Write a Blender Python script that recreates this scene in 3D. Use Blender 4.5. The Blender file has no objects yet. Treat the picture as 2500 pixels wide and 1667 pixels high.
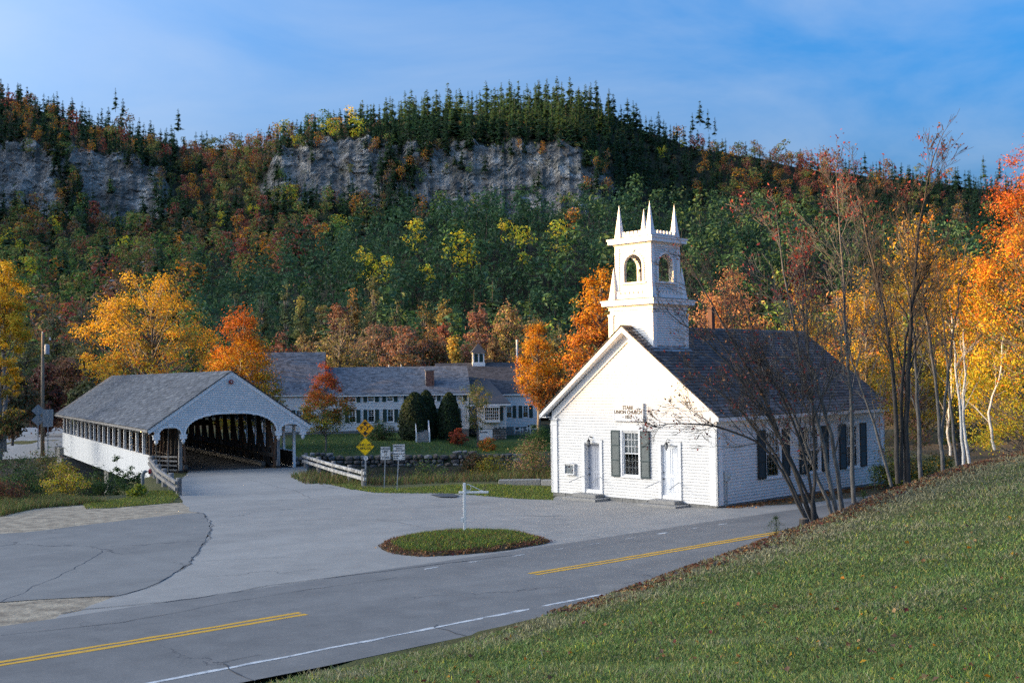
import bpy, bmesh, math, random
import numpy as np
from mathutils import Vector, Matrix, geometry as mgeo
R = math.radians
SC = bpy.context.scene
COL = SC.collection
rng = np.random.default_rng(7)
random.seed(7)

# ---------------------------------------------------------------- camera
CAM_H = 5.219
F_PX, PITCH, ROLL = 2844.36, 0.0304, -0.0131
cam = bpy.data.cameras.new('camera')
cam.sensor_width = 36.0
cam.lens = F_PX / 2500 * 36.0
cam.clip_start = 0.1
cam.clip_end = 6000
co = bpy.data.objects.new('camera', cam)
COL.objects.link(co)
_f = Vector((0, math.cos(PITCH), math.sin(PITCH)))
_u = Vector((0, -math.sin(PITCH), math.cos(PITCH)))
_x = Vector((1, 0, 0))
_xr = _x * math.cos(ROLL) + _u * math.sin(ROLL)
_ur = -_x * math.sin(ROLL) + _u * math.cos(ROLL)
co.matrix_world = Matrix(((_xr.x, _ur.x, -_f.x, 0), (_xr.y, _ur.y, -_f.y, 0), (_xr.z, _ur.z, -_f.z, CAM_H), (0, 0, 0, 1)))
SC.camera = co

# ---------------------------------------------------------------- light
SUN_EL = R(11.0)
SUN_AZ = (-0.9995, -0.03)                      # horizontal direction towards the sun
world = bpy.data.worlds.new('World')
SC.world = world
world.use_nodes = True
wn, wl = world.node_tree.nodes, world.node_tree.links
wn.clear()
wo = wn.new('ShaderNodeOutputWorld')
bg = wn.new('ShaderNodeBackground')
bg.inputs['Strength'].default_value = 0.15
sky = wn.new('ShaderNodeTexSky')
sky.sky_type = 'NISHITA'
sky.sun_disc = False
sky.sun_elevation = SUN_EL
sky.sun_rotation = math.atan2(SUN_AZ[0], SUN_AZ[1])
sky.air_density = 0.55
sky.dust_density = 10.0
sky.ozone_density = 3.8
# thin high cloud: noise on the sky direction, stretched into wisps
tc = wn.new('ShaderNodeTexCoord')
mp = wn.new('ShaderNodeMapping')
mp.inputs['Rotation'].default_value = (0, 0.30, 0.25)
mp.inputs['Scale'].default_value = (1.5, 1.5, 5.0)
n1 = wn.new('ShaderNodeTexNoise')
n1.inputs['Scale'].default_value = 1.7
n1.inputs['Detail'].default_value = 9
n1.inputs['Roughness'].default_value = 0.56
n1.inputs['Distortion'].default_value = 0.5
cr = wn.new('ShaderNodeValToRGB')
cr.color_ramp.elements[0].position = 0.36
cr.color_ramp.elements[0].color = (0, 0, 0, 1)
cr.color_ramp.elements[1].position = 0.78
cr.color_ramp.elements[1].color = (1, 1, 1, 1)
cm = wn.new('ShaderNodeMath'); cm.operation = 'MULTIPLY'; cm.inputs[1].default_value = 0.36
mx = wn.new('ShaderNodeMix'); mx.data_type = 'RGBA'
hs = wn.new('ShaderNodeHueSaturation'); hs.inputs['Saturation'].default_value = 1.32; hs.inputs['Value'].default_value = 1.0
mx.inputs[7].default_value = (0.86, 1.0, 1.3, 1)
wl.new(tc.outputs['Generated'], mp.inputs['Vector']); wl.new(mp.outputs['Vector'], n1.inputs['Vector'])
wl.new(n1.outputs['Fac'], cr.inputs['Fac']); wl.new(cr.outputs['Color'], cm.inputs[0])
wl.new(cm.outputs[0], mx.inputs[0]); wl.new(sky.outputs['Color'], hs.inputs['Color']); wl.new(hs.outputs['Color'], mx.inputs[6])
wl.new(mx.outputs[2], bg.inputs['Color']); wl.new(bg.outputs['Background'], wo.inputs['Surface'])
sun = bpy.data.lights.new('sun', 'SUN')
sun.energy = 2.2
sun.angle = R(0.53)
sun.color = (1.0, 0.62, 0.26)
so = bpy.data.objects.new('sun', sun)
COL.objects.link(so)
SUN_DIR = Vector((SUN_AZ[0] * math.cos(SUN_EL), SUN_AZ[1] * math.cos(SUN_EL), math.sin(SUN_EL)))
so.rotation_euler = (-SUN_DIR).to_track_quat('-Z', 'Y').to_euler()
so.location = (-60, 0, 60)
vs = SC.view_settings
vs.view_transform = 'Standard'
vs.look = 'None'
vs.exposure = 2.5
vs.gamma = 1.0
vs.use_white_balance = True            # camera set for open shade
vs.white_balance_temperature = 8200
vs.white_balance_tint = 6
SC.render.engine = 'CYCLES'
SC.cycles.use_denoising = False
SC.cycles.use_light_tree = False
SC.cycles.use_adaptive_sampling = False
SC.cycles.pixel_filter_type = 'BLACKMAN_HARRIS'
SC.cycles.filter_width = 1.5
SC.cycles.max_bounces = 8
SC.cycles.transparent_max_bounces = 12
SC.cycles.sample_clamp_indirect = 2.0

# ---------------------------------------------------------------- mesh helpers
class Geo:
    """Collects vertices, faces and (optionally) a colour per vertex; build() makes one mesh object."""
    def __init__(self):
        self.v, self.q, self.t, self.c, self.ng, self.n = [], [], [], [], [], 0
    def add(self, v, q=None, t=None, c=None):
        v = np.asarray(v, float).reshape(-1, 3)
        if q is not None and len(q): self.q.append(np.asarray(q, int).reshape(-1, 4) + self.n)
        if t is not None and len(t): self.t.append(np.asarray(t, int).reshape(-1, 3) + self.n)
        self.v.append(v)
        if c is not None: self.c.append(np.broadcast_to(np.asarray(c, float), (len(v), 3)))
        self.n += len(v)
        return self
    def box(self, lo, hi, c=None):
        (a, b, e), (d, f, g) = lo, hi
        v = [(a, b, e), (d, b, e), (d, f, e), (a, f, e), (a, b, g), (d, b, g), (d, f, g), (a, f, g)]
        return self.add(v, [(0, 3, 2, 1), (4, 5, 6, 7), (0, 1, 5, 4), (1, 2, 6, 5), (2, 3, 7, 6), (3, 0, 4, 7)], c=c)
    def hexa(self, v, c=None):
        return self.add(v, [(0, 3, 2, 1), (4, 5, 6, 7), (0, 1, 5, 4), (1, 2, 6, 5), (2, 3, 7, 6), (3, 0, 4, 7)], c=c)
    def bar(self, p, q, w, h, up=(0, 0, 1), c=None):
        p, q, up = Vector(p), Vector(q), Vector(up)
        d = (q - p).normalized()
        s = d.cross(up)
        if s.length < 1e-4: s = d.cross(Vector((1, 0, 0)))
        s = s.normalized() * w / 2
        u = s.cross(d).normalized() * h / 2
        return self.hexa([p - s - u, p + s - u, q + s - u, q - s - u, p - s + u, p + s + u, q + s + u, q - s + u], c)
    def prism(self, pts, depth_vec):
        """pts: closed 3-D polygon (list); extruded by depth_vec."""
        n = len(pts)
        P = np.array([tuple(p) for p in pts], float); D = np.array(tuple(depth_vec), float)
        V = np.vstack([P, P + D])
        i = np.arange(n); j = (i + 1) % n
        self.q.append(np.stack([i, j, j + n, i + n], 1) + self.n)
        self.ng.append((np.arange(n) + self.n).tolist()[::-1]); self.ng.append((np.arange(n) + n + self.n).tolist())
        self.v.append(V); self.n += 2 * n
        return self
    def tube(self, pts, rad, sides=8, c=None, cap=True):
        P = np.array([tuple(p) for p in pts], float); n = len(P)
        rad = np.broadcast_to(np.asarray(rad, float), (n,))
        T = np.gradient(P, axis=0); T /= np.linalg.norm(T, axis=1)[:, None] + 1e-9
        ref = np.array([0, 0, 1.0]) if abs(T[0, 2]) < .9 else np.array([1.0, 0, 0])
        S = np.cross(T, ref); S /= np.linalg.norm(S, axis=1)[:, None] + 1e-9
        U = np.cross(S, T)
        a = np.arange(sides) * 2 * np.pi / sides
        V = P[:, None] + rad[:, None, None] * (np.cos(a)[None, :, None] * S[:, None] + np.sin(a)[None, :, None] * U[:, None])
        V = V.reshape(-1, 3)
        q = []
        for k in range(n - 1):
            for m in range(sides):
                m2 = (m + 1) % sides
                q.append((k * sides + m, k * sides + m2, (k + 1) * sides + m2, (k + 1) * sides + m))
        b = self.n
        self.add(V, q, c=c)
        if cap and c is None:
            self.ng.append([b + m for m in range(sides)][::-1]); self.ng.append([b + (n - 1) * sides + m for m in range(sides)])
        return self
    def lathe(self, prof, centre=(0, 0, 0), sides=16):
        pts = [(centre[0], centre[1], centre[2] + z) for r, z in prof]
        P = np.array(pts); a = np.arange(sides) * 2 * np.pi / sides
        V = []
        for (r, z), p in zip(prof, pts):
            V.append(np.stack([p[0] + r * np.cos(a), p[1] + r * np.sin(a), np.full(sides, p[2])], 1))
        V = np.vstack(V); q = []
        for k in range(len(prof) - 1):
            for m in range(sides):
                m2 = (m + 1) % sides
                q.append((k * sides + m, k * sides + m2, (k + 1) * sides + m2, (k + 1) * sides + m))
        b = self.n
        self.add(V, q)
        self.ng.append([b + m for m in range(sides)][::-1]); self.ng.append([b + (len(prof) - 1) * sides + m for m in range(sides)])
        return self
    def segs(self, p0, p1, r0, r1, sides=3, c=None):
        """many straight tapered segments at once"""
        p0, p1 = np.asarray(p0, float), np.asarray(p1, float); n = len(p0)
        d = p1 - p0; d /= np.linalg.norm(d, axis=1)[:, None] + 1e-9
        ref = np.where(np.abs(d[:, 2:3]) < .9, np.array([[0, 0, 1.0]]), np.array([[1.0, 0, 0]]))
        s = np.cross(d, ref); s /= np.linalg.norm(s, axis=1)[:, None] + 1e-9
        u = np.cross(s, d)
        a = np.arange(sides) * 2 * np.pi / sides
        ring = np.cos(a)[None, :, None] * s[:, None] + np.sin(a)[None, :, None] * u[:, None]
        A = p0[:, None] + ring * np.asarray(r0, float).reshape(-1, 1, 1); B = p1[:, None] + ring * np.asarray(r1, float).reshape(-1, 1, 1)
        V = np.concatenate([A, B], 1).reshape(-1, 3)
        m = np.arange(sides); m2 = (m + 1) % sides
        base = np.stack([m, m2, m2 + sides, m + sides], 1)
        q = (base[None] + (np.arange(n) * 2 * sides)[:, None, None]).reshape(-1, 4)
        if c is not None: c = np.repeat(np.broadcast_to(np.asarray(c, float), (n, 3)), 2 * sides, axis=0)
        return self.add(V, q, c=c)
    def leaves(self, P, size, cols, r=None, flat=0.0, aspect=1.0, bias=None):
        """quads of random orientation at points P"""
        r = r or rng
        n = len(P)
        nrm = r.normal(size=(n, 3)); nrm[:, 2] = nrm[:, 2] * (1 - flat) + flat * 1.5
        if bias is not None: nrm = nrm * .55 + bias
        nrm /= np.linalg.norm(nrm, axis=1)[:, None] + 1e-9
        t = r.normal(size=(n, 3)); t -= (t * nrm).sum(1)[:, None] * nrm; t /= np.linalg.norm(t, axis=1)[:, None] + 1e-9
        b = np.cross(nrm, t)
        s = (np.asarray(size) * r.uniform(.65, 1.35, n))[:, None]
        V = np.stack([P - t * s, P - b * s * aspect * .55, P + t * s, P + b * s * aspect * .55], 1)
        V[:, 1] += nrm * s * .25; V[:, 3] += nrm * s * .25
        q = np.arange(4 * n).reshape(n, 4)
        return self.add(V.reshape(-1, 3), q, c=np.repeat(cols, 4, axis=0))
    def merge(self, other, M=None):
        if not other.v: return self
        V = np.vstack(other.v)
        if M is not None:
            M = np.array(M); V = V @ M[:3, :3].T + M[:3, 3]
        for a in other.q: self.q.append(a + self.n)
        for a in other.t: self.t.append(a + self.n)
        for a in other.ng: self.ng.append([k + self.n for k in a])
        for a in other.c: self.c.append(a)
        self.v.append(V); self.n += len(V)
        return self
    def mesh(self, name, mats, smooth=False):
        V = np.vstack(self.v).astype(np.float32)
        Q = np.vstack(self.q) if self.q else np.zeros((0, 4), int)
        T = np.vstack(self.t) if self.t else np.zeros((0, 3), int)
        me = bpy.data.meshes.new(name)
        me.vertices.add(len(V)); me.vertices.foreach_set('co', V.ravel())
        ng = np.array([k for f in self.ng for k in f], int)
        li = np.concatenate([Q.ravel(), T.ravel(), ng]).astype(np.int32)
        tot = np.concatenate([np.full(len(Q), 4), np.full(len(T), 3), np.array([len(f) for f in self.ng], int)]).astype(np.int32)
        st = np.concatenate([[0], np.cumsum(tot)[:-1]]).astype(np.int32)
        me.loops.add(len(li)); me.loops.foreach_set('vertex_index', li)
        me.polygons.add(len(tot)); me.polygons.foreach_set('loop_start', st); me.polygons.foreach_set('loop_total', tot)
        me.polygons.foreach_set('use_smooth', np.full(len(tot), bool(smooth)))
        if self.c:
            C = np.vstack(self.c); C = np.hstack([C, np.ones((len(C), 1))]).astype(np.float32)
            at = me.color_attributes.new('Col', 'FLOAT_COLOR', 'POINT'); at.data.foreach_set('color', C.ravel())
        for m in (mats if isinstance(mats, (list, tuple)) else [mats]): me.materials.append(m)
        me.update(calc_edges=True)
        return me
    def build(self, name, mat, parent=None, smooth=False):
        o = bpy.data.objects.new(name, self.mesh(name, mat, smooth))
        COL.objects.link(o)
        if parent is not None: o.parent = parent
        return o

def thing(name, label, cat, loc=(0, 0, 0), rz=0.0, group=None):
    o = bpy.data.objects.new(name, None); COL.objects.link(o)
    o.empty_display_size = 0.3
    o.location = loc; o.rotation_euler = (0, 0, rz)
    return tag(o, label, cat, group)
def tag(o, label, cat, group=None, kind=None):
    o['label'] = label; o['category'] = cat
    if group: o['group'] = group
    if kind: o['kind'] = kind
    return o
def struct(o): o['kind'] = 'structure'; return o
def copy_tree(o, loc=None, rz=None, scale=None, parent=None):
    c = o.copy(); COL.objects.link(c)
    if parent is not None: c.parent = parent
    if loc is not None: c.location = loc
    if rz is not None: c.rotation_euler = (0, 0, rz)
    if scale is not None: c.scale = scale
    for ch in list(o.children): copy_tree(ch, parent=c)
    return c
def inst(name, me, parent=None, loc=(0, 0, 0), rot=(0, 0, 0), scale=(1, 1, 1)):
    o = bpy.data.objects.new(name, me); COL.objects.link(o)
    if parent is not None: o.parent = parent
    o.location = loc; o.rotation_euler = rot; o.scale = scale
    return o
def bevel(o, w=0.01, seg=1):
    m = o.modifiers.new('bevel', 'BEVEL'); m.width = w; m.segments = seg; m.limit_method = 'ANGLE'; m.angle_limit = R(40)
    return o

# ---------------------------------------------------------------- camera maths used to turn measured photo positions into places
def _ray(px, py):
    return np.array(_f) + (px - 1250) / F_PX * np.array(_xr) - (py - 833.5) / F_PX * np.array(_ur)
def on_z(px, py, z=0.0):
    d = _ray(px, py); t = (z - CAM_H) / d[2]; return (d[0] * t, d[1] * t)
def at_y(px, py, Y):
    d = _ray(px, py); t = Y / d[1]; return (d[0] * t, Y, CAM_H + d[2] * t)
def to_px(X, Y, Z):
    P = np.stack([X, Y, np.asarray(Z) - CAM_H], -1); d = P @ np.array(_f)
    return 1250 + F_PX * (P @ np.array(_xr)) / d, 833.5 - F_PX * (P @ np.array(_ur)) / d

# ---------------------------------------------------------------- materials
MATS = {}
def mat(name, col, col2=None, scale=6.0, rough=0.75, bump=0.0, bscale=None, detail=6, ramp=(0.35, 0.65), metal=0.0, stretch=(1, 1, 1), spec=0.4, coord='Object', tr=0.0):
    if name in MATS: return MATS[name]
    m = bpy.data.materials.new(name); m.use_nodes = True
    N, L = m.node_tree.nodes, m.node_tree.links
    b = N['Principled BSDF']
    b.inputs['Roughness'].default_value = rough; b.inputs['Metallic'].default_value = metal
    b.inputs['Specular IOR Level'].default_value = spec
    c4 = lambda c: (c[0], c[1], c[2], 1)
    t = N.new('ShaderNodeTexCoord'); mp = N.new('ShaderNodeMapping'); mp.inputs['Scale'].default_value = stretch
    L.new(t.outputs[coord], mp.inputs['Vector'])
    nz = N.new('ShaderNodeTexNoise'); nz.inputs['Scale'].default_value = scale; nz.inputs['Detail'].default_value = detail; nz.inputs['Roughness'].default_value = 0.62
    L.new(mp.outputs['Vector'], nz.inputs['Vector'])
    if col2 is None: col2 = tuple(min(1, x * 0.82) for x in col)
    rp = N.new('ShaderNodeValToRGB'); rp.color_ramp.elements[0].position = ramp[0]; rp.color_ramp.elements[1].position = ramp[1]
    rp.color_ramp.elements[0].color = c4(col2); rp.color_ramp.elements[1].color = c4(col)
    L.new(nz.outputs['Fac'], rp.inputs['Fac']); L.new(rp.outputs['Color'], b.inputs['Base Color'])
    if bump:
        nb = N.new('ShaderNodeTexNoise'); nb.inputs['Scale'].default_value = bscale or scale * 3; nb.inputs['Detail'].default_value = 5
        L.new(mp.outputs['Vector'], nb.inputs['Vector'])
        bp = N.new('ShaderNodeBump'); bp.inputs['Strength'].default_value = min(1, bump); bp.inputs['Distance'].default_value = 0.02
        L.new(nb.outputs['Fac'], bp.inputs['Height']); L.new(bp.outputs['Normal'], b.inputs['Normal'])
    MATS[name] = m
    return m
def leafmat(name, transl=0.35, rough=0.6, attr='Col'):
    if name in MATS: return MATS[name]
    m = bpy.data.materials.new(name); m.use_nodes = True
    N, L = m.node_tree.nodes, m.node_tree.links; N.clear()
    out = N.new('ShaderNodeOutputMaterial'); a = N.new('ShaderNodeAttribute'); a.attribute_name = attr
    oi = N.new('ShaderNodeObjectInfo'); mr = N.new('ShaderNodeMapRange'); mr.inputs['To Min'].default_value = 0.86; mr.inputs['To Max'].default_value = 1.14
    hsv = N.new('ShaderNodeHueSaturation'); L.new(oi.outputs['Random'], mr.inputs['Value']); L.new(mr.outputs['Result'], hsv.inputs['Value']); L.new(a.outputs['Color'], hsv.inputs['Color'])
    d = N.new('ShaderNodeBsdfPrincipled'); d.inputs['Roughness'].default_value = rough; d.inputs['Specular IOR Level'].default_value = 0.25
    t = N.new('ShaderNodeBsdfTranslucent'); x = N.new('ShaderNodeMixShader'); x.inputs[0].default_value = transl
    L.new(hsv.outputs['Color'], d.inputs['Base Color']); L.new(hsv.outputs['Color'], t.inputs['Color'])
    L.new(d.outputs[0], x.inputs[1]); L.new(t.outputs[0], x.inputs[2]); L.new(x.outputs[0], out.inputs['Surface'])
    MATS[name] = m
    return m
LEAF = leafmat('leaf')
GRASS = leafmat('grass_blade', 0.3, 0.55)
def attrmat(name, rough=0.8):
    m = leafmat(name, 0.0, rough); return m
BARK = mat('bark_grey', (0.20, 0.18, 0.16), (0.09, 0.08, 0.075), scale=9, rough=.9, bump=.6, stretch=(1, 1, .35))
BARKD = mat('bark_dark', (0.09, 0.075, 0.065), (0.04, 0.035, 0.03), scale=9, rough=.9, bump=.6, stretch=(1, 1, .35))
BIRCH = mat('bark_birch', (0.62, 0.58, 0.53), (0.22, 0.2, 0.18), scale=7, rough=.8, bump=.3, stretch=(.5, .5, 3), ramp=(.3, .5))
WHITE = mat('white_paint', (0.70, 0.68, 0.655), (0.63, 0.612, 0.59), scale=2.2, rough=.55)
WTRIM = mat('white_trim', (0.82, 0.80, 0.78), (0.75, 0.735, 0.715), scale=3.0, rough=.5)
# ================================================================ SETTING
_H = np.random.default_rng(1234).random((256, 256))
def vnoise(x, y, oct=5, ridged=False):
    x = np.asarray(x, float); y = np.asarray(y, float); out = 0; amp = 1; tot = 0
    for o in range(oct):
        xi = np.floor(x).astype(int); yi = np.floor(y).astype(int); fx = x - xi; fy_ = y - yi; fx = fx * fx * (3 - 2 * fx); fy_ = fy_ * fy_ * (3 - 2 * fy_)
        h = lambda a, b: _H[(a + 37 * o) % 256, (b + 91 * o) % 256]
        v = (h(xi, yi) * (1 - fx) + h(xi + 1, yi) * fx) * (1 - fy_) + (h(xi, yi + 1) * (1 - fx) + h(xi + 1, yi + 1) * fx) * fy_
        v = 1 - abs(2 * v - 1) if ridged else v
        out = out + v * amp; tot += amp; amp *= .55; x = x * 2.07 + 11.3; y = y * 2.07 + 5.7
    return out / tot
def ss(a, b, x):
    t = np.clip((np.asarray(x, float) - a) / (b - a), 0, 1); return t * t * (3 - 2 * t)
def td(x, y): return .743 * x + .669 * y, -.669 * x + .743 * y
def xy(t, d): return .743 * t - .669 * d, .669 * t + .743 * d
def lumps(x, y, s, seed=0.0):
    return (np.sin(x / s + 1.3 + seed) * np.cos(y / s * 1.13 - .7 + seed * 2) + .6 * np.sin(x / s * 2.3 + y / s * 1.7 + seed * 3) + .35 * np.sin(x / s * 4.1 - y / s * 3.7 + seed)) / 1.95
NB_X = [-200, -60, -30, -25, -22.5, -21.8, -13.2, -12.2, -8, 0, 4, 9, 16, 30, 90, 300]
NB_Y = [50, 56, 57, 60, 68, 74, 76.5, 70, 62, 63, 66, 70, 76, 84, 100, 120]
FB_X = [-200, -60, -38, -28, -20, -2, 15, 40, 90, 300]
FB_Y = [122, 120, 115, 108, 105, 105, 107, 116, 135, 150]
def gz(x, y):
    x = np.asarray(x, float); y = np.asarray(y, float)
    t, d = td(x, y)
    base = -0.48 * ss(46, 73, y) * ss(3, -8, x) + .02 * lumps(x, y, 6)
    base = base - .16 * ss(27.0, 30.5, d) * ss(-3, 1, x) * ss(66, 60, y)
    yn = np.interp(x, NB_X, NB_Y); yf = np.interp(x, FB_X, FB_Y)
    bed = -3.9 + .25 * lumps(x, y, 5)
    wn_ = np.where(x < -22, 11.0, 8.0)
    near = base + (bed - base) * ss(yn, yn + wn_, y)
    lawn = np.interp(y, [105, 128, 150, 175], [-1.55, -.72, -.5, 0]) + ss(-7.5, -3.5, x) * np.interp(y, [105, 122, 133, 150], [0, -1.15, -.75, 0]) + ss(14, 45, x) * 1.5
    lawn = lawn + (-.5 - lawn) * ss(-24, -34, x)
    iswall = ss(-21.5, -20, x) * ss(1.5, -.5, x)
    far_soft = ss(yf - 6, yf, y)
    low = bed + (np.minimum(lawn, 0) * .0 - 3.15 - bed) * ss(yf - 8, yf - 1.2, y)
    far_wall = low + (lawn - low) * ss(yf - .55, yf + .15, y)
    far = np.where(y > yf + .2, lawn, near * (1 - far_soft) + lawn * far_soft) * (1 - iswall) + np.where(y > yf - 9, far_wall, near) * iswall
    z = np.where(y > yf - 9, far, near)
    xr_ = -15.9 - (y - 54.2) * .379
    cv = ss(.5, 5.5, xr_ - x) * ss(55.2, 60, y) * (y < 95)
    z = np.where(cv > 0, np.minimum(z, base + (bed - base) * cv), z)
    # grassy bank on which the camera stands, cut off by the road
    zc = np.interp(t, [-40, 9, 14.7, 19.2, 24.4, 27.4, 30.8, 34.4, 40.2, 70, 120], [0, 0, .03, .44, .98, 1.33, 1.82, 2.18, 2.55, 3.2, 4.2])
    sl = np.interp(t, [15, 40], [.165, .07])
    dd = 17.8 + .12 * lumps(x, y, 2.0, 4)
    bank = zc + sl * np.maximum(dd - d, 0) + .05 * lumps(x, y, 2.6, 1) * ss(17.8, 14, d)
    w = .35 + .5 * zc
    zb = bank * (1 - ss(dd, dd + w, d))
    z = np.where(d < dd + w, np.maximum(z, zb), z)
    return z

P_ = lambda pts: [on_z(*p) for p in pts]
ROAD_D0, ROAD_D1 = 18.25, 26.1
JUNC_PX = [(190, 1492), (287, 1455), (383, 1425), (462, 1375), (494, 1330), (515, 1290), (497, 1253), (469, 1250), (446, 1224), (437, 1207), (436, 1156)]
junction = P_([(150, 1500)]) + P_(JUNC_PX) + [(-21.0, 76.2), (-13.9, 78.5)] + P_([(748, 1150), (770, 1158), (858, 1185), (916, 1196), (1001, 1199), (1110, 1201), (1280, 1209), (1345, 1211)]) + [(2.2, 54.2), (8.6, 48.2), (9.3, 46.9)] + P_([(1900, 1232), (1975, 1228)]) + [xy(46, 26.5), xy(46, 24), xy(8.5, 24)]
drive_px = [(515, 1290), (494, 1330), (462, 1375), (383, 1425), (287, 1455), (150, 1462), (0, 1470), (-400, 1500)]
drive = P_([(497, 1253), (460, 1254), (250, 1277), (70, 1299), (0, 1303)])[::1] + [(-30, 40.5), (-60, 38), (-60, 25.8)] + P_(drive_px[::-1])
gravel = P_([(0, 1303), (70, 1299), (250, 1277), (460, 1254), (478, 1251), (446, 1226), (420, 1226), (270, 1241), (200, 1230), (85, 1238), (0, 1258)]) + [(-32, 47.5), (-70, 47), (-70, 37), (-30, 40.5)]
gravel2 = P_([(-60, 1455), (0, 1452), (150, 1448), (262, 1446), (300, 1470), (215, 1505), (0, 1556), (-300, 1620), (-300, 1480)])
def inside(poly, X, Y):
    r = np.zeros(np.shape(X), bool); n = len(poly)
    for i in range(n):
        (x0, y0), (x1, y1) = poly[i], poly[(i + 1) % n]
        if y0 == y1: continue
        c = ((y0 > Y) != (y1 > Y)) & (X < (x1 - x0) * (Y - y0) / (y1 - y0) + x0)
        r ^= c
    return r
def noisy(poly, step=.6, amp=.06, seed=1):
    r = np.random.default_rng(seed); out = []
    for i in range(len(poly)):
        a, b = np.array(poly[i]), np.array(poly[(i + 1) % len(poly)])
        n = max(1, int(np.linalg.norm(b - a) / step))
        for k in range(n): out.append(tuple(a + (b - a) * k / n + r.normal(size=2) * amp))
    return out
def sheet(name, poly, off, m, parent=None, zf=gz):
    bm = bmesh.new()
    vs_ = [bm.verts.new((x, y, 0)) for x, y in poly]
    tris = mgeo.tessellate_polygon([[Vector((x, y, 0)) for x, y in poly]])
    for a, b, c in tris:
        try: bm.faces.new((vs_[a], vs_[b], vs_[c]))
        except ValueError: pass
    xs = [p[0] for p in poly]; ys = [p[1] for p in poly]
    for k in np.arange(math.floor(min(ys)), max(ys), 2.0):
        bmesh.ops.bisect_plane(bm, geom=bm.verts[:] + bm.edges[:] + bm.faces[:], plane_co=(0, k, 0), plane_no=(0, 1, 0))
    for k in np.arange(math.floor(min(xs)), max(xs), 3.0):
        bmesh.ops.bisect_plane(bm, geom=bm.verts[:] + bm.edges[:] + bm.faces[:], plane_co=(k, 0, 0), plane_no=(1, 0, 0))
    bmesh.ops.recalc_face_normals(bm, faces=bm.faces[:])
    for v in bm.verts: v.co.z = float(zf(v.co.x, v.co.y)) + off
    for f in bm.faces:
        if f.normal.z < 0: f.normal_flip()
    me = bpy.data.meshes.new(name); bm.to_mesh(me); bm.free(); me.materials.append(m)
    o = bpy.data.objects.new(name, me); COL.objects.link(o)
    if parent: o.parent = parent
    return o

def asphalt(name, c1, c2, crack=(0.05, 0.05, 0.055), cs=.13, streak=.15, ang=.84, cw=.006):
    m = bpy.data.materials.new(name); m.use_nodes = True
    N, L = m.node_tree.nodes, m.node_tree.links; b = N['Principled BSDF']; b.inputs['Roughness'].default_value = .85; b.inputs['Specular IOR Level'].default_value = .35
    g = N.new('ShaderNodeNewGeometry')
    def noise(scale, det=6, rough=.6, vec=None):
        n = N.new('ShaderNodeTexNoise'); n.inputs['Scale'].default_value = scale; n.inputs['Detail'].default_value = det; n.inputs['Roughness'].default_value = rough
        L.new(vec or g.outputs['Position'], n.inputs['Vector']); return n
    mp = N.new('ShaderNodeMapping'); mp.vector_type = 'TEXTURE'; mp.inputs['Rotation'].default_value = (0, 0, math.atan2(.669, .743)); mp.inputs['Scale'].default_value = (9, 1, 1)
    L.new(g.outputs['Position'], mp.inputs['Vector'])
    big = noise(.25, 5, .6, mp.outputs['Vector']); fine = noise(26, 3, .8); mid = noise(1.1, 8, .7); speck = noise(9, 2, .9)
    def math_(op, a, b_):
        x = N.new('ShaderNodeMath'); x.operation = op
        for i, k in enumerate((a, b_)):
            if isinstance(k, (int, float)): x.inputs[i].default_value = k
            else: L.new(k, x.inputs[i])
        return x.outputs[0]
    f = math_('ADD', math_('MULTIPLY', big.outputs['Fac'], .55), math_('MULTIPLY', mid.outputs['Fac'], .45))
    rp = N.new('ShaderNodeValToRGB'); rp.color_ramp.elements[0].position = .40; rp.color_ramp.elements[1].position = .60
    rp.color_ramp.elements[0].color = (*c2, 1); rp.color_ramp.elements[1].color = (*c1, 1); L.new(f, rp.inputs['Fac'])
    sp = N.new('ShaderNodeMix'); sp.data_type = 'RGBA'; sp.blend_type = 'OVERLAY'; sp.inputs[0].default_value = .5
    L.new(rp.outputs['Color'], sp.inputs[6]); L.new(fine.outputs['Color'], sp.inputs[7])
    bw = N.new('ShaderNodeRGBToBW'); L.new(fine.outputs['Color'], bw.inputs[0]); L.new(bw.outputs[0], sp.inputs[7])
    # cracks: edges of big warped cells, only here and there
    wv = N.new('ShaderNodeVectorMath'); wv.operation = 'MULTIPLY_ADD'; wn2 = noise(.9, 6, .65); wv.inputs[1].default_value = (1.6, 1.6, 0)
    L.new(wn2.outputs['Color'], wv.inputs[0]); L.new(g.outputs['Position'], wv.inputs[2])
    vo = N.new('ShaderNodeTexVoronoi'); vo.feature = 'DISTANCE_TO_EDGE'; vo.voronoi_dimensions = '2D'; vo.inputs['Scale'].default_value = cs; L.new(wv.outputs[0], vo.inputs['Vector'])
    msk = noise(.17, 3, .5)
    c = math_('LESS_THAN', vo.outputs['Distance'], math_('MULTIPLY', math_('SUBTRACT', msk.outputs['Fac'], .47), cw * 4))
    cmx = N.new('ShaderNodeMix'); cmx.data_type = 'RGBA'; cmx.inputs[7].default_value = (*crack, 1)
    L.new(math_('MULTIPLY', c, .75), cmx.inputs[0]); L.new(sp.outputs[2], cmx.inputs[6]); L.new(cmx.outputs[2], b.inputs['Base Color'])
    bp = N.new('ShaderNodeBump'); bp.inputs['Strength'].default_value = .35; bp.inputs['Distance'].default_value = .01; L.new(speck.outputs['Fac'], bp.inputs['Height']); L.new(bp.outputs['Normal'], b.inputs['Normal'])
    return m
ASPH_ROAD = asphalt('asphalt_road', (.215, .205, .192), (.145, .14, .134), cs=.10)
ASPH_JUNC = asphalt('asphalt_old', (.335, .315, .285), (.245, .232, .213), cs=.085, cw=.0042)
ASPH_DRV = asphalt('asphalt_drive', (.235, .226, .21), (.165, .16, .152), cs=.07)
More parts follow.
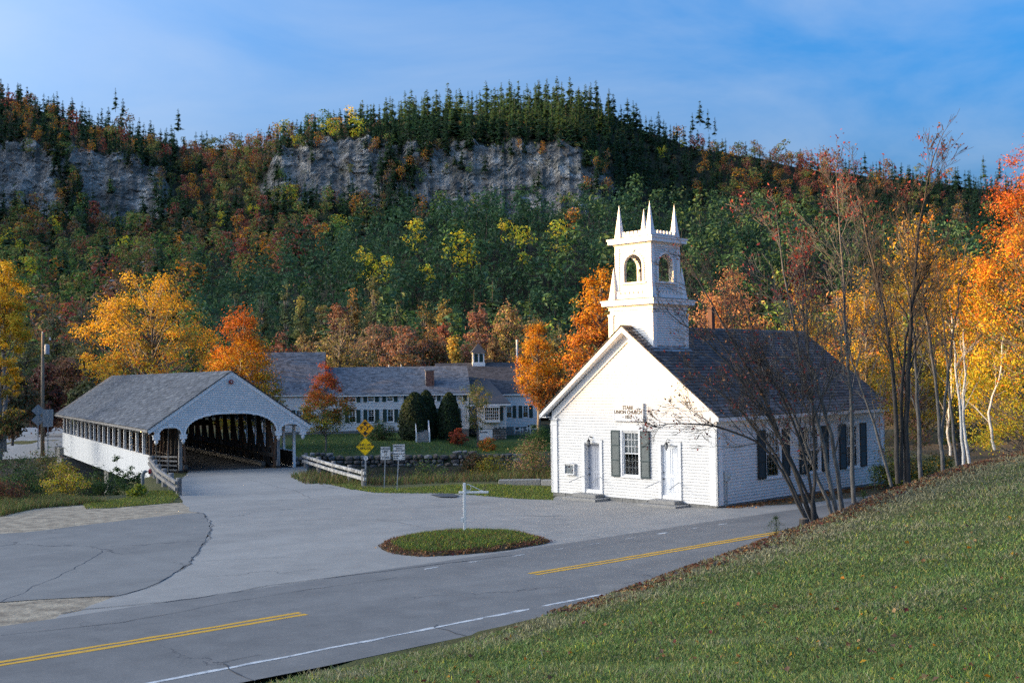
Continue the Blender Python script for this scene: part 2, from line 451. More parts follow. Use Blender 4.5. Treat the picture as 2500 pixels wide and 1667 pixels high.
SAND = mat('sandy_gravel', (.43, .35, .25), (.20, .155, .11), scale=2.2, rough=.95, bump=1, bscale=12, detail=14, ramp=(.36, .62), coord='Object')

# ground sheet ---------------------------------------------------
def ground_mat():
    m = bpy.data.materials.new('ground_cover'); m.use_nodes = True
    N, L = m.node_tree.nodes, m.node_tree.links; b = N['Principled BSDF']; b.inputs['Roughness'].default_value = .95; b.inputs['Specular IOR Level'].default_value = .15
    g = N.new('ShaderNodeNewGeometry'); at = N.new('ShaderNodeAttribute'); at.attribute_name = 'Col'
    def noise(s, d, r):
        n = N.new('ShaderNodeTexNoise'); n.inputs['Scale'].default_value = s; n.inputs['Detail'].default_value = d; n.inputs['Roughness'].default_value = r; L.new(g.outputs['Position'], n.inputs['Vector']); return n
    a, c = noise(.9, 9, .7), noise(14, 4, .75)
    mul = N.new('ShaderNodeMapRange'); mul.inputs['From Min'].default_value = .3; mul.inputs['From Max'].default_value = .7; mul.inputs['To Min'].default_value = .55; mul.inputs['To Max'].default_value = 1.4
    ad = N.new('ShaderNodeMath'); ad.operation = 'ADD'; m1 = N.new('ShaderNodeMath'); m1.operation = 'MULTIPLY'; m1.inputs[1].default_value = .5; m2 = N.new('ShaderNodeMath'); m2.operation = 'MULTIPLY'; m2.inputs[1].default_value = .5
    L.new(a.outputs['Fac'], m1.inputs[0]); L.new(c.outputs['Fac'], m2.inputs[0]); L.new(m1.outputs[0], ad.inputs[0]); L.new(m2.outputs[0], ad.inputs[1]); L.new(ad.outputs[0], mul.inputs['Value'])
    hs_ = N.new('ShaderNodeHueSaturation'); L.new(at.outputs['Color'], hs_.inputs['Color']); L.new(mul.outputs['Result'], hs_.inputs['Value']); L.new(hs_.outputs['Color'], b.inputs['Base Color'])
    bp = N.new('ShaderNodeBump'); bp.inputs['Strength'].default_value = .8; bp.inputs['Distance'].default_value = .06; L.new(c.outputs['Fac'], bp.inputs['Height']); L.new(bp.outputs['Normal'], b.inputs['Normal'])
    return m
GROUND_M = ground_mat()
def grid_mesh(xs, ys, zf, colf=None):
    X, Y = np.meshgrid(xs, ys); Z = zf(X, Y)
    V = np.stack([X, Y, Z], -1).reshape(-1, 3)
    ny, nx = X.shape; i = np.arange(ny * nx).reshape(ny, nx)
    q = np.stack([i[:-1, :-1], i[:-1, 1:], i[1:, 1:], i[1:, :-1]], -1).reshape(-1, 4)
    g = Geo(); g.add(V, q, c=None if colf is None else colf(V)); return g
road_poly = [xy(t, ROAD_D0) for t in np.arange(-70, 151, 5)] + [xy(t, ROAD_D1) for t in np.arange(150, -71, -5)]
ISL = P_([(925, 1338), (945, 1322), (1010, 1308), (1090, 1299), (1170, 1297), (1250, 1299), (1310, 1311), (1348, 1324), (1290, 1336), (1200, 1349), (1110, 1357), (1030, 1361), (960, 1355)])
PAVED = [junction, drive, road_poly, gravel, gravel2]
def gz_low(X, Y):
    Z = gz(X, Y)
    t, d = td(X, Y)
    lowm = np.zeros(X.shape, bool)
    for p in PAVED: lowm |= inside(p, X, Y)
    lowm &= ~((d < 19.2) & (t > 12))
    return Z - .09 * lowm
def ground_col(V):
    X, Y, Z = V.T; t, d = td(X, Y); n = lumps(X, Y, 3.1) * .5 + .5; n2 = lumps(X, Y, 1.1, 2) * .5 + .5
    grass = np.array([.06, .10, .026]); dry = np.array([.14, .115, .055]); litter = np.array([.095, .06, .032]); mud = np.array([.05, .043, .032]); rock = np.array([.11, .105, .1])
    w = np.clip(.25 + .5 * n * n2 + .35 * ss(12, 17.5, d) * ss(16, 24, t), 0, 1)[:, None]
    c = grass * (1 - w) + dry * w
    edge = (np.exp(-((d - 17.6) / .9) ** 2) * ss(10, 18, t))[:, None] * .9
    c = c * (1 - edge) + litter * edge
    far_l = (ss(103, 106, Y) * ss(-26, -22, X))[:, None]; c = c * (1 - far_l) + np.array([.05, .085, .028]) * far_l
    yn = np.interp(X, NB_X, NB_Y); yf = np.interp(X, FB_X, FB_Y)
    rv = (ss(-.7, -2.4, Z) * (Y > 52) * ss(yf + .3, yf - .6, Y))[:, None]; c = c * (1 - rv) + (mud * (1 - .4 * n[:, None]) + rock * .4 * n[:, None]) * rv
    fw = ((Y > 140) | (X > 26) | (X < -75))[:, None] * .8; c = c * (1 - fw) + litter * fw
    side = (ss(29.5, 28.6, d) * ss(26, 27, d) * (t > 38))[:, None] * .8; c = c * (1 - side) + np.array([.17, .12, .07]) * side
    return c
xs = np.concatenate([np.arange(-110, -45, 2.0), np.arange(-45, 32, .7), np.arange(32, 112, 2.0)])
ys = np.concatenate([np.arange(-30, 8, 2.0), np.arange(8, 62, .7), np.arange(62, 172, 1.0)])
ground = struct(grid_mesh(xs, ys, gz_low, ground_col).build('ground', GROUND_M, smooth=True))

road = struct(sheet('road', noisy(road_poly, 1.5, .03, 3), .016, ASPH_ROAD))
junc_o = struct(sheet('junction_pavement', noisy(junction, .5, .035, 4), .010, ASPH_JUNC))
drive_o = struct(sheet('driveway', noisy(drive, .5, .04, 5), .022, ASPH_DRV))
grav_o = struct(sheet('gravel_shoulder', noisy(gravel, .45, .10, 6), .006, SAND))
grav2_o = struct(sheet('gravel_verge', noisy(gravel2, .45, .10, 8), .008, SAND))
YEL = mat('yellow_line_paint', (.68, .36, .03), (.42, .26, .06), scale=7, rough=.7, ramp=(.28, .46))
WHI = mat('white_line_paint', (.62, .62, .60), (.28, .29, .30), scale=5, rough=.7, ramp=(.34, .54))
def strip(name, t0, t1, d, w, m, amp=.012, seed=0):
    r = np.random.default_rng(seed); ts = np.arange(t0, t1 + .01, .5)
    a = [xy(t, d - w / 2 + r.normal() * amp) for t in ts] + [xy(t, d + w / 2 + r.normal() * amp) for t in ts[::-1]]
    return sheet(name, a, .021, m, road)
for k, (t0, t1) in enumerate(((-40, 14.0), (21.0, 60))):
    strip('yellow_line', t0, t1, 22.51, .15, YEL, seed=k); strip('yellow_line', t0, t1, 22.77, .15, YEL, seed=k + 9)
strip('white_edge_line', -40, 60, 19.35, .12, WHI, .02, 5)
for k in range(9): strip('white_edge_dash', 19.5 + k * 1.6, 20.0 + k * 1.6 + (k % 3) * .2, 25.35, .07, WHI, .02, 20 + k)
strip('yellow_survey_mark', 17.2, 17.55, 18.62, .07, YEL, .005, 31); strip('yellow_survey_mark', 16.6, 16.75, 19.3, .06, YEL, .004, 33); strip('yellow_survey_mark', 14.6, 14.95, 22.7, .05, YEL, .004, 35)
TAR = mat('tar_seam', (.045, .047, .05), (.09, .09, .095), scale=2.5, rough=.7)
def seam(pts, w, seed):
    """a thin filled crack across the pavement"""
    r = np.random.default_rng(seed); a = []; b = []
    for i in range(len(pts) - 1):
        p, q = np.array(pts[i]), np.array(pts[i + 1]); n = max(2, int(np.linalg.norm(q - p) / .35))
        nr = np.array([-(q - p)[1], (q - p)[0]]); nr /= np.linalg.norm(nr)
        for k in range(n):
            c = p + (q - p) * k / n + nr * r.normal() * .035; ww = w * r.uniform(.3, 1)
            a.append(tuple(c + nr * ww)); b.append(tuple(c - nr * ww))
    return sheet('crack_seam', a + b[::-1], .0255, TAR, road)
for k, (pp, w) in enumerate([
    ([(150, 1500), (200, 1490), (478, 1461), (664, 1429), (872, 1404), (1095, 1376), (1290, 1352)], .028),
    ([(0, 1553), (300, 1520), (560, 1470), (760, 1440), (1000, 1407)], .013), ([(620, 1665), (560, 1635), (540, 1618), (690, 1590)], .018),
    ([(1140, 1553), (1065, 1533), (1080, 1520)], .015), ([(0, 1470), (60, 1447), (100, 1425), (180, 1390), (260, 1340)], .02),
    ([(512, 1285), (700, 1273), (900, 1262)], .011), ([(470, 1372), (620, 1364), (740, 1360)], .010), ([(450, 1225), (600, 1222), (720, 1216)], .009),
    ([(920, 1268), (985, 1278), (1040, 1289)], .013), ([(1265, 1248), (1360, 1258), (1500, 1270)], .013), ([(600, 1152), (720, 1190), (760, 1215)], .010), ([(1270, 1225), (1245, 1235)], .012),
    ([(497, 1253), (512, 1272), (516, 1292), (508, 1315), (494, 1332), (480, 1352), (462, 1377), (420, 1405), (383, 1427), (330, 1443), (287, 1457), (200, 1460)], .022)]):
    seam(P_(pp), w, 50 + k)
sheet('pavement_patch', noisy(P_([(1052, 1206), (1075, 1203), (1105, 1204), (1122, 1208), (1110, 1212), (1075, 1212)]), .2, .03, 9), .0262, TAR, road)
# river --------------------------------------------------------
WATER = mat('river_water', (.02, .026, .024), (.012, .016, .016), scale=2, rough=.12, bump=.25, bscale=5, spec=.6)
gw = Geo(); gw.add([(-110, 50, -3.55), (100, 60, -3.55), (100, 150, -3.55), (-110, 130, -3.55)], [(0, 1, 2, 3)])
struct(gw.build('river', WATER))

# mountain -------------------------------------------------------
KX = [-1800, -600, 0, 60, 140, 180, 250, 310, 370, 450, 650, 690, 750, 850, 920, 980, 1010, 1100, 1250, 1350, 1430, 1500, 1700, 2000, 2300, 2600, 3600]
K_ridge = [190, 200, 232, 250, 278, 292, 312, 326, 340, 362, 358, 340, 322, 308, 300, 290, 285, 278, 268, 264, 262, 280, 360, 412, 448, 480, 560]
K_top = [360, 345, 346, 350, 362, 368, 372, 380, 400, 440, 420, 366, 342, 336, 346, 352, 356, 354, 350, 354, 368, 410, 480, 515, 535, 560, 630]
K_bot = [540, 530, 520, 520, 520, 530, 545, 550, 548, 520, 515, 490, 496, 500, 505, 520, 525, 532, 534, 525, 515, 520, 550, 570, 590, 610, 670]
K_low = [660, 655, 650, 650, 650, 650, 650, 650, 650, 640, 635, 632, 630, 630, 630, 635, 635, 636, 638, 640, 640, 640, 650, 660, 670, 680, 720]
cliff0 = lambda px: np.maximum(ss(610, 680, px) * ss(1560, 1450, px), ss(440, 380, px))
def CLIFF(px):
    px = np.asarray(px, float)
    gully = 1 - .35 * np.exp(-((px - 1236) / 5) ** 2) - .2 * np.exp(-((px - 1105) / 9) ** 2) - .25 * np.exp(-((px - 1335) / 8) ** 2) - .25 * np.exp(-((px - 770) / 8) ** 2) - .3 * np.exp(-((px - 270) / 9) ** 2)
    return np.clip(gully, 0, 1) * cliff0(px)
def rock_mat():
    m = bpy.data.materials.new('mountain_side'); m.use_nodes = True
    N, L = m.node_tree.nodes, m.node_tree.links; b = N['Principled BSDF']; b.inputs['Roughness'].default_value = .95; b.inputs['Specular IOR Level'].default_value = .15
    g = N.new('ShaderNodeNewGeometry'); at = N.new('ShaderNodeAttribute'); at.attribute_name = 'Col'
    def noise(s, d, r, sc):
        mp = N.new('ShaderNodeMapping'); mp.inputs['Scale'].default_value = sc; L.new(g.outputs['Position'], mp.inputs['Vector'])
        n = N.new('ShaderNodeTexNoise'); n.inputs['Scale'].default_value = s; n.inputs['Detail'].default_value = d; n.inputs['Roughness'].default_value = r; n.inputs['Distortion'].default_value = .6; L.new(mp.outputs['Vector'], n.inputs['Vector']); return n.outputs['Fac']
    def rng_(v, a, b_, lo, hi):
        x = N.new('ShaderNodeMapRange'); x.inputs['From Min'].default_value = a; x.inputs['From Max'].default_value = b_; x.inputs['To Min'].default_value = lo; x.inputs['To Max'].default_value = hi; L.new(v, x.inputs['Value']); return x.outputs['Result']
    def mul(a, b_):
        x = N.new('ShaderNodeMath'); x.operation = 'MULTIPLY'; L.new(a, x.inputs[0]); L.new(b_, x.inputs[1]); return x.outputs[0]
    f = mul(mul(rng_(noise(.22, 9, .72, (1, 1, .35)), .34, .64, .38, 1.75), rng_(noise(.8, 6, .8, (1, 1, 1.6)), .36, .6, .55, 1.35)), rng_(noise(.09, 4, .6, (1, 1, 2.2)), .42, .5, .6, 1.1))
    hs_ = N.new('ShaderNodeHueSaturation'); L.new(at.outputs['Color'], hs_.inputs['Color']); L.new(f, hs_.inputs['Value']); L.new(hs_.outputs['Color'], b.inputs['Base Color'])
    bp = N.new('ShaderNodeBump'); bp.inputs['Strength'].default_value = 1; bp.inputs['Distance'].default_value = .8; L.new(f, bp.inputs['Height']); L.new(bp.outputs['Normal'], b.inputs['Normal'])
    return m
def wob(px, s, seed): return np.sin(px / s + seed) * .5 + np.sin(px / s * 2.3 + seed * 2.1) * .3 + np.sin(px / s * 5.1 + seed * .7) * .2
def ez(px, py, Y): return CAM_H + Y * (936.4 - .0131 * px - py) / F_PX
def mz(px, Y):
    px = np.asarray(px, float); Y = np.asarray(Y, float)
    i = lambda k: np.interp(px, KX, k)
    cl = CLIFF(px)
    ytop = 578 - 34 * cliff0(px)
    zs = [np.full(px.shape, -4.0), np.full(px.shape, 0.0), ez(px, 790 + 0 * px, 300.), ez(px, i(K_low), 430.), ez(px, i(K_bot) + 14 * wob(px, 31, 4), 518.), ez(px, i(K_top), 530.) * 1.0, ez(px, i(K_ridge), 650.), ez(px, i(K_ridge), 650.) - 8, ez(px, i(K_ridge), 650.) - 60]
    ysn = [150 + 0 * px, 172 + 0 * px, 300 + 0 * px, 430 + 0 * px, 518 + 0 * px, ytop, 650 + 0 * px, 700 + 0 * px, 900 + 0 * px]
    zs[5] = ez(px, i(K_top) + cl * 15 * wob(px, 19, 1), ytop)
    z = np.full(px.shape, -4.0)
    for k in range(len(zs) - 1):
        f = np.clip((Y - ysn[k]) / (ysn[k + 1] - ysn[k]), 0, 1)
        z = np.where((Y >= ysn[k]) & (Y <= ysn[k + 1] + 1e-6), zs[k] + (zs[k + 1] - zs[k]) * f, z)
    z = np.where(Y > ysn[-1], zs[-1], z)
    # wooded knoll in front of the mountain
    kt = np.interp(px, [300, 520, 600, 720, 860, 1000, 1200, 1500, 1700, 1900, 2100, 2400, 3000], [840, 830, 790, 715, 672, 628, 600, 585, 595, 620, 650, 690, 760])
    kz = ez(px, kt, 330.)
    prof = ss(175, 330, Y) ** 1.15 * ss(410, 335, Y)
    z = np.maximum(z, np.maximum(kz, 0) * prof)
    return z
def mrough(px, Y, z):
    X = (px - 1250) / F_PX * Y
    n = lumps(X, z * 1.3, 14) * 2.0 + lumps(X, z, 5, 3) * 1.0
    return n
pxs = np.unique(np.concatenate([np.arange(-2600, -40, 60), np.arange(-40, 1520, 5.5), np.arange(1520, 2560, 14), np.arange(2560, 4200, 60)]))
Ys = np.concatenate([np.arange(150, 500, 9.0), np.arange(500, 515, 3.0), np.arange(515, 550, .5), np.arange(550, 600, 3.0), np.arange(600, 910, 10)])
PX, YY = np.meshgrid(pxs, Ys)
ZZ = mz(PX, YY)
cl = CLIFF(PX); face = cl * ss(516, 520, YY) * ss(556, 547, YY)
XX = (PX - 1250) / F_PX * YY
rr = np.random.default_rng(5).normal(size=PX.shape)
rid = vnoise(XX / 9, ZZ / 16, 6, True); rid2 = vnoise(XX / 5 + 40, ZZ / 4 + 9, 5); step_ = np.round(vnoise(XX / 14 + 7, ZZ / 9, 3) * 5) / 5
ledge = np.sin(ZZ / 2.1 + lumps(XX, ZZ, 6, 3) * 2.2); butt = lumps(XX, ZZ * .35, 5.5, 1) * 2.3 + lumps(XX, ZZ * .6, 2.1, 5) * 1.1
YD = YY + face * ((rid - .6) * -5.5 + (rid2 - .5) * 3.2 + (step_ - .5) * 5 + rr * .2)
V = np.stack([(PX - 1250) / F_PX * YY, YD, ZZ + (1 - face) * (lumps(XX, YY, 17, 2) * 1.2) + face * ((rid2 - .5) * 1.0 + rr * .1)], -1).reshape(-1, 3)
ny, nx = PX.shape; ii = np.arange(ny * nx).reshape(ny, nx)
q = np.stack([ii[:-1, :-1], ii[:-1, 1:], ii[1:, 1:], ii[1:, :-1]], -1).reshape(-1, 4)
rockc = np.array([.44, .41, .37]); floorc = np.array([.07, .068, .04])
stain = np.clip(vnoise(XX / 3.2, ZZ / 12, 5) * 2.2 - .6 + .12 * rr, 0, 1)[..., None]
pale = (np.clip(vnoise(XX / 8 + 3, ZZ / 5 + 8, 5) * 4.5 - 2.55, 0, 1))[..., None]; moss = (np.clip(vnoise(XX / 6 + 30, ZZ / 4 + 2, 5) * 4 - 2.25, 0, 1))[..., None]
rc = rockc * (.55 + .6 * stain) * (1 - pale) + np.array([.70, .66, .60]) * pale
rc = rc * (1 - moss * .7) + np.array([.075, .085, .045]) * moss * .7
C = (rc * face[..., None] + floorc * (1 - face[..., None])).reshape(-1, 3)
gm = Geo(); gm.add(V, q, c=C)
ROCK_M = rock_mat()
struct(gm.build('mountain', ROCK_M))
# unseen bare ridge added to the west, crest heights shaped to set the shade line
def hz(X, Y):
    x0 = np.minimum(-340, -.47 * Y - 30)
    H = np.interp(Y, [-400, 22, 30, 45, 60, 93, 99, 125, 150, 200, 260, 330, 420, 500, 560, 640, 700, 900], [90, 89, 86.2, 84.6, 85.2, 83.8, 79, 78.6, 82, 95, 125, 155, 185, 206, 210, 211, 204, 190]) + lumps(X * .2, Y, 11, 3) * .5
    return -6 + (H + 6) * ss(x0, x0 - 65, X)
xs = np.concatenate([np.arange(-760, -300, 8.0)]); ys = np.concatenate([np.arange(-400, 0, 20), np.arange(0, 160, 3.0), np.arange(160, 900, 10)])
struct(grid_mesh(xs, ys, hz, lambda V: np.broadcast_to(np.array([.05, .05, .03]), V.shape)).build('shade_hill', GROUND_M))
# ground reaching out under everything to the horizon
gf = Geo(); gf.add([(-3000, -1500, -6.5), (3000, -1500, -6.5), (3000, 4500, -6.5), (-3000, 4500, -6.5)], [(0, 1, 2, 3)], c=(.06, .07, .035))
struct(gf.build('terrain', GROUND_M))
# ================================================================ shared building parts
GLASS_D = None
def glassmat():
    m = bpy.data.materials.new('window_glass'); m.use_nodes = True
    N, L = m.node_tree.nodes, m.node_tree.links; N.clear()
    o = N.new('ShaderNodeOutputMaterial'); g = N.new('ShaderNodeBsdfGlossy'); g.inputs['Roughness'].default_value = .03; g.inputs['Color'].default_value = (.9, .93, .95, 1)
    t = N.new('ShaderNodeBsdfTransparent'); t.inputs['Color'].default_value = (.85, .88, .88, 1); lw = N.new('ShaderNodeFresnel'); lw.inputs['IOR'].default_value = 1.7
    x = N.new('ShaderNodeMixShader'); L.new(lw.outputs[0], x.inputs[0]); L.new(t.outputs[0], x.inputs[1]); L.new(g.outputs[0], x.inputs[2]); L.new(x.outputs[0], o.inputs['Surface'])
    return m
GLASS = glassmat()
DARKIN = mat('unlit_room_tone', (.035, .032, .03), (.02, .02, .02), scale=1.5, rough=.9)  # near-black colour stands in for the lack of light inside the rooms
CURT = mat('white_curtain', (.72, .72, .70), (.58, .58, .57), scale=5, rough=.9, stretch=(3, 3, .2))
SHUT = mat('shutter_paint_green', (.060, .085, .085), (.040, .058, .060), scale=4, rough=.5)
SHUTK = mat('shutter_paint_black', (.018, .022, .020), (.012, .015, .014), scale=4, rough=.5)
SHUTG = mat('shutter_paint_dark_green', (.012, .040, .026), (.010, .03, .02), scale=4, rough=.5)
GRANITE = mat('granite', (.36, .345, .32), (.22, .21, .20), scale=22, rough=.9, bump=.5, detail=8)
FOUND = mat('foundation_stone', (.26, .25, .23), (.15, .145, .135), scale=8, rough=.9, bump=.6)
IRON = mat('black_iron', (.02, .02, .02), (.035, .03, .028), scale=8, rough=.5, metal=.3)
SHING_C = leafmat('cedar_shingle', 0.0, .85); SHING_B = leafmat('slate_grey_shingle', 0.0, .8)
PINK = WHITE
def intervals(a, b, cuts):
    iv = [(a, b)]
    for c0, c1 in cuts:
        nv = []
        for p, q_ in iv:
            if c1 <= p or c0 >= q_: nv.append((p, q_)); continue
            if c0 > p: nv.append((p, c0))
            if c1 < q_: nv.append((c1, q_))
        iv = nv
    return [(p, q_) for p, q_ in iv if q_ - p > .01]
def siding(fn, a0, a1, z0, z1, openings, expo=.105, lim=None, proud=.03, seed=0):
    """lapped boards; fn(a, out, z) -> local point; lim(z) -> (a0, a1) for gables"""
    g = Geo(); r = np.random.default_rng(seed); z = z0
    while z < z1 - 1e-4:
        e = min(expo, z1 - z); zm = z + e / 2
        l0, l1 = (a0, a1) if lim is None else lim(z)
        u0, u1 = (a0, a1) if lim is None else lim(z + e)
        l0, l1 = max(l0, a0), min(l1, a1)
        if l1 - l0 < .05: break
        cuts = [(o[0], o[1]) for o in openings if o[2] < zm < o[3]]
        for p, q_ in intervals(l0, l1, cuts):
            segs_ = [p]
            while q_ - segs_[-1] > 7.5: segs_.append(segs_[-1] + r.uniform(3.0, 6.0))
            segs_.append(q_)
            for s0, s1 in zip(segs_[:-1], segs_[1:]):
                t0 = max(s0, u0) if s0 == l0 else s0; t1 = min(s1, u1) if s1 == l1 else s1
                if t1 < t0: t0 = t1 = (s0 + s1) / 2
                j = r.uniform(0, .0012); gp = .0015
                g.hexa([fn(s0 + gp, 0, z), fn(s1 - gp, 0, z), fn(s1 - gp, proud + j, z), fn(s0 + gp, proud + j, z), fn(t0 + gp, 0, z + e + .012), fn(t1 - gp, 0, z + e + .012), fn(t1 - gp, .001 + j, z + e), fn(t0 + gp, .001 + j, z + e)])
        z += e
    return g
def shingles(o, du, dv, nu, L, W, course, wmin, wmax, cols, seed, thick=.02, name='shingles', m=None, parent=None, jit=.3):
    """roof covering: o = lower start corner, du along the eave, dv up the slope, nu outward normal"""
    r = np.random.default_rng(seed); g = Geo(); o, du, dv, nu = map(lambda a: np.array(tuple(a), float), (o, du, dv, nu))
    n = int(W / course); V = []; C = []
    for k in range(n + 1):
        b0 = k * course; b1 = min(b0 + course * 1.25, W)
        if b1 - b0 < .02: continue
        x = -r.uniform(0, wmax)
        while x < L:
            w = r.uniform(wmin, wmax); x0, x1 = max(x, 0), min(x + w - .006, L); x += w
            if x1 - x0 < .01: continue
            dz = r.uniform(-.012, .012) * jit; th = thick * r.uniform(.8, 1.4)
            lo = b0 + dz
            a = o + du * x0 + dv * lo; b = o + du * x1 + dv * lo; c = o + du * x1 + dv * b1; d = o + du * x0 + dv * b1
            V += [a + nu * .001, b + nu * .001, c + nu * .002, d + nu * .002, a + nu * th, b + nu * th, c + nu * .003, d + nu * .003]
            C.append(cols(r, b0 / W, x0 / L))
    V = np.array(V); nn = len(V) // 8
    base = np.array([(4, 5, 6, 7), (0, 1, 5, 4), (1, 2, 6, 5), (3, 0, 4, 7)])
    g.add(V, (base[None] + (np.arange(nn) * 8)[:, None, None]).reshape(-1, 4), c=np.repeat(np.array(C), 8, axis=0))
    ob = g.build(name, m, parent); ob['kind'] = 'stuff'
    return ob
def text(s, size, parent, m, loc, rot, bold=0.0, ext=.004, name='lettering', align='CENTER', sx=1.0):
    cu = bpy.data.curves.new('lettering', 'FONT'); cu.body = s; cu.size = size; cu.align_x = align; cu.align_y = 'CENTER'; cu.extrude = ext; cu.offset = bold; cu.resolution_u = 3
    tmp = bpy.data.objects.new('tmp', cu); COL.objects.link(tmp); bpy.context.view_layer.update()
    me = bpy.data.meshes.new_from_object(tmp.evaluated_get(bpy.context.evaluated_depsgraph_get()))
    bpy.data.objects.remove(tmp); me.materials.clear(); me.materials.append(m)
    return inst(name, me, parent, loc, rot, (sx, 1, 1))
def shutter(parent, fn, a0, a1, z0, z1, m, proud=.03, name='shutter'):
    g = Geo(); st = .05
    bx = lambda p, q_, o0, o1, u0, u1: g.hexa([fn(p, o0, u0), fn(q_, o0, u0), fn(q_, o1, u0), fn(p, o1, u0), fn(p, o0, u1), fn(q_, o0, u1), fn(q_, o1, u1), fn(p, o1, u1)])
    bx(a0, a0 + st, proud, proud + .035, z0, z1); bx(a1 - st, a1, proud, proud + .035, z0, z1)
    h = z1 - z0; rails = [(z0, z0 + .08), (z0 + h * .34, z0 + h * .34 + .07), (z0 + h * .66, z0 + h * .66 + .07), (z1 - .07, z1)]
    for u0, u1 in rails: bx(a0 + st, a1 - st, proud + .002, proud + .033, u0, u1)
    o = g.build(name, m, parent)
    s = Geo()
    for (a, b), (c, d) in zip(rails[:-1], rails[1:]):
        n = max(3, int((c - b) / .05))
        for k in range(n):
            u = b + (c - b) * k / n; e = (c - b) / n
            s.hexa([fn(a0 + st, proud + .018, u), fn(a1 - st, proud + .018, u), fn(a1 - st, proud + .03, u), fn(a0 + st, proud + .03, u), fn(a0 + st, proud + .004, u + e * 1.15), fn(a1 - st, proud + .004, u + e * 1.15), fn(a1 - st, proud + .010, u + e * 1.15), fn(a0 + st, proud + .010, u + e * 1.15)])
    s.build('louvers', m, o)['kind'] = 'stuff'
    return o
def window(parent, fn, a0, a1, z0, z1, cols=4, rows=3, curtain=True, trim=.10, sill=True, head=True, mt=None, deep=.09, mw=.018):
    """double-hung sash window filling the opening a0..a1, z0..z1"""
    mt = mt or WTRIM
    def bx(g, p, q_, o0, o1, u0, u1): g.hexa([fn(p, o0, u0), fn(q_, o0, u0), fn(q_, o1, u0), fn(p, o1, u0), fn(p, o0, u1), fn(q_, o0, u1), fn(q_, o1, u1), fn(p, o1, u1)])
    f = Geo(); bx(f, a0, a0 + .05, -deep, .028, z0, z1); bx(f, a1 - .05, a1, -deep, .028, z0, z1); bx(f, a0 + .05, a1 - .05, -deep, .026, z1 - .05, z1); bx(f, a0 + .05, a1 - .05, -deep, .026, z0, z0 + .04)
    w = f.build('window', mt, parent)
    zm = (z0 + z1) / 2; A0, A1 = a0 + .05, a1 - .05
    for (u0, u1, off) in ((zm - .02, z1 - .05, -.035), (z0 + .04, zm + .02, -.065)):
        s = Geo(); bx(s, A0, A0 + .04, off - .015, off + .015, u0, u1); bx(s, A1 - .04, A1, off - .015, off + .015, u0, u1); bx(s, A0 + .04, A1 - .04, off - .014, off + .014, u0, u0 + .045); bx(s, A0 + .04, A1 - .04, off - .014, off + .014, u1 - .045, u1)
        for k in range(1, cols): c = A0 + .04 + (A1 - A0 - .08) * k / cols; bx(s, c - mw / 2, c + mw / 2, off - .008, off + .008, u0 + .04, u1 - .04)
        for k in range(1, rows): c = u0 + .04 + (u1 - u0 - .08) * k / rows; bx(s, A0 + .04, A1 - .04, off - .007, off + .007, c - mw / 2, c + mw / 2)
        s.build('sash', mt, w)
    p = Geo(); p.add([fn(A0, -.05, z0 + .04), fn(A1, -.05, z0 + .04), fn(A1, -.05, z1 - .05), fn(A0, -.05, z1 - .05)], [(0, 1, 2, 3)]); p.build('pane', GLASS, w)
    bk = Geo(); bx(bk, a0 - .2, a1 + .2, -.95, -.9, z0 - .3, z1 + .3); bk.build('dark_backing', DARKIN, w)  # dark board added behind the glass in place of an unlit room
    if curtain:
        c = Geo(); n = 28; xs_ = np.linspace(A0, A1, n); ys_ = -.13 + .02 * np.sin(np.arange(n) * 1.7)
        V = [fn(x, y, zm + .0) for x, y in zip(xs_, ys_)] + [fn(x, y, z1 - .04) for x, y in zip(xs_, ys_)]
        c.add(V, [(i, i + 1, n + i + 1, n + i) for i in range(n - 1)]); c.build('curtain', CURT, w, smooth=True)
    if sill:
        s = Geo(); bx(s, a0 - .12, a1 + .12, .0, .075, z0 - .07, z0 - .002); s.build('sill', mt, w)
    return w
def fbx(g, fn, p, q_, o0, o1, u0, u1): g.hexa([fn(p, o0, u0), fn(q_, o0, u0), fn(q_, o1, u0), fn(p, o1, u0), fn(p, o0, u1), fn(q_, o0, u1), fn(q_, o1, u1), fn(p, o1, u1)]); return g

# ================================================================ CHURCH
CW, CL, EAVE, APEX, OV = 8.96, 13.43, 3.52, 7.30, .43
ch = thing('church', 'white clapboard church with a square pinnacled belfry and shingled roof beside the road', 'church', (8.088, 46.5, 0), -.7942)
FR = lambda a, o, z: (a, -o, z)                 # front wall: a = x, out = -y
SD = lambda a, o, z: (o, a, z)                  # side wall facing the road: a = y, out = +x
LS = lambda a, o, z: (-CW - o, CL - a, z)       # far side
BK = lambda a, o, z: (-a, CL + o, z)
slope = (APEX - EAVE) / (CW / 2 + OV)
def roof_z(x): return APEX - slope * abs(x + CW / 2)
WZ = roof_z(0) - .16                            # wall top at the eaves (under the roof)
def glim(z):
    h = (APEX - .26 - z) / slope
    return (-CW / 2 - h, -CW / 2 + h)
F_OPEN = [(-7.02, -6.14, .20, 2.30), (-2.76, -1.88, .24, 2.33), (-4.86, -3.94, .94, 2.86)]
siding(FR, -CW, 0, .0, APEX, F_OPEN, .125, glim, seed=1).build('clapboard_siding', WHITE, ch)['kind'] = 'stuff'
S_WIN = [(3.46, 4.54), (6.66, 7.72), (10.02, 11.12)]
S_OPEN = [(a, b, .86, 2.82) for a, b in S_WIN]
siding(SD, 0, CL, 0, WZ, S_OPEN, .125, seed=2).build('clapboard_siding', WHITE, ch)['kind'] = 'stuff'
siding(LS, 0, CL, 0, WZ, [], .105, seed=3).build('clapboard_siding', WHITE, ch)['kind'] = 'stuff'
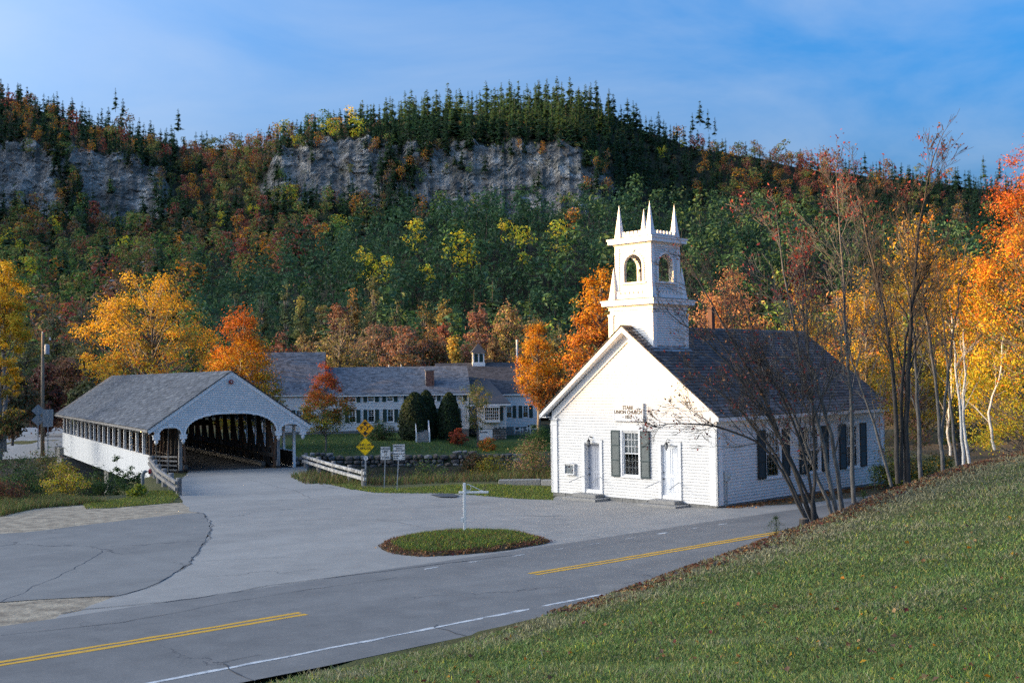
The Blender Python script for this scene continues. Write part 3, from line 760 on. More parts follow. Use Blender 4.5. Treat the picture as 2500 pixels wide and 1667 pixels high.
siding(BK, 0, CW, 0, APEX, [], .21, lambda z: (CW / 2 - (APEX - .26 - z) / slope, CW / 2 + (APEX - .26 - z) / slope), seed=4).build('clapboard_siding', WHITE, ch)['kind'] = 'stuff'
r_ = np.random.default_rng(3); x = -CW - .03
while x < 0:                                    # granite blocks under the sill
    w = r_.uniform(.7, 1.6); x1 = min(x + w, .03)
    bevel(Geo().box((x + .006, -.035 + r_.uniform(-.01, .015), -.45), (x1 - .006, .3, -.012)).build('foundation_stone', FOUND, ch), .015); x = x1
y = 0
while y < CL:
    w = r_.uniform(1.0, 1.9); y1 = min(y + w, CL)
    bevel(Geo().box((-.25, y + .006, -.45), (-.0 + r_.uniform(-.01, .012), y1 - .006, -.012)).build('foundation_stone', FOUND, ch), .015); y = y1
def pilaster(fa, fb, name='corner_board'):
    """corner board with capital on the two faces that meet at a corner; fa, fb map (a from corner, out, z)"""
    g = Geo()
    for fn in (fa, fb):
        fbx(g, fn, -.075, .30, 0, .075, -.01, 3.02); fbx(g, fn, -.085, .03, .0, .085, -.008, 3.02)
    o = g.build(name, WTRIM, ch)
    c = Geo()
    for fn in (fa, fb):
        fbx(c, fn, -.09, .33, 0, .10, 3.02, 3.09); fbx(c, fn, -.07, .30, 0, .075, 3.09, 3.26); fbx(c, fn, -.13, .37, 0, .13, 3.26, 3.34)
    c.build('capital', WTRIM, o)
pilaster(lambda a, o, z: (-a, -o, z), lambda a, o, z: (o, a, z))
pilaster(lambda a, o, z: (-CW + a, -o, z), lambda a, o, z: (-CW - o, a, z))
pilaster(lambda a, o, z: (o, CL - a, z), lambda a, o, z: (-a, CL + o, z))
pilaster(lambda a, o, z: (-CW - o, CL - a, z), lambda a, o, z: (-CW + a, CL + o, z))
for sgn, x0 in ((1, 0), (-1, -CW)):             # frieze, soffit and fascia along both eaves
    s = sgn
    Geo().box((min(x0 + s * .062, x0), .0, 3.10), (max(x0 + s * .062, x0), CL, WZ + .02)).build('frieze', WTRIM, ch)
    e0 = x0 + s * OV; zt = roof_z(x0) - .10
    Geo().box((min(x0 + s * .035, e0 - s * .02), -OV + .03, EAVE - .155), (max(x0 + s * .035, e0 - s * .02), CL + OV - .03, EAVE - .12)).build('soffit', WTRIM, ch)
    Geo().box((min(e0 - s * .03, e0), -OV - .02, EAVE - .17), (max(e0 - s * .03, e0), CL + OV, EAVE - .015)).build('fascia', WTRIM, ch)
for yy, out in ((0, -1), (CL, 1)):              # raking boards on the gables
    for sgn in (1, -1):
        xc, xe = -CW / 2, -CW / 2 + sgn * (CW / 2 + OV)
        y0, y1 = yy + out * (OV), yy + out * (OV - .05)
        g = Geo(); pts = [(xc, y0, APEX - .02), (xe, y0, EAVE - .02), (xe, y0, EAVE - .20), (xc, y0, APEX - .24)]
        g.prism(pts, (0, -out * .05, 0)); g.build('rake_board', WTRIM, ch)
        g = Geo(); y2 = yy + out * .05
        g.prism([(xc, y1, APEX - .27), (xe, y1, EAVE - .16), (xe, y1, EAVE - .13), (xc, y1, APEX - .24)], (0, y2 - y1, 0)); g.build('rake_soffit', WTRIM, ch)
        g = Geo(); g.prism([(xc, yy + out * .03, APEX - .25), (-CW / 2 + sgn * (CW / 2), yy + out * .03, roof_z(0) - .25), (-CW / 2 + sgn * (CW / 2), yy + out * .03, roof_z(0) - .62), (xc, yy + out * .03, APEX - .66)], (0, out * .04, 0)); g.build('rake_frieze', WTRIM, ch)
def cedar(r, v, u):
    b = r.uniform(.75, 1.25); k = r.random()
    c = np.array([.105, .098, .098]) if k < .7 else (np.array([.15, .135, .125]) if k < .85 else np.array([.07, .065, .065]))
    if v < .10: c = c * 1.25 + .02
    return c * b
sl_len = math.hypot(CW / 2 + OV, APEX - EAVE); sa = math.atan2(APEX - EAVE, CW / 2 + OV)
for sgn in (1, -1):
    xe = -CW / 2 + sgn * (CW / 2 + OV); dv = (-sgn * math.cos(sa), 0, math.sin(sa)); nu = (sgn * math.sin(sa), 0, math.cos(sa))
    g = Geo(); g.hexa([(xe, -OV, EAVE - .012), (xe, CL + OV, EAVE - .012), (-CW / 2, CL + OV, APEX - .012), (-CW / 2, -OV, APEX - .012), (xe, -OV, EAVE), (xe, CL + OV, EAVE), (-CW / 2, CL + OV, APEX), (-CW / 2, -OV, APEX)]); g.build('roof_deck', mat('roof_deck', (.09, .08, .07)), ch)
    shingles((xe + sgn * .03, -OV - .03, EAVE + .004), (0, 1, 0), dv, nu, CL + 2 * OV + .06, sl_len, .205, .14, .36, cedar, 11 + sgn, .028, 'roof_shingles', SHING_C, ch)
FLASH = mat('lead_flashing', (.40, .45, .48), (.26, .31, .34), scale=3, rough=.5, metal=.3)
g = Geo()                                        # ridge cap boards
for sgn in (1, -1):
    dv = np.array((-sgn * math.cos(sa), 0, math.sin(sa))); nu = np.array((sgn * math.sin(sa), 0, math.cos(sa))); p = np.array((-CW / 2, 0, APEX + .03))
    for y0, y1 in ((-OV - .03, .2), (2.62, CL + OV + .03)):
        a = p + nu * .012; b = a - dv * .16
        g.hexa([tuple(b + (0, y0, 0)), tuple(b + (0, y1, 0)), tuple(a + (0, y1, 0)), tuple(a + (0, y0, 0)), tuple(b + nu * .02 + (0, y0, 0)), tuple(b + nu * .02 + (0, y1, 0)), tuple(a + nu * .02 + (0, y1, 0)), tuple(a + nu * .02 + (0, y0, 0))])
g.build('ridge_cap', mat('ridge_board', (.12, .11, .105)), ch)
# --- tower
TX, TY = -CW / 2, 1.4074
def ring(g, h, z0, z1, w=None):
    if w is None: g.box((TX - h, TY - h, z0), (TX + h, TY + h, z1)); return g
    g.box((TX - h, TY - h, z0), (TX + h, TY - h + w, z1)); g.box((TX - h, TY + h - w, z0), (TX + h, TY + h, z1)); g.box((TX - h, TY - h + w, z0), (TX - h + w, TY + h - w, z1)); g.box((TX + h - w, TY - h + w, z0), (TX + h, TY + h - w, z1)); return g
TF = [lambda a, o, z, h: (TX + a, TY - h - o, z), lambda a, o, z, h: (TX + h + o, TY + a, z), lambda a, o, z, h: (TX - a, TY + h + o, z), lambda a, o, z, h: (TX - h - o, TY - a, z)]
HB, HU = 1.17, .95
for k, f in enumerate(TF):
    fn = lambda a, o, z, f=f: f(a, o, z, HB)
    siding(fn, -HB, HB, 5.6, 8.0, [], .10, seed=20 + k).build('tower_siding', WHITE, ch)['kind'] = 'stuff'
    for a0_, a1_ in ((-HB - .058, -HB + .2), (HB - .2, HB + .004)):
        g = Geo(); fbx(g, fn, a0_ , a1_, 0, .06, 5.6, 7.85); fbx(g, fn, a0_ - .03, a1_ + .03, 0, .08, 7.78, 7.86); g.build('corner_board', WTRIM, ch)
    fn = lambda a, o, z, f=f: f(a, o, z, HU)
    # belfry wall with an arched opening
    AW, ZS, ZA, Z0 = .50, 9.92, 10.42, 9.22
    def arch_half(z): 
        if z < ZS: return AW
        t = (z - ZS) / (ZA - ZS); return AW * math.sqrt(max(0, 1 - t * t))
    wl_ = Geo(); zs_ = [8.42] + list(np.arange(8.52, 10.86, .10)); zs_[-1] = 10.86
    for z0, z1 in zip(zs_[:-1], zs_[1:]):
        zm = (z0 + z1) / 2; ah = arch_half(zm) if Z0 < zm < ZA else 0
        a_top = arch_half(z1) if Z0 < zm < ZA and z1 < ZA else ah
        for sg in (-1, 1):
            lo, hi = (-HU, -ah) if sg < 0 else (ah, HU)
            if ah == 0 and sg > 0: continue
            if ah == 0: lo, hi = -HU, HU
            fbx(wl_, fn, lo, hi, -.10, .0, z0, z1)
            e = .04
            wl_.hexa([fn(lo, 0, z0), fn(hi, 0, z0), fn(hi, e, z0), fn(lo, e, z0), fn(lo, 0, z1), fn(hi, 0, z1), fn(hi, .004, z1), fn(lo, .004, z1)])
    o = wl_.build('belfry_wall', WHITE, ch); o['kind'] = 'stuff'
    tr = Geo(); n = 14; ang = np.linspace(0, math.pi, n)
    inn = [(-AW, Z0)] + [(-AW * math.cos(a), ZS + (ZA - ZS) * math.sin(a)) for a in ang] + [(AW, Z0)]
    out_ = [(-AW - .10, Z0)] + [(-(AW + .10) * math.cos(a), ZS + (ZA - ZS + .10) * math.sin(a)) for a in ang] + [(AW + .10, Z0)]
    for i in range(len(inn) - 1):
        (a0, z0), (a1, z1), (b0, y0), (b1, y1) = inn[i], inn[i + 1], out_[i], out_[i + 1]
        tr.hexa([fn(a0, -.11, z0), fn(a1, -.11, z1), fn(b1, -.11, y1), fn(b0, -.11, y0), fn(a0, .06, z0), fn(a1, .06, z1), fn(b1, .06, y1), fn(b0, .06, y0)])
    t_ = tr.build('arch_trim', WTRIM, ch)
    s = Geo(); fbx(s, fn, -AW - .18, AW + .18, -.12, .10, Z0 - .08, Z0 - .002); s.build('sill', WTRIM, t_)
    s = Geo(); s.hexa([fn(-.05, .062, ZA + .02), fn(.05, .062, ZA + .02), fn(.05, .09, ZA + .02), fn(-.05, .09, ZA + .02), fn(-.08, .062, ZA + .2), fn(.08, .062, ZA + .2), fn(.08, .09, ZA + .2), fn(-.08, .09, ZA + .2)]); s.build('keystone', WTRIM, t_)
    for a0_, a1_ in ((-HU - .053, -HU + .17), (HU - .17, HU)):
        g = Geo(); fbx(g, fn, a0_, a1_, 0, .055, 8.42, 10.86); fbx(g, fn, a0_ - .02, a1_ + .03, 0, .065, 10.45, 10.52); g.build('corner_board', WTRIM, ch)
    # parapets with battlements
    for (hh, zb) in ((1.10, 8.50), (.90, 11.10)):
        fn2 = lambda a, o, z, f=f, hh=hh: f(a, o, z, hh)
        p = Geo(); fbx(p, fn2, -hh + .16, hh - .16, -.05, .0, zb, zb + .20); p.build('parapet', WTRIM, ch)
        nm = 6 if hh < 1 else 7; step = (2 * hh - .5) / nm
        for i in range(nm):
            a = -hh + .25 + step * (i + .5)
            m_ = Geo(); fbx(m_, fn2, a - step * .3, a + step * .3, -.055, .012, zb + .20, zb + .30); fbx(m_, fn2, a - step * .34, a + step * .34, -.06, .022, zb + .30, zb + .325); m_.build('battlement', WTRIM, ch)
for zz, hh, t in ((8.12, HB, 0), (10.80, HU, 1)):   # cornices
    g = Geo(); ring(g, hh + .05, zz - .10, zz + .04); ring(g, hh + .10, zz + .04, zz + .10); ring(g, hh + .27, zz + .10, zz + .25); ring(g, hh + .31, zz + .25, zz + .33)
    g.build('cornice', WTRIM, ch)
    e = hh + .33; g = Geo(); g.hexa([(TX - e, TY - e, zz + .332), (TX + e, TY - e, zz + .332), (TX + e, TY + e, zz + .332), (TX - e, TY + e, zz + .332), (TX - hh * .9, TY - hh * .9, zz + .42), (TX + hh * .9, TY - hh * .9, zz + .42), (TX + hh * .9, TY + hh * .9, zz + .42), (TX - hh * .9, TY + hh * .9, zz + .42)])
    g.build('cornice_roof', mat('tin_roof', (.30, .27, .25), (.2, .18, .16)), ch)
for hh, zb, zt, w in ((1.10, 8.46, 9.92, .17), (.90, 11.06, 12.66, .17)):
    for sx_ in (-1, 1):
        for sy_ in (-1, 1):
            cx_, cy_ = TX + sx_ * (hh - .05), TY + sy_ * (hh - .05)
            g = Geo(); g.box((cx_ - w, cy_ - w, zb), (cx_ + w, cy_ + w, zb + .10)); w2 = w * .92
            g.add([(cx_ - w2, cy_ - w2, zb + .10), (cx_ + w2, cy_ - w2, zb + .10), (cx_ + w2, cy_ + w2, zb + .10), (cx_ - w2, cy_ + w2, zb + .10), (cx_, cy_, zt)], t=[(0, 1, 4), (1, 2, 4), (2, 3, 4), (3, 0, 4)])
            g.build('pinnacle', WTRIM, ch)
Geo().box((TX - .9, TY - .9, 8.36), (TX + .9, TY + .9, 8.52)).build('belfry_floor', mat('weathered_deck', (.3, .28, .25)), ch)
bz = Geo(); bz.lathe([(.34, 0), (.31, .05), (.25, .18), (.2, .36), (.12, .44), (.04, .46)], (TX, TY, 9.32)); bell = bz.build('bell', mat('bronze', (.16, .11, .05), (.08, .06, .035), rough=.4, metal=.8), ch, True)
wh = Geo(); a = np.linspace(0, 2 * math.pi, 33); wh.tube([(TX + .42, TY + .48 * math.cos(t), 9.72 + .48 * math.sin(t)) for t in a], .028, 6)
for k in range(6): t = k * math.pi / 3; wh.bar((TX + .42, TY, 9.72), (TX + .42, TY + .46 * math.cos(t), 9.72 + .46 * math.sin(t)), .03, .03)
wh.bar((TX - .45, TY, 9.80), (TX + .45, TY, 9.80), .09, .12); wh.build('bell_wheel', mat('old_wood', (.22, .16, .11), (.12, .09, .06)), ch)
fl = Geo()                                        # lead flashing at the foot of the tower
zl = roof_z(TX + HB)
for sgn in (1, -1):
    fl.hexa([(TX, TY - HB - .26, roof_z(TX) + .034), (TX + sgn * (HB + .28), TY - HB - .26, roof_z(TX + HB + .28) + .034), (TX + sgn * (HB + .28), TY - HB - .01, roof_z(TX + HB + .28) + .034), (TX, TY - HB - .01, roof_z(TX) + .034), (TX, TY - HB - .26, roof_z(TX) + .05), (TX + sgn * (HB + .28), TY - HB - .26, roof_z(TX + HB + .28) + .05), (TX + sgn * (HB + .28), TY - HB - .01, roof_z(TX + HB + .28) + .05), (TX, TY - HB - .01, roof_z(TX) + .05)])
    a0, a1 = TX + sgn * (HB + .01), TX + sgn * (HB + .30)
    fl.hexa([(a0, TY - HB, roof_z(a0) + .034), (a1, TY - HB, roof_z(a1) + .034), (a1, TY + HB, roof_z(a1) + .034), (a0, TY + HB, roof_z(a0) + .034), (a0, TY - HB, roof_z(a0) + .05), (a1, TY - HB, roof_z(a1) + .05), (a1, TY + HB, roof_z(a1) + .05), (a0, TY + HB, roof_z(a0) + .05)])
fl.build('flashing', FLASH, ch)
BRICK = mat('old_brick', (.13, .065, .05), (.08, .045, .038), scale=12, rough=.9, bump=.5)
gch = Geo(); gch.box((TX - .12, 5.9, 6.6), (TX + .12, 6.14, 8.25)); gch.box((TX - .145, 5.875, 8.25), (TX + .145, 6.165, 8.33)); gch.build('chimney', BRICK, ch)
# --- doors, windows, shutters on the front
DOORW = mat('door_paint_white', (.78, .79, .80), (.72, .73, .75), scale=2, rough=.45); DOORG = mat('door_paint_grey', (.40, .42, .47), (.35, .37, .42), scale=2, rough=.45)
def door(a0, a1, z0, z1, inset, m, hinge_shadow):
    g = Geo(); fbx(g, FR, a0 - .15, a0, 0, .07, z0 - .2, z1 + .14); fbx(g, FR, a1, a1 + .15, 0, .07, z0 - .2, z1 + .14); fbx(g, FR, a0, a1, 0, .068, z1, z1 + .14)
    g.prism([FR(a0 - .17, .0, z1 + .14), FR(a1 + .17, .0, z1 + .14), FR((a0 + a1) / 2, .0, z1 + .21)], (0, -.09, 0))
    fbx(g, FR, a0, a1, -inset - .05, .03, z0 - .19, z0 - .001); fr = g.build('door_casing', WTRIM, ch)
    g = Geo(); fbx(g, FR, a0, a0 + .012, -inset, .0, z0, z1); fbx(g, FR, a1 - .012, a1, -inset, 0, z0, z1); fbx(g, FR, a0 + .012, a1 - .012, -inset, 0, z1 - .012, z1); g.build('jamb', WTRIM, fr)
    d = Geo(); fbx(d, FR, a0 + .012, a1 - .012, -inset - .05, -inset, z0, z1 - .012)
    do = d.build('door', m, ch); w = a1 - a0
    for (p, q_, u0, u1) in ((.14, .46, .42, .94), (.56, .88, .42, .94), (.14, .46, .08, .36), (.56, .88, .08, .36)):
        pg = Geo(); b0, b1 = a0 + w * p, a0 + w * q_; y0, y1 = z0 + (z1 - z0) * u0, z0 + (z1 - z0) * u1
        for (s0, s1, v0, v1) in ((b0, b1, y0, y0 + .02), (b0, b1, y1 - .02, y1), (b0, b0 + .02, y0 + .02, y1 - .02), (b1 - .02, b1, y0 + .02, y1 - .02)): fbx(pg, FR, s0, s1, -inset + .001, -inset + .014, v0, v1)
        pg.build('door_panel_moulding', m, do)
    k = Geo(); c = FR(a0 + .07, -inset + .05, z0 + .95); k.lathe([(.02, -.02), (.032, 0), (.02, .02)], c, 10); c2 = FR(a0 + .07, -inset + .04, z0 + .68); k.lathe([(.02, -.035), (.024, 0), (.02, .035)], c2, 8); k.build('door_knob', IRON, do)
    return do
door(*F_OPEN[0][:4], .20, DOORG, 1); door(*F_OPEN[1][:4], .06, DOORW, 0)
window(ch, FR, *F_OPEN[2][:4], 4, 3)
g = Geo(); a0, a1 = F_OPEN[2][:2]; fbx(g, FR, a0 - .10, a0, 0, .065, .86, 2.9); fbx(g, FR, a1, a1 + .10, 0, .065, .86, 2.9); g.prism([FR(-5.10, 0, 2.87), FR(-3.70, 0, 2.87), FR(-3.70, 0, 3.08), FR(-4.40, 0, 3.15), FR(-5.10, 0, 3.08)], (0, -.07, 0)); g.build('window_casing', WTRIM, ch)
shutter(ch, FR, -5.45, -4.97, .90, 2.88, SHUT, .066); shutter(ch, FR, -3.83, -3.35, .90, 2.88, SHUT, .066)
for (a, b), lab in zip(S_WIN, ('', '', '')):
    window(ch, SD, a, b, .86, 2.82, 4, 3)
    g = Geo(); fbx(g, SD, a - .07, a, 0, .06, .80, 2.82); fbx(g, SD, b, b + .07, 0, .06, .80, 2.82); fbx(g, SD, a - .07, b + .07, 0, .062, 2.822, 2.99); g.build('window_casing', WTRIM, ch)
    shutter(ch, SD, a - .66, a - .08, .84, 2.86, SHUTK, .062); shutter(ch, SD, b + .08, b + .66, .84, 2.86, SHUTK, .062)
# sign over the window
sg = Geo(); fbx(sg, FR, -5.20, -3.66, .03, .13, 3.32, 4.0); sgo = sg.build('name_board', WTRIM, ch)
fm = Geo()
for (p, q_, u0, u1) in ((-5.24, -3.62, 3.28, 3.32), (-5.24, -3.62, 4.0, 4.04), (-5.24, -5.20, 3.32, 4.0), (-3.66, -3.62, 3.32, 4.0)): fbx(fm, FR, p, q_, .02, .14, u0, u1)
fm.build('frame', WTRIM, sgo)
GOLD = mat('dark_gold_letters', (.075, .045, .012), (.04, .025, .01), scale=8, rough=.5)
for s, z, sz, wx in (('STARK', 3.845, .215, 1.0), ('UNION CHURCH', 3.655, .215, .98), ('- 1853 -', 3.455, .20, 1.05)):
    t = text(s, sz, sgo, GOLD, (-4.43, -.132, z), (R(90), 0, 0), bold=.007, sx=wx * .93)
# porch lamps
LAMPG = mat('lamp_glass', (.5, .5, .48), (.4, .4, .38), rough=.2)
for cx_ in (-6.60, -2.33):
    lz = 2.44
    l = Geo(); l.box((cx_ - .05, -.07, lz - .02), (cx_ + .05, -.045, lz + .12)); l.tube([(cx_, -.07, lz + .08), (cx_, -.15, lz + .14), (cx_, -.23, lz + .10), (cx_, -.24, lz + .02)], .014, 6)
    l.lathe([(.005, .10), (.075, .02), (.085, .0), (.08, -.005)], (cx_, -.24, lz - .06), 6); l.lathe([(.055, 0), (.06, .015)], (cx_, -.24, lz - .25), 6); l.lathe([(.01, -.08), (.03, -.01)], (cx_, -.24, lz - .25), 6)
    for k in range(6): t = k * math.pi / 3; l.bar((cx_ + .055 * math.cos(t), -.24 + .055 * math.sin(t), lz - .24), (cx_ + .075 * math.cos(t), -.24 + .075 * math.sin(t), lz - .06), .01, .01)
    lo = l.build('wall_lamp', IRON, ch)
    Geo().lathe([(.045, 0), (.065, .17)], (cx_, -.24, lz - .235), 6).build('lamp_glass', LAMPG, lo)
# granite steps, two slabs at each door
for cx_ in (-6.58, -2.32):
    for (hw, dp, z0, z1) in ((.98, .92, -.32, -.05), (.68, .56, -.048, .10)):
        j = random.uniform(-.02, .02)
        bevel(Geo().box((cx_ - hw + j, -.06 - dp, z0), (cx_ + hw + j, -.062, z1)).build('door_step', GRANITE, ch), .012)
    for sg_ in (-1, 1):
        p0 = (cx_ + sg_ * .5, -.12, .82); p1 = (cx_ + sg_ * .62, -.90, .60)
        g = Geo(); g.tube([p0, p1], .016, 6); g.tube([(p0[0], -.02, p0[2]), p0], .014, 6); g.build('handrail', mat('galvanised', (.45, .46, .47), (.35, .36, .37), rough=.5, metal=.5), ch)
# notice box
nb_ = Geo(); fbx(nb_, FR, -8.16, -8.12, .02, .16, .84, 1.32); fbx(nb_, FR, -7.62, -7.58, .02, .16, .84, 1.32); fbx(nb_, FR, -8.12, -7.62, .02, .158, .84, .89); fbx(nb_, FR, -8.12, -7.62, .02, .158, 1.27, 1.32); fbx(nb_, FR, -8.12, -7.62, .02, .05, .89, 1.27)
nb_.prism([FR(-8.22, .0, 1.322), FR(-7.52, .0, 1.322), FR(-7.87, .0, 1.40)], (0, -.2, 0)); nbo = nb_.build('notice_box', WTRIM, ch)
pg = Geo(); pg.add([FR(-8.12, .13, .89), FR(-7.62, .13, .89), FR(-7.62, .13, 1.27), FR(-8.12, .13, 1.27)], [(0, 1, 2, 3)]); pg.build('pane', GLASS, nbo)
for (a, z, rr_) in ((-7.95, 1.18, .04), (-7.74, 1.03, .04)): Geo().lathe([(rr_, 0), (rr_ * .9, .02)], (0, 0, 0), 10).build('notice', mat('dark_red_paper', (.16, .02, .03), rough=.8), nbo).matrix_local = Matrix.Translation(FR(a, .052, z)) @ Matrix.Rotation(R(90), 4, 'X')
# electric meter with conduit on the side wall
mb_ = Geo(); fbx(mb_, SD, .42, .66, .03, .15, .95, 1.32); mo = mb_.build('meter_box', mat('meter_grey', (.55, .55, .54), (.45, .45, .44), rough=.5), ch)
Geo().lathe([(.075, 0), (.075, .07), (.05, .10)], (0, 0, 0), 12).build('meter_dial', LAMPG, mo).matrix_local = Matrix.Translation((.15, .56, 1.15)) @ Matrix.Rotation(R(90), 4, 'Y')
for y_ in (.47, .60): Geo().tube([(.06, y_, .95), (.06, y_, -.1)], .022, 8).build('conduit', MATS['meter_grey'], mo)
cd = Geo(); cd.tube([(-.25, -.035, 2.98), (-.25, -.035, .02)], .010, 6); cd.build('cable', MATS['galvanised'], ch)
# ================================================================ COVERED BRIDGE
BYAW = .4935; B0 = (-17.826, 73.937, -.478)
br = thing('covered_bridge', 'white covered bridge with grey shingled roof and three arched portal openings', 'covered bridge', B0, BYAW)
BH, HE, HR, BL = 5.18, 2.74, 6.30, 44.2
bs_ = (HR - HE) / BH; ba = math.atan2(HR - HE, BH); bsl = math.hypot(BH, HR - HE)
WOODD = mat('bridge_timber_dark', (.060, .042, .030), (.032, .024, .018), scale=5, rough=.9, stretch=(1, 1, .15), bump=.4)
WOODR = mat('bridge_timber_brown', (.155, .078, .042), (.085, .042, .026), scale=5, rough=.85, stretch=(1, 1, .15), bump=.4)
WOODG = mat('weathered_timber', (.30, .285, .27), (.13, .12, .112), scale=6, rough=.9, stretch=(1, 1, .2), bump=.6)
WPANEL = mat('white_panel_paint', (.66, .67, .68), (.58, .595, .60), scale=1.5, rough=.6, stretch=(2.5, 2.5, .15), bump=.1)
CONC = mat('concrete', (.30, .29, .27), (.17, .165, .155), scale=2.5, rough=.9, bump=.4)
BF = lambda a, o, z: (a, -o, z)
A_W, A_S, A_T = 2.90, 2.28, 3.62
def sup(t, p=2.5): return max(0.0, 1 - min(1, t) ** p) ** (1 / p)
def big_half(z): return A_W if z < A_S else A_W * sup((z - A_S) / (A_T - A_S))
def small_half(z): return .67 if z < 2.40 else .67 * sup((z - 2.40) / .46, 2.2)
g = Geo(); z = 2.36; ex = .112
while z < HR - .3:
    zm = z + ex / 2; h = (HR - .16 - z) / bs_; h2 = (HR - .16 - z - ex) / bs_
    h = min(h, 4.78 if z < 2.6 else h); h2 = min(h2, 4.78 if z < 2.5 else h2)
    cuts = []
    if zm < A_T: b = big_half(zm); cuts.append((-b, b))
    if zm < 2.86:
        s = small_half(zm); cuts += [(-3.82 - s, -3.82 + s), (3.82 - s, 3.82 + s)]
    for p, q_ in intervals(-h, h, cuts):
        p2 = -max(h2, 0) if p == -h else p; q2 = max(h2, 0) if q_ == h else q_
        g.hexa([(p, .06, z), (q_, .06, z), (q_, -.045, z), (p, -.045, z), (p2, .06, z + ex), (q2, .06, z + ex), (q2, -.001, z + ex), (p2, -.001, z + ex)])
    z += ex
g.build('gable_siding', WHITE, br)['kind'] = 'stuff'
def band(cx_, hw, zs, zt, p, name, w=.13):
    n = 40; th = np.linspace(0, math.pi, n); e = 2 / p
    f = lambda hw_, ht: [(cx_ - hw_ * math.copysign(abs(math.cos(t)) ** e, math.cos(t)), zs + ht * abs(math.sin(t)) ** e) for t in th]
    a = [(cx_ - hw, 2.36)] + f(hw, zt - zs) + [(cx_ + hw, 2.36)]; b = [(cx_ - hw - w * .7, 2.36)] + f(hw + w * .7, zt - zs + w) + [(cx_ + hw + w * .7, 2.36)]
    g = Geo()
    for i in range(len(a) - 1):
        g.hexa([(a[i][0], .08, a[i][1]), (a[i + 1][0], .08, a[i + 1][1]), (b[i + 1][0], .08, b[i + 1][1]), (b[i][0], .08, b[i][1]), (a[i][0], -.065, a[i][1]), (a[i + 1][0], -.065, a[i + 1][1]), (b[i + 1][0], -.065, b[i + 1][1]), (b[i][0], -.065, b[i][1])])
    o = g.build(name, WTRIM, br)
    k = Geo(); k.hexa([(cx_ - .12 * hw ** .3, -.066, zt + .01), (cx_ + .12 * hw ** .3, -.066, zt + .01), (cx_ + .12 * hw ** .3, -.10, zt + .01), (cx_ - .12 * hw ** .3, -.10, zt + .01), (cx_ - .17 * hw ** .3, -.066, zt + .22), (cx_ + .17 * hw ** .3, -.066, zt + .22), (cx_ + .17 * hw ** .3, -.10, zt + .22), (cx_ - .17 * hw ** .3, -.10, zt + .22)]); k.build('keystone', WTRIM, o)
band(0, A_W, A_S, A_T, 2.5, 'arch_trim'); band(-3.82, .67, 2.40, 2.86, 2.2, 'arch_trim'); band(3.82, .67, 2.40, 2.86, 2.2, 'arch_trim')
for cx_ in (-4.66, -3.03, 3.03, 4.66):
    g = Geo(); g.box((cx_ - .20, -.09, 2.12), (cx_ + .20, .14, 2.38)); g.box((cx_ - .23, -.11, 2.34), (cx_ + .23, .15, 2.40))
    o = g.build('pendant_block', WTRIM, br)
    Geo().lathe([(.01, 0), (.06, .04), (.115, .14), (.13, .22), (.09, .27), (.13, .30), (.13, .318)], (cx_, .02, 1.80), 14).build('pendant_drop', WTRIM, o, True)
for sgn in (-1, 1):
    for yy, out in ((-.06, -1), (BL - .1, 1)):
        g = Geo(); g.prism([(0, yy, HR - .02), (sgn * BH, yy, HE - .02), (sgn * (BH - .06), yy, HE - .27), (0, yy, HR - .27)], (0, .07 if out < 0 else .07, 0)); g.build('rake_board', WTRIM, br)
    g = Geo(); g.hexa([(sgn * BH, -.12, HE), (sgn * BH, BL, HE), (0, BL, HR), (0, -.12, HR), (sgn * BH, -.12, HE + .02), (sgn * BH, BL, HE + .02), (0, BL, HR + .02), (0, -.12, HR + .02)]); g.build('roof_deck', MATS['roof_deck'], br)
    def slate(r, v, u, sgn=sgn):
        b = r.uniform(.72, 1.28); c = np.array([.098, .108, .124]); k = r.random()
        if k < .16: c = np.array([.062, .07, .082])
        elif k > .88: c = np.array([.14, .15, .162])
        if .955 < u: c = c * .5 + np.array([.24, .19, .15]) * .5
        return c * b
    shingles((sgn * (BH + .03), -.15, HE + .024), (0, 1, 0), (-sgn * math.cos(ba), 0, math.sin(ba)), (sgn * math.sin(ba), 0, math.cos(ba)), BL + .2, bsl, .225 if sgn < 0 else .45, .22, .62, slate, 31 + sgn, .022, 'roof_shingles', SHING_B, br, .8)
    Geo().box((sgn * BH - .05, -.05, HE - .16), (sgn * BH + .012, BL, HE - .004)).build('eave_board', WOODG if sgn < 0 else WTRIM, br)
# fairy lights along eave and rake
g = Geo(); r_ = np.random.default_rng(9)
def dot(p, s=.028): g.add(np.array([(1, 0, 0), (-1, 0, 0), (0, 1, 0), (0, -1, 0), (0, 0, 1), (0, 0, -1)]) * s + np.array(p), t=[(0, 2, 4), (2, 1, 4), (1, 3, 4), (3, 0, 4), (2, 0, 5), (1, 2, 5), (3, 1, 5), (0, 3, 5)])
for k in range(150): dot((-BH + .02, .2 + k * .29, HE - .20 - r_.uniform(0, .10)))
for sgn in (-1, 1):
    for k in range(18): t = (k + .5) / 18; dot((sgn * BH * t, -.09, HR - (HR - HE) * t - .09 + r_.uniform(-.02, .02)), .025)
g.build('string_lights', mat('dark_bulbs', (.10, .09, .08), (.3, .3, .28), scale=9, rough=.4), br)['kind'] = 'stuff'
# red alarm beacon below the peak
g = Geo(); g.lathe([(.13, 0), (.15, .04), (.15, .12), (.07, .15)], (0, 0, 0), 14); o = g.build('alarm_beacon', mat('red_paint', (.30, .02, .02), (.2, .015, .015), rough=.4), br); o.matrix_local = Matrix.Translation((-.05, -.02, 5.62)) @ Matrix.Rotation(R(90), 4, 'X')
Geo().lathe([(.06, 0), (.06, .03)], (0, 0, 0), 12).build('beacon_lens', LAMPG, o).matrix_local = Matrix.Translation((0, 0, .15))
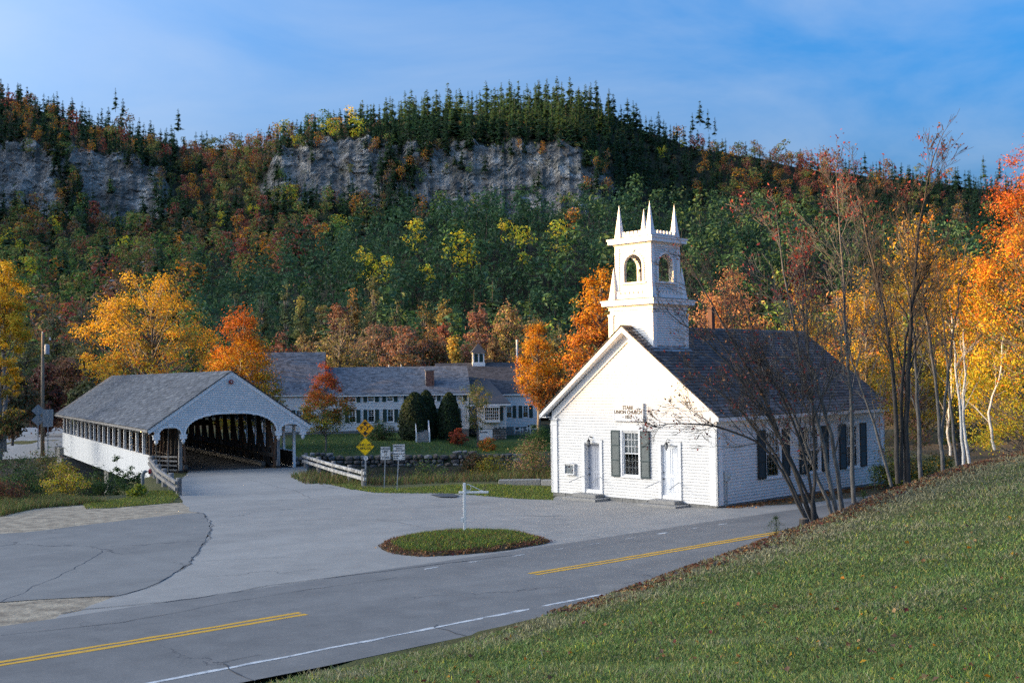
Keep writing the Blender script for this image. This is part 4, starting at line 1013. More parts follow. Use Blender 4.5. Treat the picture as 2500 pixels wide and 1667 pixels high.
# side walls: white boarded parapet, posts, top rail
for sgn, xw, y0 in ((-1, -4.6, 2.0), (1, 4.45, 1.2)):
    y = y0; k = 0
    if sgn < 0:
        y = y0
        while y < BL - 1:
            y1 = min(y + 1.22, BL - .8)
            Geo().box((xw - .03 - .004 * (k % 2), y, -.98), (xw + .02, y1 - .004, .98)).build('parapet_panel', WPANEL, br); y = y1; k += 1
    else:
        while y < BL - 1:
            y1 = min(y + 1.22, BL - .8)
            Geo().box((xw + .03, y, -.9), (xw + .07, y1 - .004, .98)).build('parapet_panel', WPANEL, br)
            Geo().box((xw - .05, y, .02), (xw + .0, y1 - .01, .95)).build('inner_board', WOODD, br); y = y1; k += 1
    Geo().box((xw - .07, y0, .982), (xw + .09, BL - .8, 1.03)).build('top_rail', WTRIM, br)
    n = 19
    for k in range(n):
        y = y0 + .05 + k * 2.245 - (0 if sgn < 0 else 0); y = min(y, BL - 1.0)
        w = .085
        z0 = 1.03 if (sgn < 0 or k > 0) else -.06
        Geo().box((xw - w, y - w, z0), (xw + w, y + w, HE + (BH - abs(xw)) * bs_ - .05)).build('post', WTRIM if not (sgn < 0 and k == 0) else WOODD, br)
Geo().box((-4.68, 1.9, -1.0), (-4.52, 2.05, 2.9)).build('corner_post', IRON, br)
# trusses: chords, posts, braces
for xt in (-3.12, 3.12):
    for z0, z1 in ((-.15, .15), (3.55, 3.85)): Geo().box((xt - .16, .3, z0), (xt + .16, BL - .5, z1)).build('chord', WOODD, br)
    k = 0; y = .45
    while y < BL - .6:
        first = k == 0
        Geo().bar((xt, y, -.1), (xt, y, 3.9), .20, .26, (0, 1, 0)).build('truss_post', WOODG if first else WOODD, br)
        if y + 2.3 < BL - .6:
            s_ = 1 if y < BL / 2 else -1
            ya, yb = (y + .1, y + 2.2) if s_ > 0 else (y + 2.2, y + .1)
            Geo().bar((xt - .11 * np.sign(xt), ya, .12), (xt - .11 * np.sign(xt), yb, 3.6), .12, .24, (1, 0, 0)).build('truss_brace', WOODR if k % 3 == 0 else WOODD, br)
            Geo().bar((xt + .12 * np.sign(xt), ya, 3.4), (xt + .12 * np.sign(xt), (ya * .55 + yb * .45), -.05), .10, .17, (1, 0, 0)).build('counter_brace', WOODR if k % 2 else WOODD, br)
        y += 2.245; k += 1
    sx_ = np.sign(xt)
    Geo().bar((xt - .26 * sx_, .36, .62), (xt - .10 * sx_, .36, 3.4), .10, .24, (0, 1, 0)).build('portal_brace', WOODR, br)
    Geo().box((xt - .30 * sx_ - .05, .5, .72), (xt - .30 * sx_ + .05, BL - .8, .97)).build('guard_plank', mat('guard_wood', (.12, .085, .06), (.06, .045, .035), scale=4, rough=.9, stretch=(1, .1, 1)), br)
    Geo().box((xt - .62 * sx_ - .13, 1.6, .12), (xt - .62 * sx_ + .13, BL - 1, .36)).build('kerb_timber', mat('kerb_wood', (.16, .14, .12), (.08, .07, .06), scale=4, rough=.9, stretch=(1, .1, 1)), br)
    k = 0
    while 1.8 + k * 1.5 < BL - 1: Geo().box((xt - .62 * sx_ - .12, 1.7 + k * 1.5, -.0), (xt - .62 * sx_ + .12, 2.0 + k * 1.5, .119)).build('kerb_block', MATS['kerb_wood'], br); k += 1
for i, zz in enumerate((.18, .46, .74, 1.0)):
    Geo().bar((-4.55, 2.15, zz), (-3.28, .62, zz - .02), .05, .10).build('walkway_rail', WOODG, br)
    Geo().box((-3.42, 2.2, zz), (-3.36, BL - 1, zz + .10)).build('walkway_rail', WOODD, br)
for t in (.33, .66): Geo().bar((-4.55 + 1.27 * t, 2.15 - 1.53 * t, -.05), (-4.55 + 1.27 * t, 2.15 - 1.53 * t, 1.06), .07, .07, (0, 1, 0)).build('walkway_stile', WOODG, br)
k = 0; y = 2.4
while y < BL - 2:                                 # slim braces seen between the white posts
    Geo().bar((-3.5, y, .1), (-3.5, y + (.55 if k % 2 else -.45), 3.5), .05, .08, (1, 0, 0)).build('slim_brace', WOODR if k % 3 else WOODG, br); y += 1.12; k += 1
y = .6
while y < BL:
    Geo().box((-3.3, y - .1, 3.86), (3.3, y + .1, 4.05)).build('tie_beam', WOODD, br); y += 4.49
r_ = np.random.default_rng(12); y = 1.2; g = Geo()
while y < BL - .3:
    w = r_.uniform(.22, .30); g.box((-2.4, y, -.02), (2.4, y + w - .012, .06 + r_.uniform(-.006, .006))); y += w
g.build('deck_planks', mat('deck_wood', (.085, .08, .075), (.05, .047, .045), scale=3, rough=.85, stretch=(.15, 1, 1)), br)['kind'] = 'stuff'
Geo().box((-4.55, .5, -.35), (4.4, BL - .4, -.16)).build('floor_beams', WOODD, br)
for xx in (-3.9, 3.8): Geo().box((xx - .5, 1.4 if xx > 0 else 2.2, -.08), (xx + .5, BL - .5, -.02)).build('walkway_deck', MATS['deck_wood'], br)
Geo().box((-4.75, -.9, -3.9), (4.7, 1.35, -.36)).build('abutment', CONC, br)
g = Geo(); g.box((-5.0, 41.2, -4.2), (4.7, 44.6, -1.25)); g.box((-5.0, 42.6, -1.25), (4.7, 46, -.36)); g.box((-5.6, 40.6, -4.2), (4.9, 41.2, -2.6)); g.build('abutment', CONC, br)
g = Geo(); g.box((-4.2, 20.5, -4.5), (4.2, 22.4, -.36)); g.build('pier', CONC, br)
BULB = bpy.data.materials.new('lit_bulb'); BULB.use_nodes = True; _b = BULB.node_tree.nodes['Principled BSDF']; _b.inputs['Emission Color'].default_value = (1, .72, .38, 1); _b.inputs['Emission Strength'].default_value = 6; _b.inputs['Base Color'].default_value = (1, .9, .7, 1)
BULB.cycles.emission_sampling = 'NONE'
Geo().lathe([(.02, .14), (.07, .10), (.085, .04), (.05, 0), (.01, -.02)], (-4.35, 6.6, 2.40), 12).build('bridge_lamp', BULB, br, True)

# ================================================================ INN across the river
IYAW = .12; I0 = (-17.104, 128.0, -.70)
inn = thing('inn_house', 'long white clapboard house with grey roofs, brick chimney and white cupola across the river', 'house', I0, IYAW)
IF = lambda a, o, z: (a, -o, z)
def slate2(dark):
    def f(r, v, u):
        b = r.uniform(.78, 1.22); c = np.array([.155, .174, .20]) if not dark else np.array([.068, .072, .084])
        if r.random() < .25: c = c * .66
        return c * b
    return f
def gable_block(x0, x1, yf, depth, eave, ridge, openings, dark, z0=-1.2, lim=None, name='wall', seed=0, ends=True):
    W2 = depth / 2; sl = (ridge - eave) / (W2 + .3); a_ = math.atan2(ridge - eave, W2 + .3); L_ = math.hypot(ridge - eave, W2 + .3)
    fn = lambda a, o, z: (a, yf - o, z)
    siding(fn, x0, x1, .25, eave + .05, openings, .16, seed=seed, proud=.05).build('clapboard_siding', WHITE, inn)['kind'] = 'stuff'
    Geo().box((x0 + .02, yf + .01, z0), (x1 - .02, yf + .3, .25)).build('foundation', FOUND, inn)
    g = Geo(); fbx(g, fn, x0 - .03, x0 + .13, 0, .065, .25, eave - .1); fbx(g, fn, x1 - .13, x1 + .03, 0, .065, .25, eave - .1); fbx(g, fn, x0, x1, 0, .07, eave - .12, eave + .05); fbx(g, fn, x0 - .2, x1 + .2, .24, .30, eave - .16, eave - .005); g.build('trim', WTRIM, inn)
    for xe, sg_ in ((x0, -1), (x1, 1)):
        fe = lambda a, o, z, xe=xe, sg_=sg_: (xe + sg_ * o, yf + a, z)
        siding(fe, 0, depth, .25, ridge, [], .32, lambda z: (max(0, W2 - (ridge - z) / sl), min(depth, W2 + (ridge - z) / sl)), seed=seed + 3).build('clapboard_siding', WHITE, inn)['kind'] = 'stuff'
        g = Geo(); g.prism([(xe + sg_ * .2, yf - .3, eave - .02), (xe + sg_ * .2, yf + W2, ridge - .02), (xe + sg_ * .2, yf + W2, ridge - .2), (xe + sg_ * .2, yf - .3, eave - .2)], (-sg_ * .04, 0, 0)); g.build('rake_board', WTRIM, inn)
    for s in (1, -1):
        ye = yf - .3 if s > 0 else yf + depth + .3
        g = Geo(); g.hexa([(x0 - .2, ye, eave), (x1 + .2, ye, eave), (x1 + .2, yf + W2, ridge), (x0 - .2, yf + W2, ridge), (x0 - .2, ye, eave + .03), (x1 + .2, ye, eave + .03), (x1 + .2, yf + W2, ridge + .03), (x0 - .2, yf + W2, ridge + .03)]); g.build('roof', MATS['roof_deck'], inn)
        if s > 0: shingles((x0 - .22, ye - .03, eave + .034), (1, 0, 0), (0, math.cos(a_), math.sin(a_)), (0, -math.sin(a_), math.cos(a_)), x1 - x0 + .44, L_, .19, .22, .5, slate2(dark), seed + 40, .022, 'roof_shingles', SHING_B, inn, .6)
def shut_win(a, b, z0, z1, yf=0.0, sh=.42, rows=3, cols=2, shl=True, shr=True):
    fn = lambda p, o, z: (p, yf - o, z)
    window(inn, fn, a, b, z0, z1, cols, rows, False, deep=.07, mw=.03)
    g = Geo(); fbx(g, fn, a - .06, a, 0, .07, z0 - .05, z1 + .08); fbx(g, fn, b, b + .06, 0, .07, z0 - .05, z1 + .08); fbx(g, fn, a, b, 0, .069, z1, z1 + .08); g.build('window_casing', WTRIM, inn)
    for on, p, q_ in ((shl, a - .06 - sh, a - .06), (shr, b + .06, b + .06 + sh)):
        if on: shutter(inn, fn, p, q_, z0, z1, SHUTG, .055)
lw = [(-.85, -.13), (1.18, 1.90), (3.3, 4.0), (5.6, 6.3), (7.9, 8.6), (10.2, 10.9)]
up = [(-.9, -.12), (1.18, 1.90), (3.25, 3.95), (5.6, 6.3), (8.0, 8.7), (11.0, 11.6)]
lop = [(a, b, 1.14, 2.55) for a, b in lw]; uop = [(a, b, 3.38, 4.06) for a, b in up]
gable_block(-12.2, -3.75, 0.0, 10.0, 4.27, 9.0, [(-6.6, -5.9, 1.5, 2.6)], False, seed=101)
gable_block(-3.6, 12.3, 0.02, 9.0, 4.16, 7.22, lop + uop, False, seed=111)
gable_block(9.3, 20.6, 3.2, 12.0, 3.98, 7.62, [(16.85, 17.5, 1.25, 2.62), (18.75, 19.4, 1.25, 2.62)], True, seed=121)
for (a, b, z0, z1) in lop + uop: shut_win(a, b, z0, z1, .02)
shut_win(-6.6, -5.9, 1.5, 2.6, 0.0)
shut_win(16.85, 17.5, 1.25, 2.62, 3.2, shl=False); shut_win(18.75, 19.4, 1.25, 2.62, 3.2)
IBRK = mat('chimney_brick', (.22, .10, .08), (.13, .065, .055), scale=10, rough=.9)
chm = Geo().box((7.6, 1.0, 4.3), (8.55, 1.95, 6.72)).build('chimney', mat('mortar', (.32, .28, .25)), inn)
r_ = np.random.default_rng(6); bm_ = [Geo().box((-.11, -.05, -.035), (.11, .05, .035)).mesh('brick', mat('brick_' + n, c, tuple(k * .7 for k in c), scale=20, rough=.9)) for n, c in (('red', (.24, .10, .075)), ('brown', (.17, .085, .07)), ('pale', (.30, .16, .12)))]
for k in range(29):
    zz = 4.55 + k * .0755
    for j in range(4):
        xx = 7.6 + .118 + j * .238 + (.0 if k % 2 else .0); 
        if k % 2: xx += .11 if j < 3 else 0
        inst('brick', bm_[r_.integers(3)], chm, (xx, .975, zz))
Geo().box((7.52, .92, 6.72), (8.63, 2.03, 6.84)).build('chimney_cap', CONC, inn)
gch = Geo(); gch.box((-11.0, 6.0, 8.0), (-9.4, 7.0, 9.5)); gch.build('chimney', IBRK, inn)
for xx in (3.6, 5.0): Geo().tube([(xx, 5.2, 6.9), (xx, 5.2, 7.5)], .05, 8).build('vent_pipe', WTRIM, inn)
# low wing with bay window over a stone cellar
wfn = lambda a, o, z: (a, -1.5 - o, z)
siding(wfn, 13.0, 16.3, .30, 2.95, [(13.85, 15.45, 1.22, 2.6)], .16, seed=131).build('clapboard_siding', WHITE, inn)['kind'] = 'stuff'
sfn = lambda a, o, z: (16.3 + o, -1.5 + a, z)
siding(sfn, 0, 4.7, .30, 3.0, [], .16, seed=133).build('clapboard_siding', WHITE, inn)['kind'] = 'stuff'
Geo().box((13.05, -1.45, -1.9), (16.26, -1.2, .29)).build('cellar_wall', mat('mortar_grey', (.2, .195, .19)), inn)
Geo().box((16.0, -1.2, -1.9), (16.25, 3.2, .29)).build('cellar_wall', MATS['mortar_grey'], inn)
r_ = np.random.default_rng(8)
STN = [mat('field_stone_' + n, c, tuple(k * .6 for k in c), scale=5, rough=.92, bump=.5) for n, c in (('grey', (.20, .20, .195)), ('dark', (.115, .112, .11)), ('brown', (.19, .155, .125)), ('pale', (.30, .29, .27)))]
def stone_mesh(seed, m):
    bm = bmesh.new(); bmesh.ops.create_icosphere(bm, subdivisions=1, radius=1.0); r = np.random.default_rng(seed)
    for v in bm.verts:
        v.co = Vector([math.copysign(abs(c) ** .62, c) for c in v.co]) * r.uniform(.82, 1.1)
    me = bpy.data.meshes.new('stone'); bm.to_mesh(me); bm.free(); me.materials.append(m); return me
STONES = [stone_mesh(k, STN[k % 4]) for k in range(12)]
zz = -1.85
while zz < .2:
    h = r_.uniform(.24, .42); xx = 14.82
    while xx < 16.28:
        w = r_.uniform(.3, .62); x1 = min(xx + w, 16.32); inst('stone', STONES[r_.integers(12)], inn, ((xx + x1) / 2, -1.46, zz + h / 2), (0, 0, 0), ((x1 - xx) / 2 * .98, .09, h / 2 * .98)); xx = x1
    zz += h
gd = Geo(); gd.box((13.3, -1.52, -1.75), (14.75, -1.46, .22)); gdo = gd.build('cellar_door', DOORW, inn)
for z in (-.1, -1.1): Geo().box((13.35, -1.545, z - .04), (14.2, -1.522, z + .04)).build('strap_hinge', IRON, gdo)
b_ = Geo(); b_.box((13.75, -2.05, .98), (15.55, -1.5, 1.2)); b_.box((13.75, -2.1, 2.6), (15.55, -1.5, 2.75)); bo = b_.build('bay_window', WTRIM, inn)
bfn = lambda a, o, z: (a, -2.0 - o, z)
f = Geo(); fbx(f, bfn, 13.8, 13.9, -.1, 0, 1.2, 2.6); fbx(f, bfn, 15.4, 15.5, -.1, 0, 1.2, 2.6)
for k in range(1, 7): c = 13.9 + 1.5 * k / 7; fbx(f, bfn, c - .02, c + .02, -.06, -.01, 1.2, 2.6)
for k in range(1, 4): c = 1.2 + 1.4 * k / 4; fbx(f, bfn, 13.9, 15.4, -.058, -.012, c - .02, c + .02)
f.build('sash', WTRIM, bo); p = Geo(); p.add([bfn(13.9, -.05, 1.2), bfn(15.4, -.05, 1.2), bfn(15.4, -.05, 2.6), bfn(13.9, -.05, 2.6)], [(0, 1, 2, 3)]); p.build('pane', GLASS, bo); Geo().box((13.8, -1.0, 1.0), (15.5, -.95, 2.8)).build('dark_backing', DARKIN, bo)
shutter(inn, wfn, 15.62, 15.95, 1.15, 2.62, SHUTG, .055)
g = Geo(); g.hexa([(12.35, -1.95, 2.98), (16.75, -1.95, 2.98), (15.0, 3.35, 5.4), (12.35, 3.35, 5.4), (12.35, -1.95, 3.06), (16.75, -1.95, 3.06), (15.0, 3.35, 5.48), (12.35, 3.35, 5.48)]); g.build('wing_roof', mat('dark_shingle', (.068, .072, .084), (.045, .048, .056), scale=14, rough=.85, stretch=(1, 4, 1)), inn)
Geo().box((12.3, -2.0, 2.80), (16.75, -1.93, 2.975)).build('fascia', WTRIM, inn)
# cupola
CXu, CYu = 14.25, 9.2
g = Geo(); g.box((CXu - .75, CYu - .75, 6.6), (CXu + .75, CYu + .75, 7.62)); cu_ = g.build('cupola', WTRIM, inn)
g = Geo()
for sx_ in (-1, 0, 1):
    for sy_ in (-1, 0, 1):
        if (sx_, sy_) != (0, 0) and not (sx_ == 0 and sy_ == 0): g.box((CXu + sx_ * .60 - .07, CYu + sy_ * .60 - .07, 7.62), (CXu + sx_ * .60 + .07, CYu + sy_ * .60 + .07, 8.85))
g.box((CXu - .7, CYu - .7, 7.62), (CXu + .7, CYu + .7, 7.70)); g.box((CXu - .7, CYu - .7, 8.72), (CXu + .7, CYu + .7, 8.86)); g.build('cupola_frame', WTRIM, cu_)
for sx_ in (-.3, .3):
    lv = Geo(); lv.box((CXu + sx_ - .21, CYu - .62, 7.70), (CXu + sx_ + .21, CYu - .58, 8.72))
    for k in range(8): lv.hexa([(CXu + sx_ - .2, CYu - .62, 7.72 + k * .122), (CXu + sx_ + .2, CYu - .62, 7.72 + k * .122), (CXu + sx_ + .2, CYu - .66, 7.72 + k * .122), (CXu + sx_ - .2, CYu - .66, 7.72 + k * .122), (CXu + sx_ - .2, CYu - .62, 7.83 + k * .122), (CXu + sx_ + .2, CYu - .62, 7.83 + k * .122), (CXu + sx_ + .2, CYu - .625, 7.83 + k * .122), (CXu + sx_ - .2, CYu - .625, 7.83 + k * .122)])
    lv.build('cupola_louver', SHUTG, cu_)
    for xo in (-.6, .6): Geo().box((CXu + xo - .02, CYu + sx_ - .21, 7.70), (CXu + xo + .02, CYu + sx_ + .21, 8.72)).build('cupola_louver', SHUTG, cu_)
g = Geo(); e = .92; g.add([(CXu - e, CYu - e, 8.86), (CXu + e, CYu - e, 8.86), (CXu + e, CYu + e, 8.86), (CXu - e, CYu + e, 8.86), (CXu, CYu, 9.95)], [(3, 2, 1, 0)], [(0, 1, 4), (1, 2, 4), (2, 3, 4), (3, 0, 4)]); g.build('cupola_roof', MATS['dark_shingle'], cu_)
# garden steps with white rails
stp = thing('garden_steps', 'grey garden steps with white handrails between clipped evergreens', 'steps', (at_y(600 + 1238 * .34014, 0, 116.0)[0], 116.0, float(gz(at_y(600 + 1238 * .34014, 0, 116.0)[0], 116.0))), .12)
for k in range(6): Geo().box((-.55, k * .32, k * .19 - .2), (.55, k * .32 + .36, (k + 1) * .19)).build('step', CONC, stp)
for sx_ in (-.66, .66):
    for (y, h) in ((0, .95), (1.9, 2.1)): Geo().box((sx_ - .06, y - .06, -.1), (sx_ + .06, y + .06, h)).build('post', WTRIM, stp)
    Geo().bar((sx_, -.05, .92), (sx_, 1.95, 2.05), .07, .09).build('handrail', WTRIM, stp); Geo().bar((sx_, 0, .45), (sx_, 1.9, 1.55), .05, .07).build('handrail', WTRIM, stp)
# cow cut-outs against the wall
def cow(px0, px1, pz, label, flip, seed):
    p0 = at_y(600 + px0 * .34014, 0, 130.6); p1 = at_y(600 + px1 * .34014, 0, 130.6); w = p1[0] - p0[0]
    t = thing('cow_cutout', label, 'cutout', (p0[0] + (w if flip else 0), 130.6, pz), IYAW)
    s = (-1 if flip else 1) * w / 2.3
    out = [(.05, 1.25), (.0, 1.05), (.12, .95), (.28, 1.0), (.34, .78), (.30, .35), (.34, .02), (.46, .02), (.48, .45), (.58, .62), (1.2, .55), (1.35, .62), (1.42, .40), (1.42, .02), (1.55, .02), (1.58, .5), (1.66, .75), (1.75, .85), (1.82, .55), (1.95, .28), (2.15, .25), (2.25, .4), (2.12, .75), (2.0, 1.2), (1.85, 1.32), (1.5, 1.38), (.9, 1.33), (.4, 1.38)]
    g = Geo(); g.prism([(x * s, 0, z * w / 2.3) for x, z in out], (0, .03, 0)); g.build('body_board', mat('cow_white', (.72, .71, .68), rough=.6), t)
    for (cx_, cz_, rx, rz_) in ((.85, 1.02, .38, .26), (1.75, 1.15, .14, .18), (.12, 1.15, .1, .1), (1.35, 1.30, .25, .06), (2.1, .5, .10, .16), (.40, .45, .05, .12)):
        a = np.linspace(0, 2 * math.pi, 15)[:-1]; rr2 = np.random.default_rng(seed).uniform(.8, 1.2, 14)
        pg = Geo(); pts = [((cx_ + rx * r2 * math.cos(t_)) * s, -.004, (cz_ + rz_ * r2 * math.sin(t_)) * w / 2.3) for t_, r2 in zip(a, rr2)]; pg.prism(pts, (0, -.004, 0)); pg.build('black_patch', mat('cow_black', (.012, .012, .012), rough=.6), t); seed += 1
    for x in (.4, 1.48): Geo().box((x * s - .02, .03, -.5), (x * s + .02, .06, .5)).build('stake', WOODG, t)
cow(1876, 1960, -1.15, 'black and white painted cow cutout nearer the bay window', False, 1)
cow(1962, 2068, -1.10, 'black and white painted cow cutout grazing nearer the orange maple', True, 9)
# retaining wall of field stones
rw = thing('stone_wall', 'dry stone retaining wall of dark boulders below the lawn', 'stone wall', (0, 104.6, 0))
r_ = np.random.default_rng(21); zz = -3.1; row = 0
while zz < -1.55:
    h = r_.uniform(.28, .46); x = -20.5
    while x < .5:
        w = r_.uniform(.35, .95); top = -1.5 + .06 * math.sin(x)
        if zz + h / 2 < top and r_.random() > .03: inst('stone', STONES[r_.choice([0, 1, 1, 2, 4, 5, 5, 6, 8, 9, 9, 10, 3, 11])], rw, (x + w / 2, r_.uniform(-.06, .06), zz + h / 2 + r_.uniform(-.04, .04)), (r_.uniform(-.15, .15), r_.uniform(-.12, .12), r_.uniform(-.2, .2)), (w / 2 * 1.04, .34, h / 2 * 1.06))
        x += w
    zz += h * .93

# ================================================================ ROAD FURNITURE
GALV = MATS['galvanised']
SYEL = mat('sign_yellow', (.98, .60, .008), (.94, .56, .008), scale=2, rough=.45); SORG = mat('sign_amber', (.98, .42, .006), (.94, .39, .006), scale=2, rough=.45)
SWHI = mat('sign_white', (.70, .70, .69), (.62, .62, .61), scale=2, rough=.45); SBLK = mat('sign_black', (.012, .012, .012), (.02, .02, .02), rough=.5)
def rrect(w, h, r=.06, n=4):
    pts = []
    for cx_, cz_, a0 in ((w / 2 - r, h / 2 - r, 0), (-w / 2 + r, h / 2 - r, 90), (-w / 2 + r, -h / 2 + r, 180), (w / 2 - r, -h / 2 + r, 270)):
        for k in range(n + 1): a = R(a0 + 90 * k / n); pts.append((cx_ + r * math.cos(a), cz_ + r * math.sin(a)))
    return pts
def plate(t, pts, y, m, name='plate', th=.008, rot=0.0, c=(0, 0)):
    ca, sa_ = math.cos(rot), math.sin(rot)
    P = [(c[0] + x * ca - z * sa_, y, c[1] + x * sa_ + z * ca) for x, z in pts]
    g = Geo(); g.prism(P, (0, th, 0)); return g.build(name, m, t)
def border(t, w, h, r, bw, y, m, rot=0.0, c=(0, 0)):
    a, b = rrect(w, h, r), rrect(w - 2 * bw, h - 2 * bw, max(.01, r - bw)); ca, sa_ = math.cos(rot), math.sin(rot); f = lambda x, z: (c[0] + x * ca - z * sa_, y, c[1] + x * sa_ + z * ca)
    g = Geo(); n = len(a)
    for i in range(n): j = (i + 1) % n; g.add([f(*a[i]), f(*a[j]), f(*b[j]), f(*b[i])], [(0, 1, 2, 3)])
    return g.build('border', m, t)
def sign_at(px, py_c, xyp, py_base, name, label, post_h_px=None):
    x, y = xyp; rz = math.atan2(-x, y) * .9 * -1
    return thing(name, label, 'sign', (x, y, float(gz(x, y))), math.atan2(x, y) * -1)
fy = lambda px, py, Y: at_y(px, py, Y)[2]
# amber clearance diamond above the yellow one
YA = 58.9; xA = at_y(892, 1100, YA)[0]
tA = thing('clearance_sign', 'amber 9\'-3" clearance diamond above a yellow ONE LANE BRIDGE diamond on one post', 'sign', (xA, YA, float(gz(xA, YA))), math.atan2(xA, YA) * -1)
z0 = tA.location.z; zA1 = fy(891.7, 1045.5, YA) - z0; zA2 = fy(892, 1090, YA) - z0; dg = 22.6 / F_PX * YA * 2; sd = dg / math.sqrt(2)
Geo().box((-.04, .0, -.3), (.04, .05, zA1 + .4)).build('post', GALV, tA)
for zc_, m, in ((zA1, SORG), (zA2, SYEL)):
    o = plate(tA, rrect(sd, sd, .05), -.012, m, 'diamond_plate', .010, R(45), (0, zc_)); border(tA, sd - .03, sd - .03, .04, .016, -.0145, SBLK, R(45), (0, zc_))
rot = (R(90), 0, 0)
text('9\'-3"', .30, tA, SBLK, (0, -.016, zA1), rot, bold=.008, ext=.002)
for sgn in (1, -1):
    g = Geo(); g.prism([(-.17, -.0135, zA1 + sgn * .22), (.17, -.0135, zA1 + sgn * .22), (0, -.0135, zA1 + sgn * .36)], (0, -.003, 0)); g.box((-.055, -.0165, min(zA1 + sgn * .14, zA1 + sgn * .22)), (.055, -.0135, max(zA1 + sgn * .14, zA1 + sgn * .22))); g.build('arrow', SBLK, tA)
text('ONE LANE', .165, tA, SBLK, (0, -.016, zA2 + .085), rot, bold=.003, ext=.002); text('BRIDGE', .165, tA, SBLK, (0, -.016, zA2 - .085), rot, bold=.003, ext=.002)
zA3 = fy(892, 1118, YA) - z0
a = np.linspace(0, 2 * math.pi, 25)[:-1]; plate(tA, [(.115 * math.cos(t), .115 * math.sin(t)) for t in a], -.012, SWHI, 'round_marker', .008, 0, (.02, zA3))
BLU = mat('marker_blue', (.02, .06, .2), rough=.5)
for zo, r0 in ((.03, .06), (-.03, .055)): Geo().box((.02 - r0, -.0145, zA3 + zo - .012), (.02 + r0, -.0125, zA3 + zo + .012)).build('marker_stripe', BLU, tA)
def rect_sign(px, Y, pyt, pyb, wpx, lines, label, tilt):
    x = at_y(px, 1100, Y)[0]; xb = at_y(px - tilt, 1180, Y)[0]; t = thing('weight_limit_sign', label, 'sign', (xb, Y, float(gz(xb, Y))), math.atan2(x, Y) * -1); z0 = t.location.z
    zt, zb = fy(px, pyt, Y) - z0, fy(px, pyb, Y) - z0; w = wpx / F_PX * Y; h = zt - zb; zc_ = (zt + zb) / 2; dx = x - xb
    g = Geo(); g.bar((0, .02, -.3), (dx * 1.05, .02, zt - .05), .05, .03, (0, 1, 0)); g.build('post', GALV, t)
    plate(t, rrect(w, h, .04), -.012, SWHI, 'plate', .010, 0, (dx, zc_)); border(t, w - .02, h - .02, .035, .012, -.0145, SBLK, 0, (dx, zc_))
    for s, fz, size, al, fx in lines: text(s, size, t, SBLK, (dx + fx * w, -.016, zc_ + fz * h), rot, bold=.003, ext=.002, align=al, sx=.92)
rect_sign(941, 56.9, 1090, 1122.3, 24.4, [('WEIGHT', .33, .135, 'CENTER', 0), ('LIMIT', .13, .135, 'CENTER', 0), ('15', -.09, .17, 'CENTER', 0), ('TONS', -.33, .15, 'CENTER', 0)], 'white WEIGHT LIMIT 15 TONS sign on a leaning steel post', 4)
rect_sign(974, 56.0, 1084, 1122.5, 29.5, [('EMERGENCY', .37, .095, 'CENTER', 0), ('VEHICLE', .23, .095, 'CENTER', 0), ('WEIGHT LIMIT', .09, .095, 'CENTER', 0), ('SINGLE AXLE', -.11, .075, 'LEFT', -.46), ('12T', -.11, .075, 'RIGHT', .46), ('TANDEM', -.25, .075, 'LEFT', -.46), ('26T', -.25, .075, 'RIGHT', .46), ('GROSS', -.39, .075, 'LEFT', -.46), ('31T', -.39, .075, 'RIGHT', .46)], 'white EMERGENCY VEHICLE WEIGHT LIMIT sign with small lettering beside the grass edge', 6)
# guard rails
RAILW = mat('flaking_white_rail', (.48, .465, .44), (.17, .16, .15), scale=3.5, rough=.9, stretch=(1, 1, 1), bump=.4, ramp=(.40, .56))
def guard(pts, zt, label, m, post_pos, pw, name='guard_rail', gap=.30):
    t = thing(name, label, 'guard rail')
    for k, dz in enumerate((0, -gap)):
        for i in range(len(pts) - 1):
            p, q_ = pts[i], pts[i + 1]
            b = bevel(Geo().bar((p[0], p[1], zt[i] + dz), (q_[0], q_[1], zt[i + 1] + dz), .14, .16).build('rail', m, t), .012)
    for (f_, h) in post_pos:
        i = min(int(f_), len(pts) - 2); s = f_ - i; x = pts[i][0] + (pts[i + 1][0] - pts[i][0]) * s; y = pts[i][1] + (pts[i + 1][1] - pts[i][1]) * s; zz = zt[i] + (zt[i + 1] - zt[i]) * s
        d = np.array(pts[i + 1]) - np.array(pts[i]); n = np.array([-d[1], d[0]]) / np.linalg.norm(d) * .16 * h
        g_ = Geo(); g_.lathe([(pw, 0), (pw * 1.03, .3), (pw, zz + .16 - float(gz(x, y)) + .4), (pw * .8, zz + .19 - float(gz(x, y)) + .4)], (x + n[0], y + n[1], float(gz(x, y)) - .4), 10); g_.build('post', WOODG, t)
    return t
guard([(-13.6, 75.4), (-10.4, 66.5), (-7.45, 58.5)], [.30, .38, .50], 'flaking white timber guard rail between bridge and road signs', RAILW, [(.02, 1), (.5, 1), (1.0, 1), (1.5, 1), (1.97, -.0)], .13)
guard([(-22.85, 73.2), (-19.4, 63.5), (-15.65, 54.2)], [.42, .46, .52], 'grey weathered timber guard rail at the corner by the standpipe', WOODG, [(.03, 1), (.45, 1), (.9, 1), (1.25, 1), (1.6, 1), (1.95, 1)], .14)
guard([(-40.5, 112.5), (-44.5, 118), (-49, 128)], [.35, .35, .35], 'grey timber guard rail at the far end of the bridge', WOODG, [(.05, 1), (.5, 1), (.95, 1), (1.5, 1), (1.9, 1)], .15)
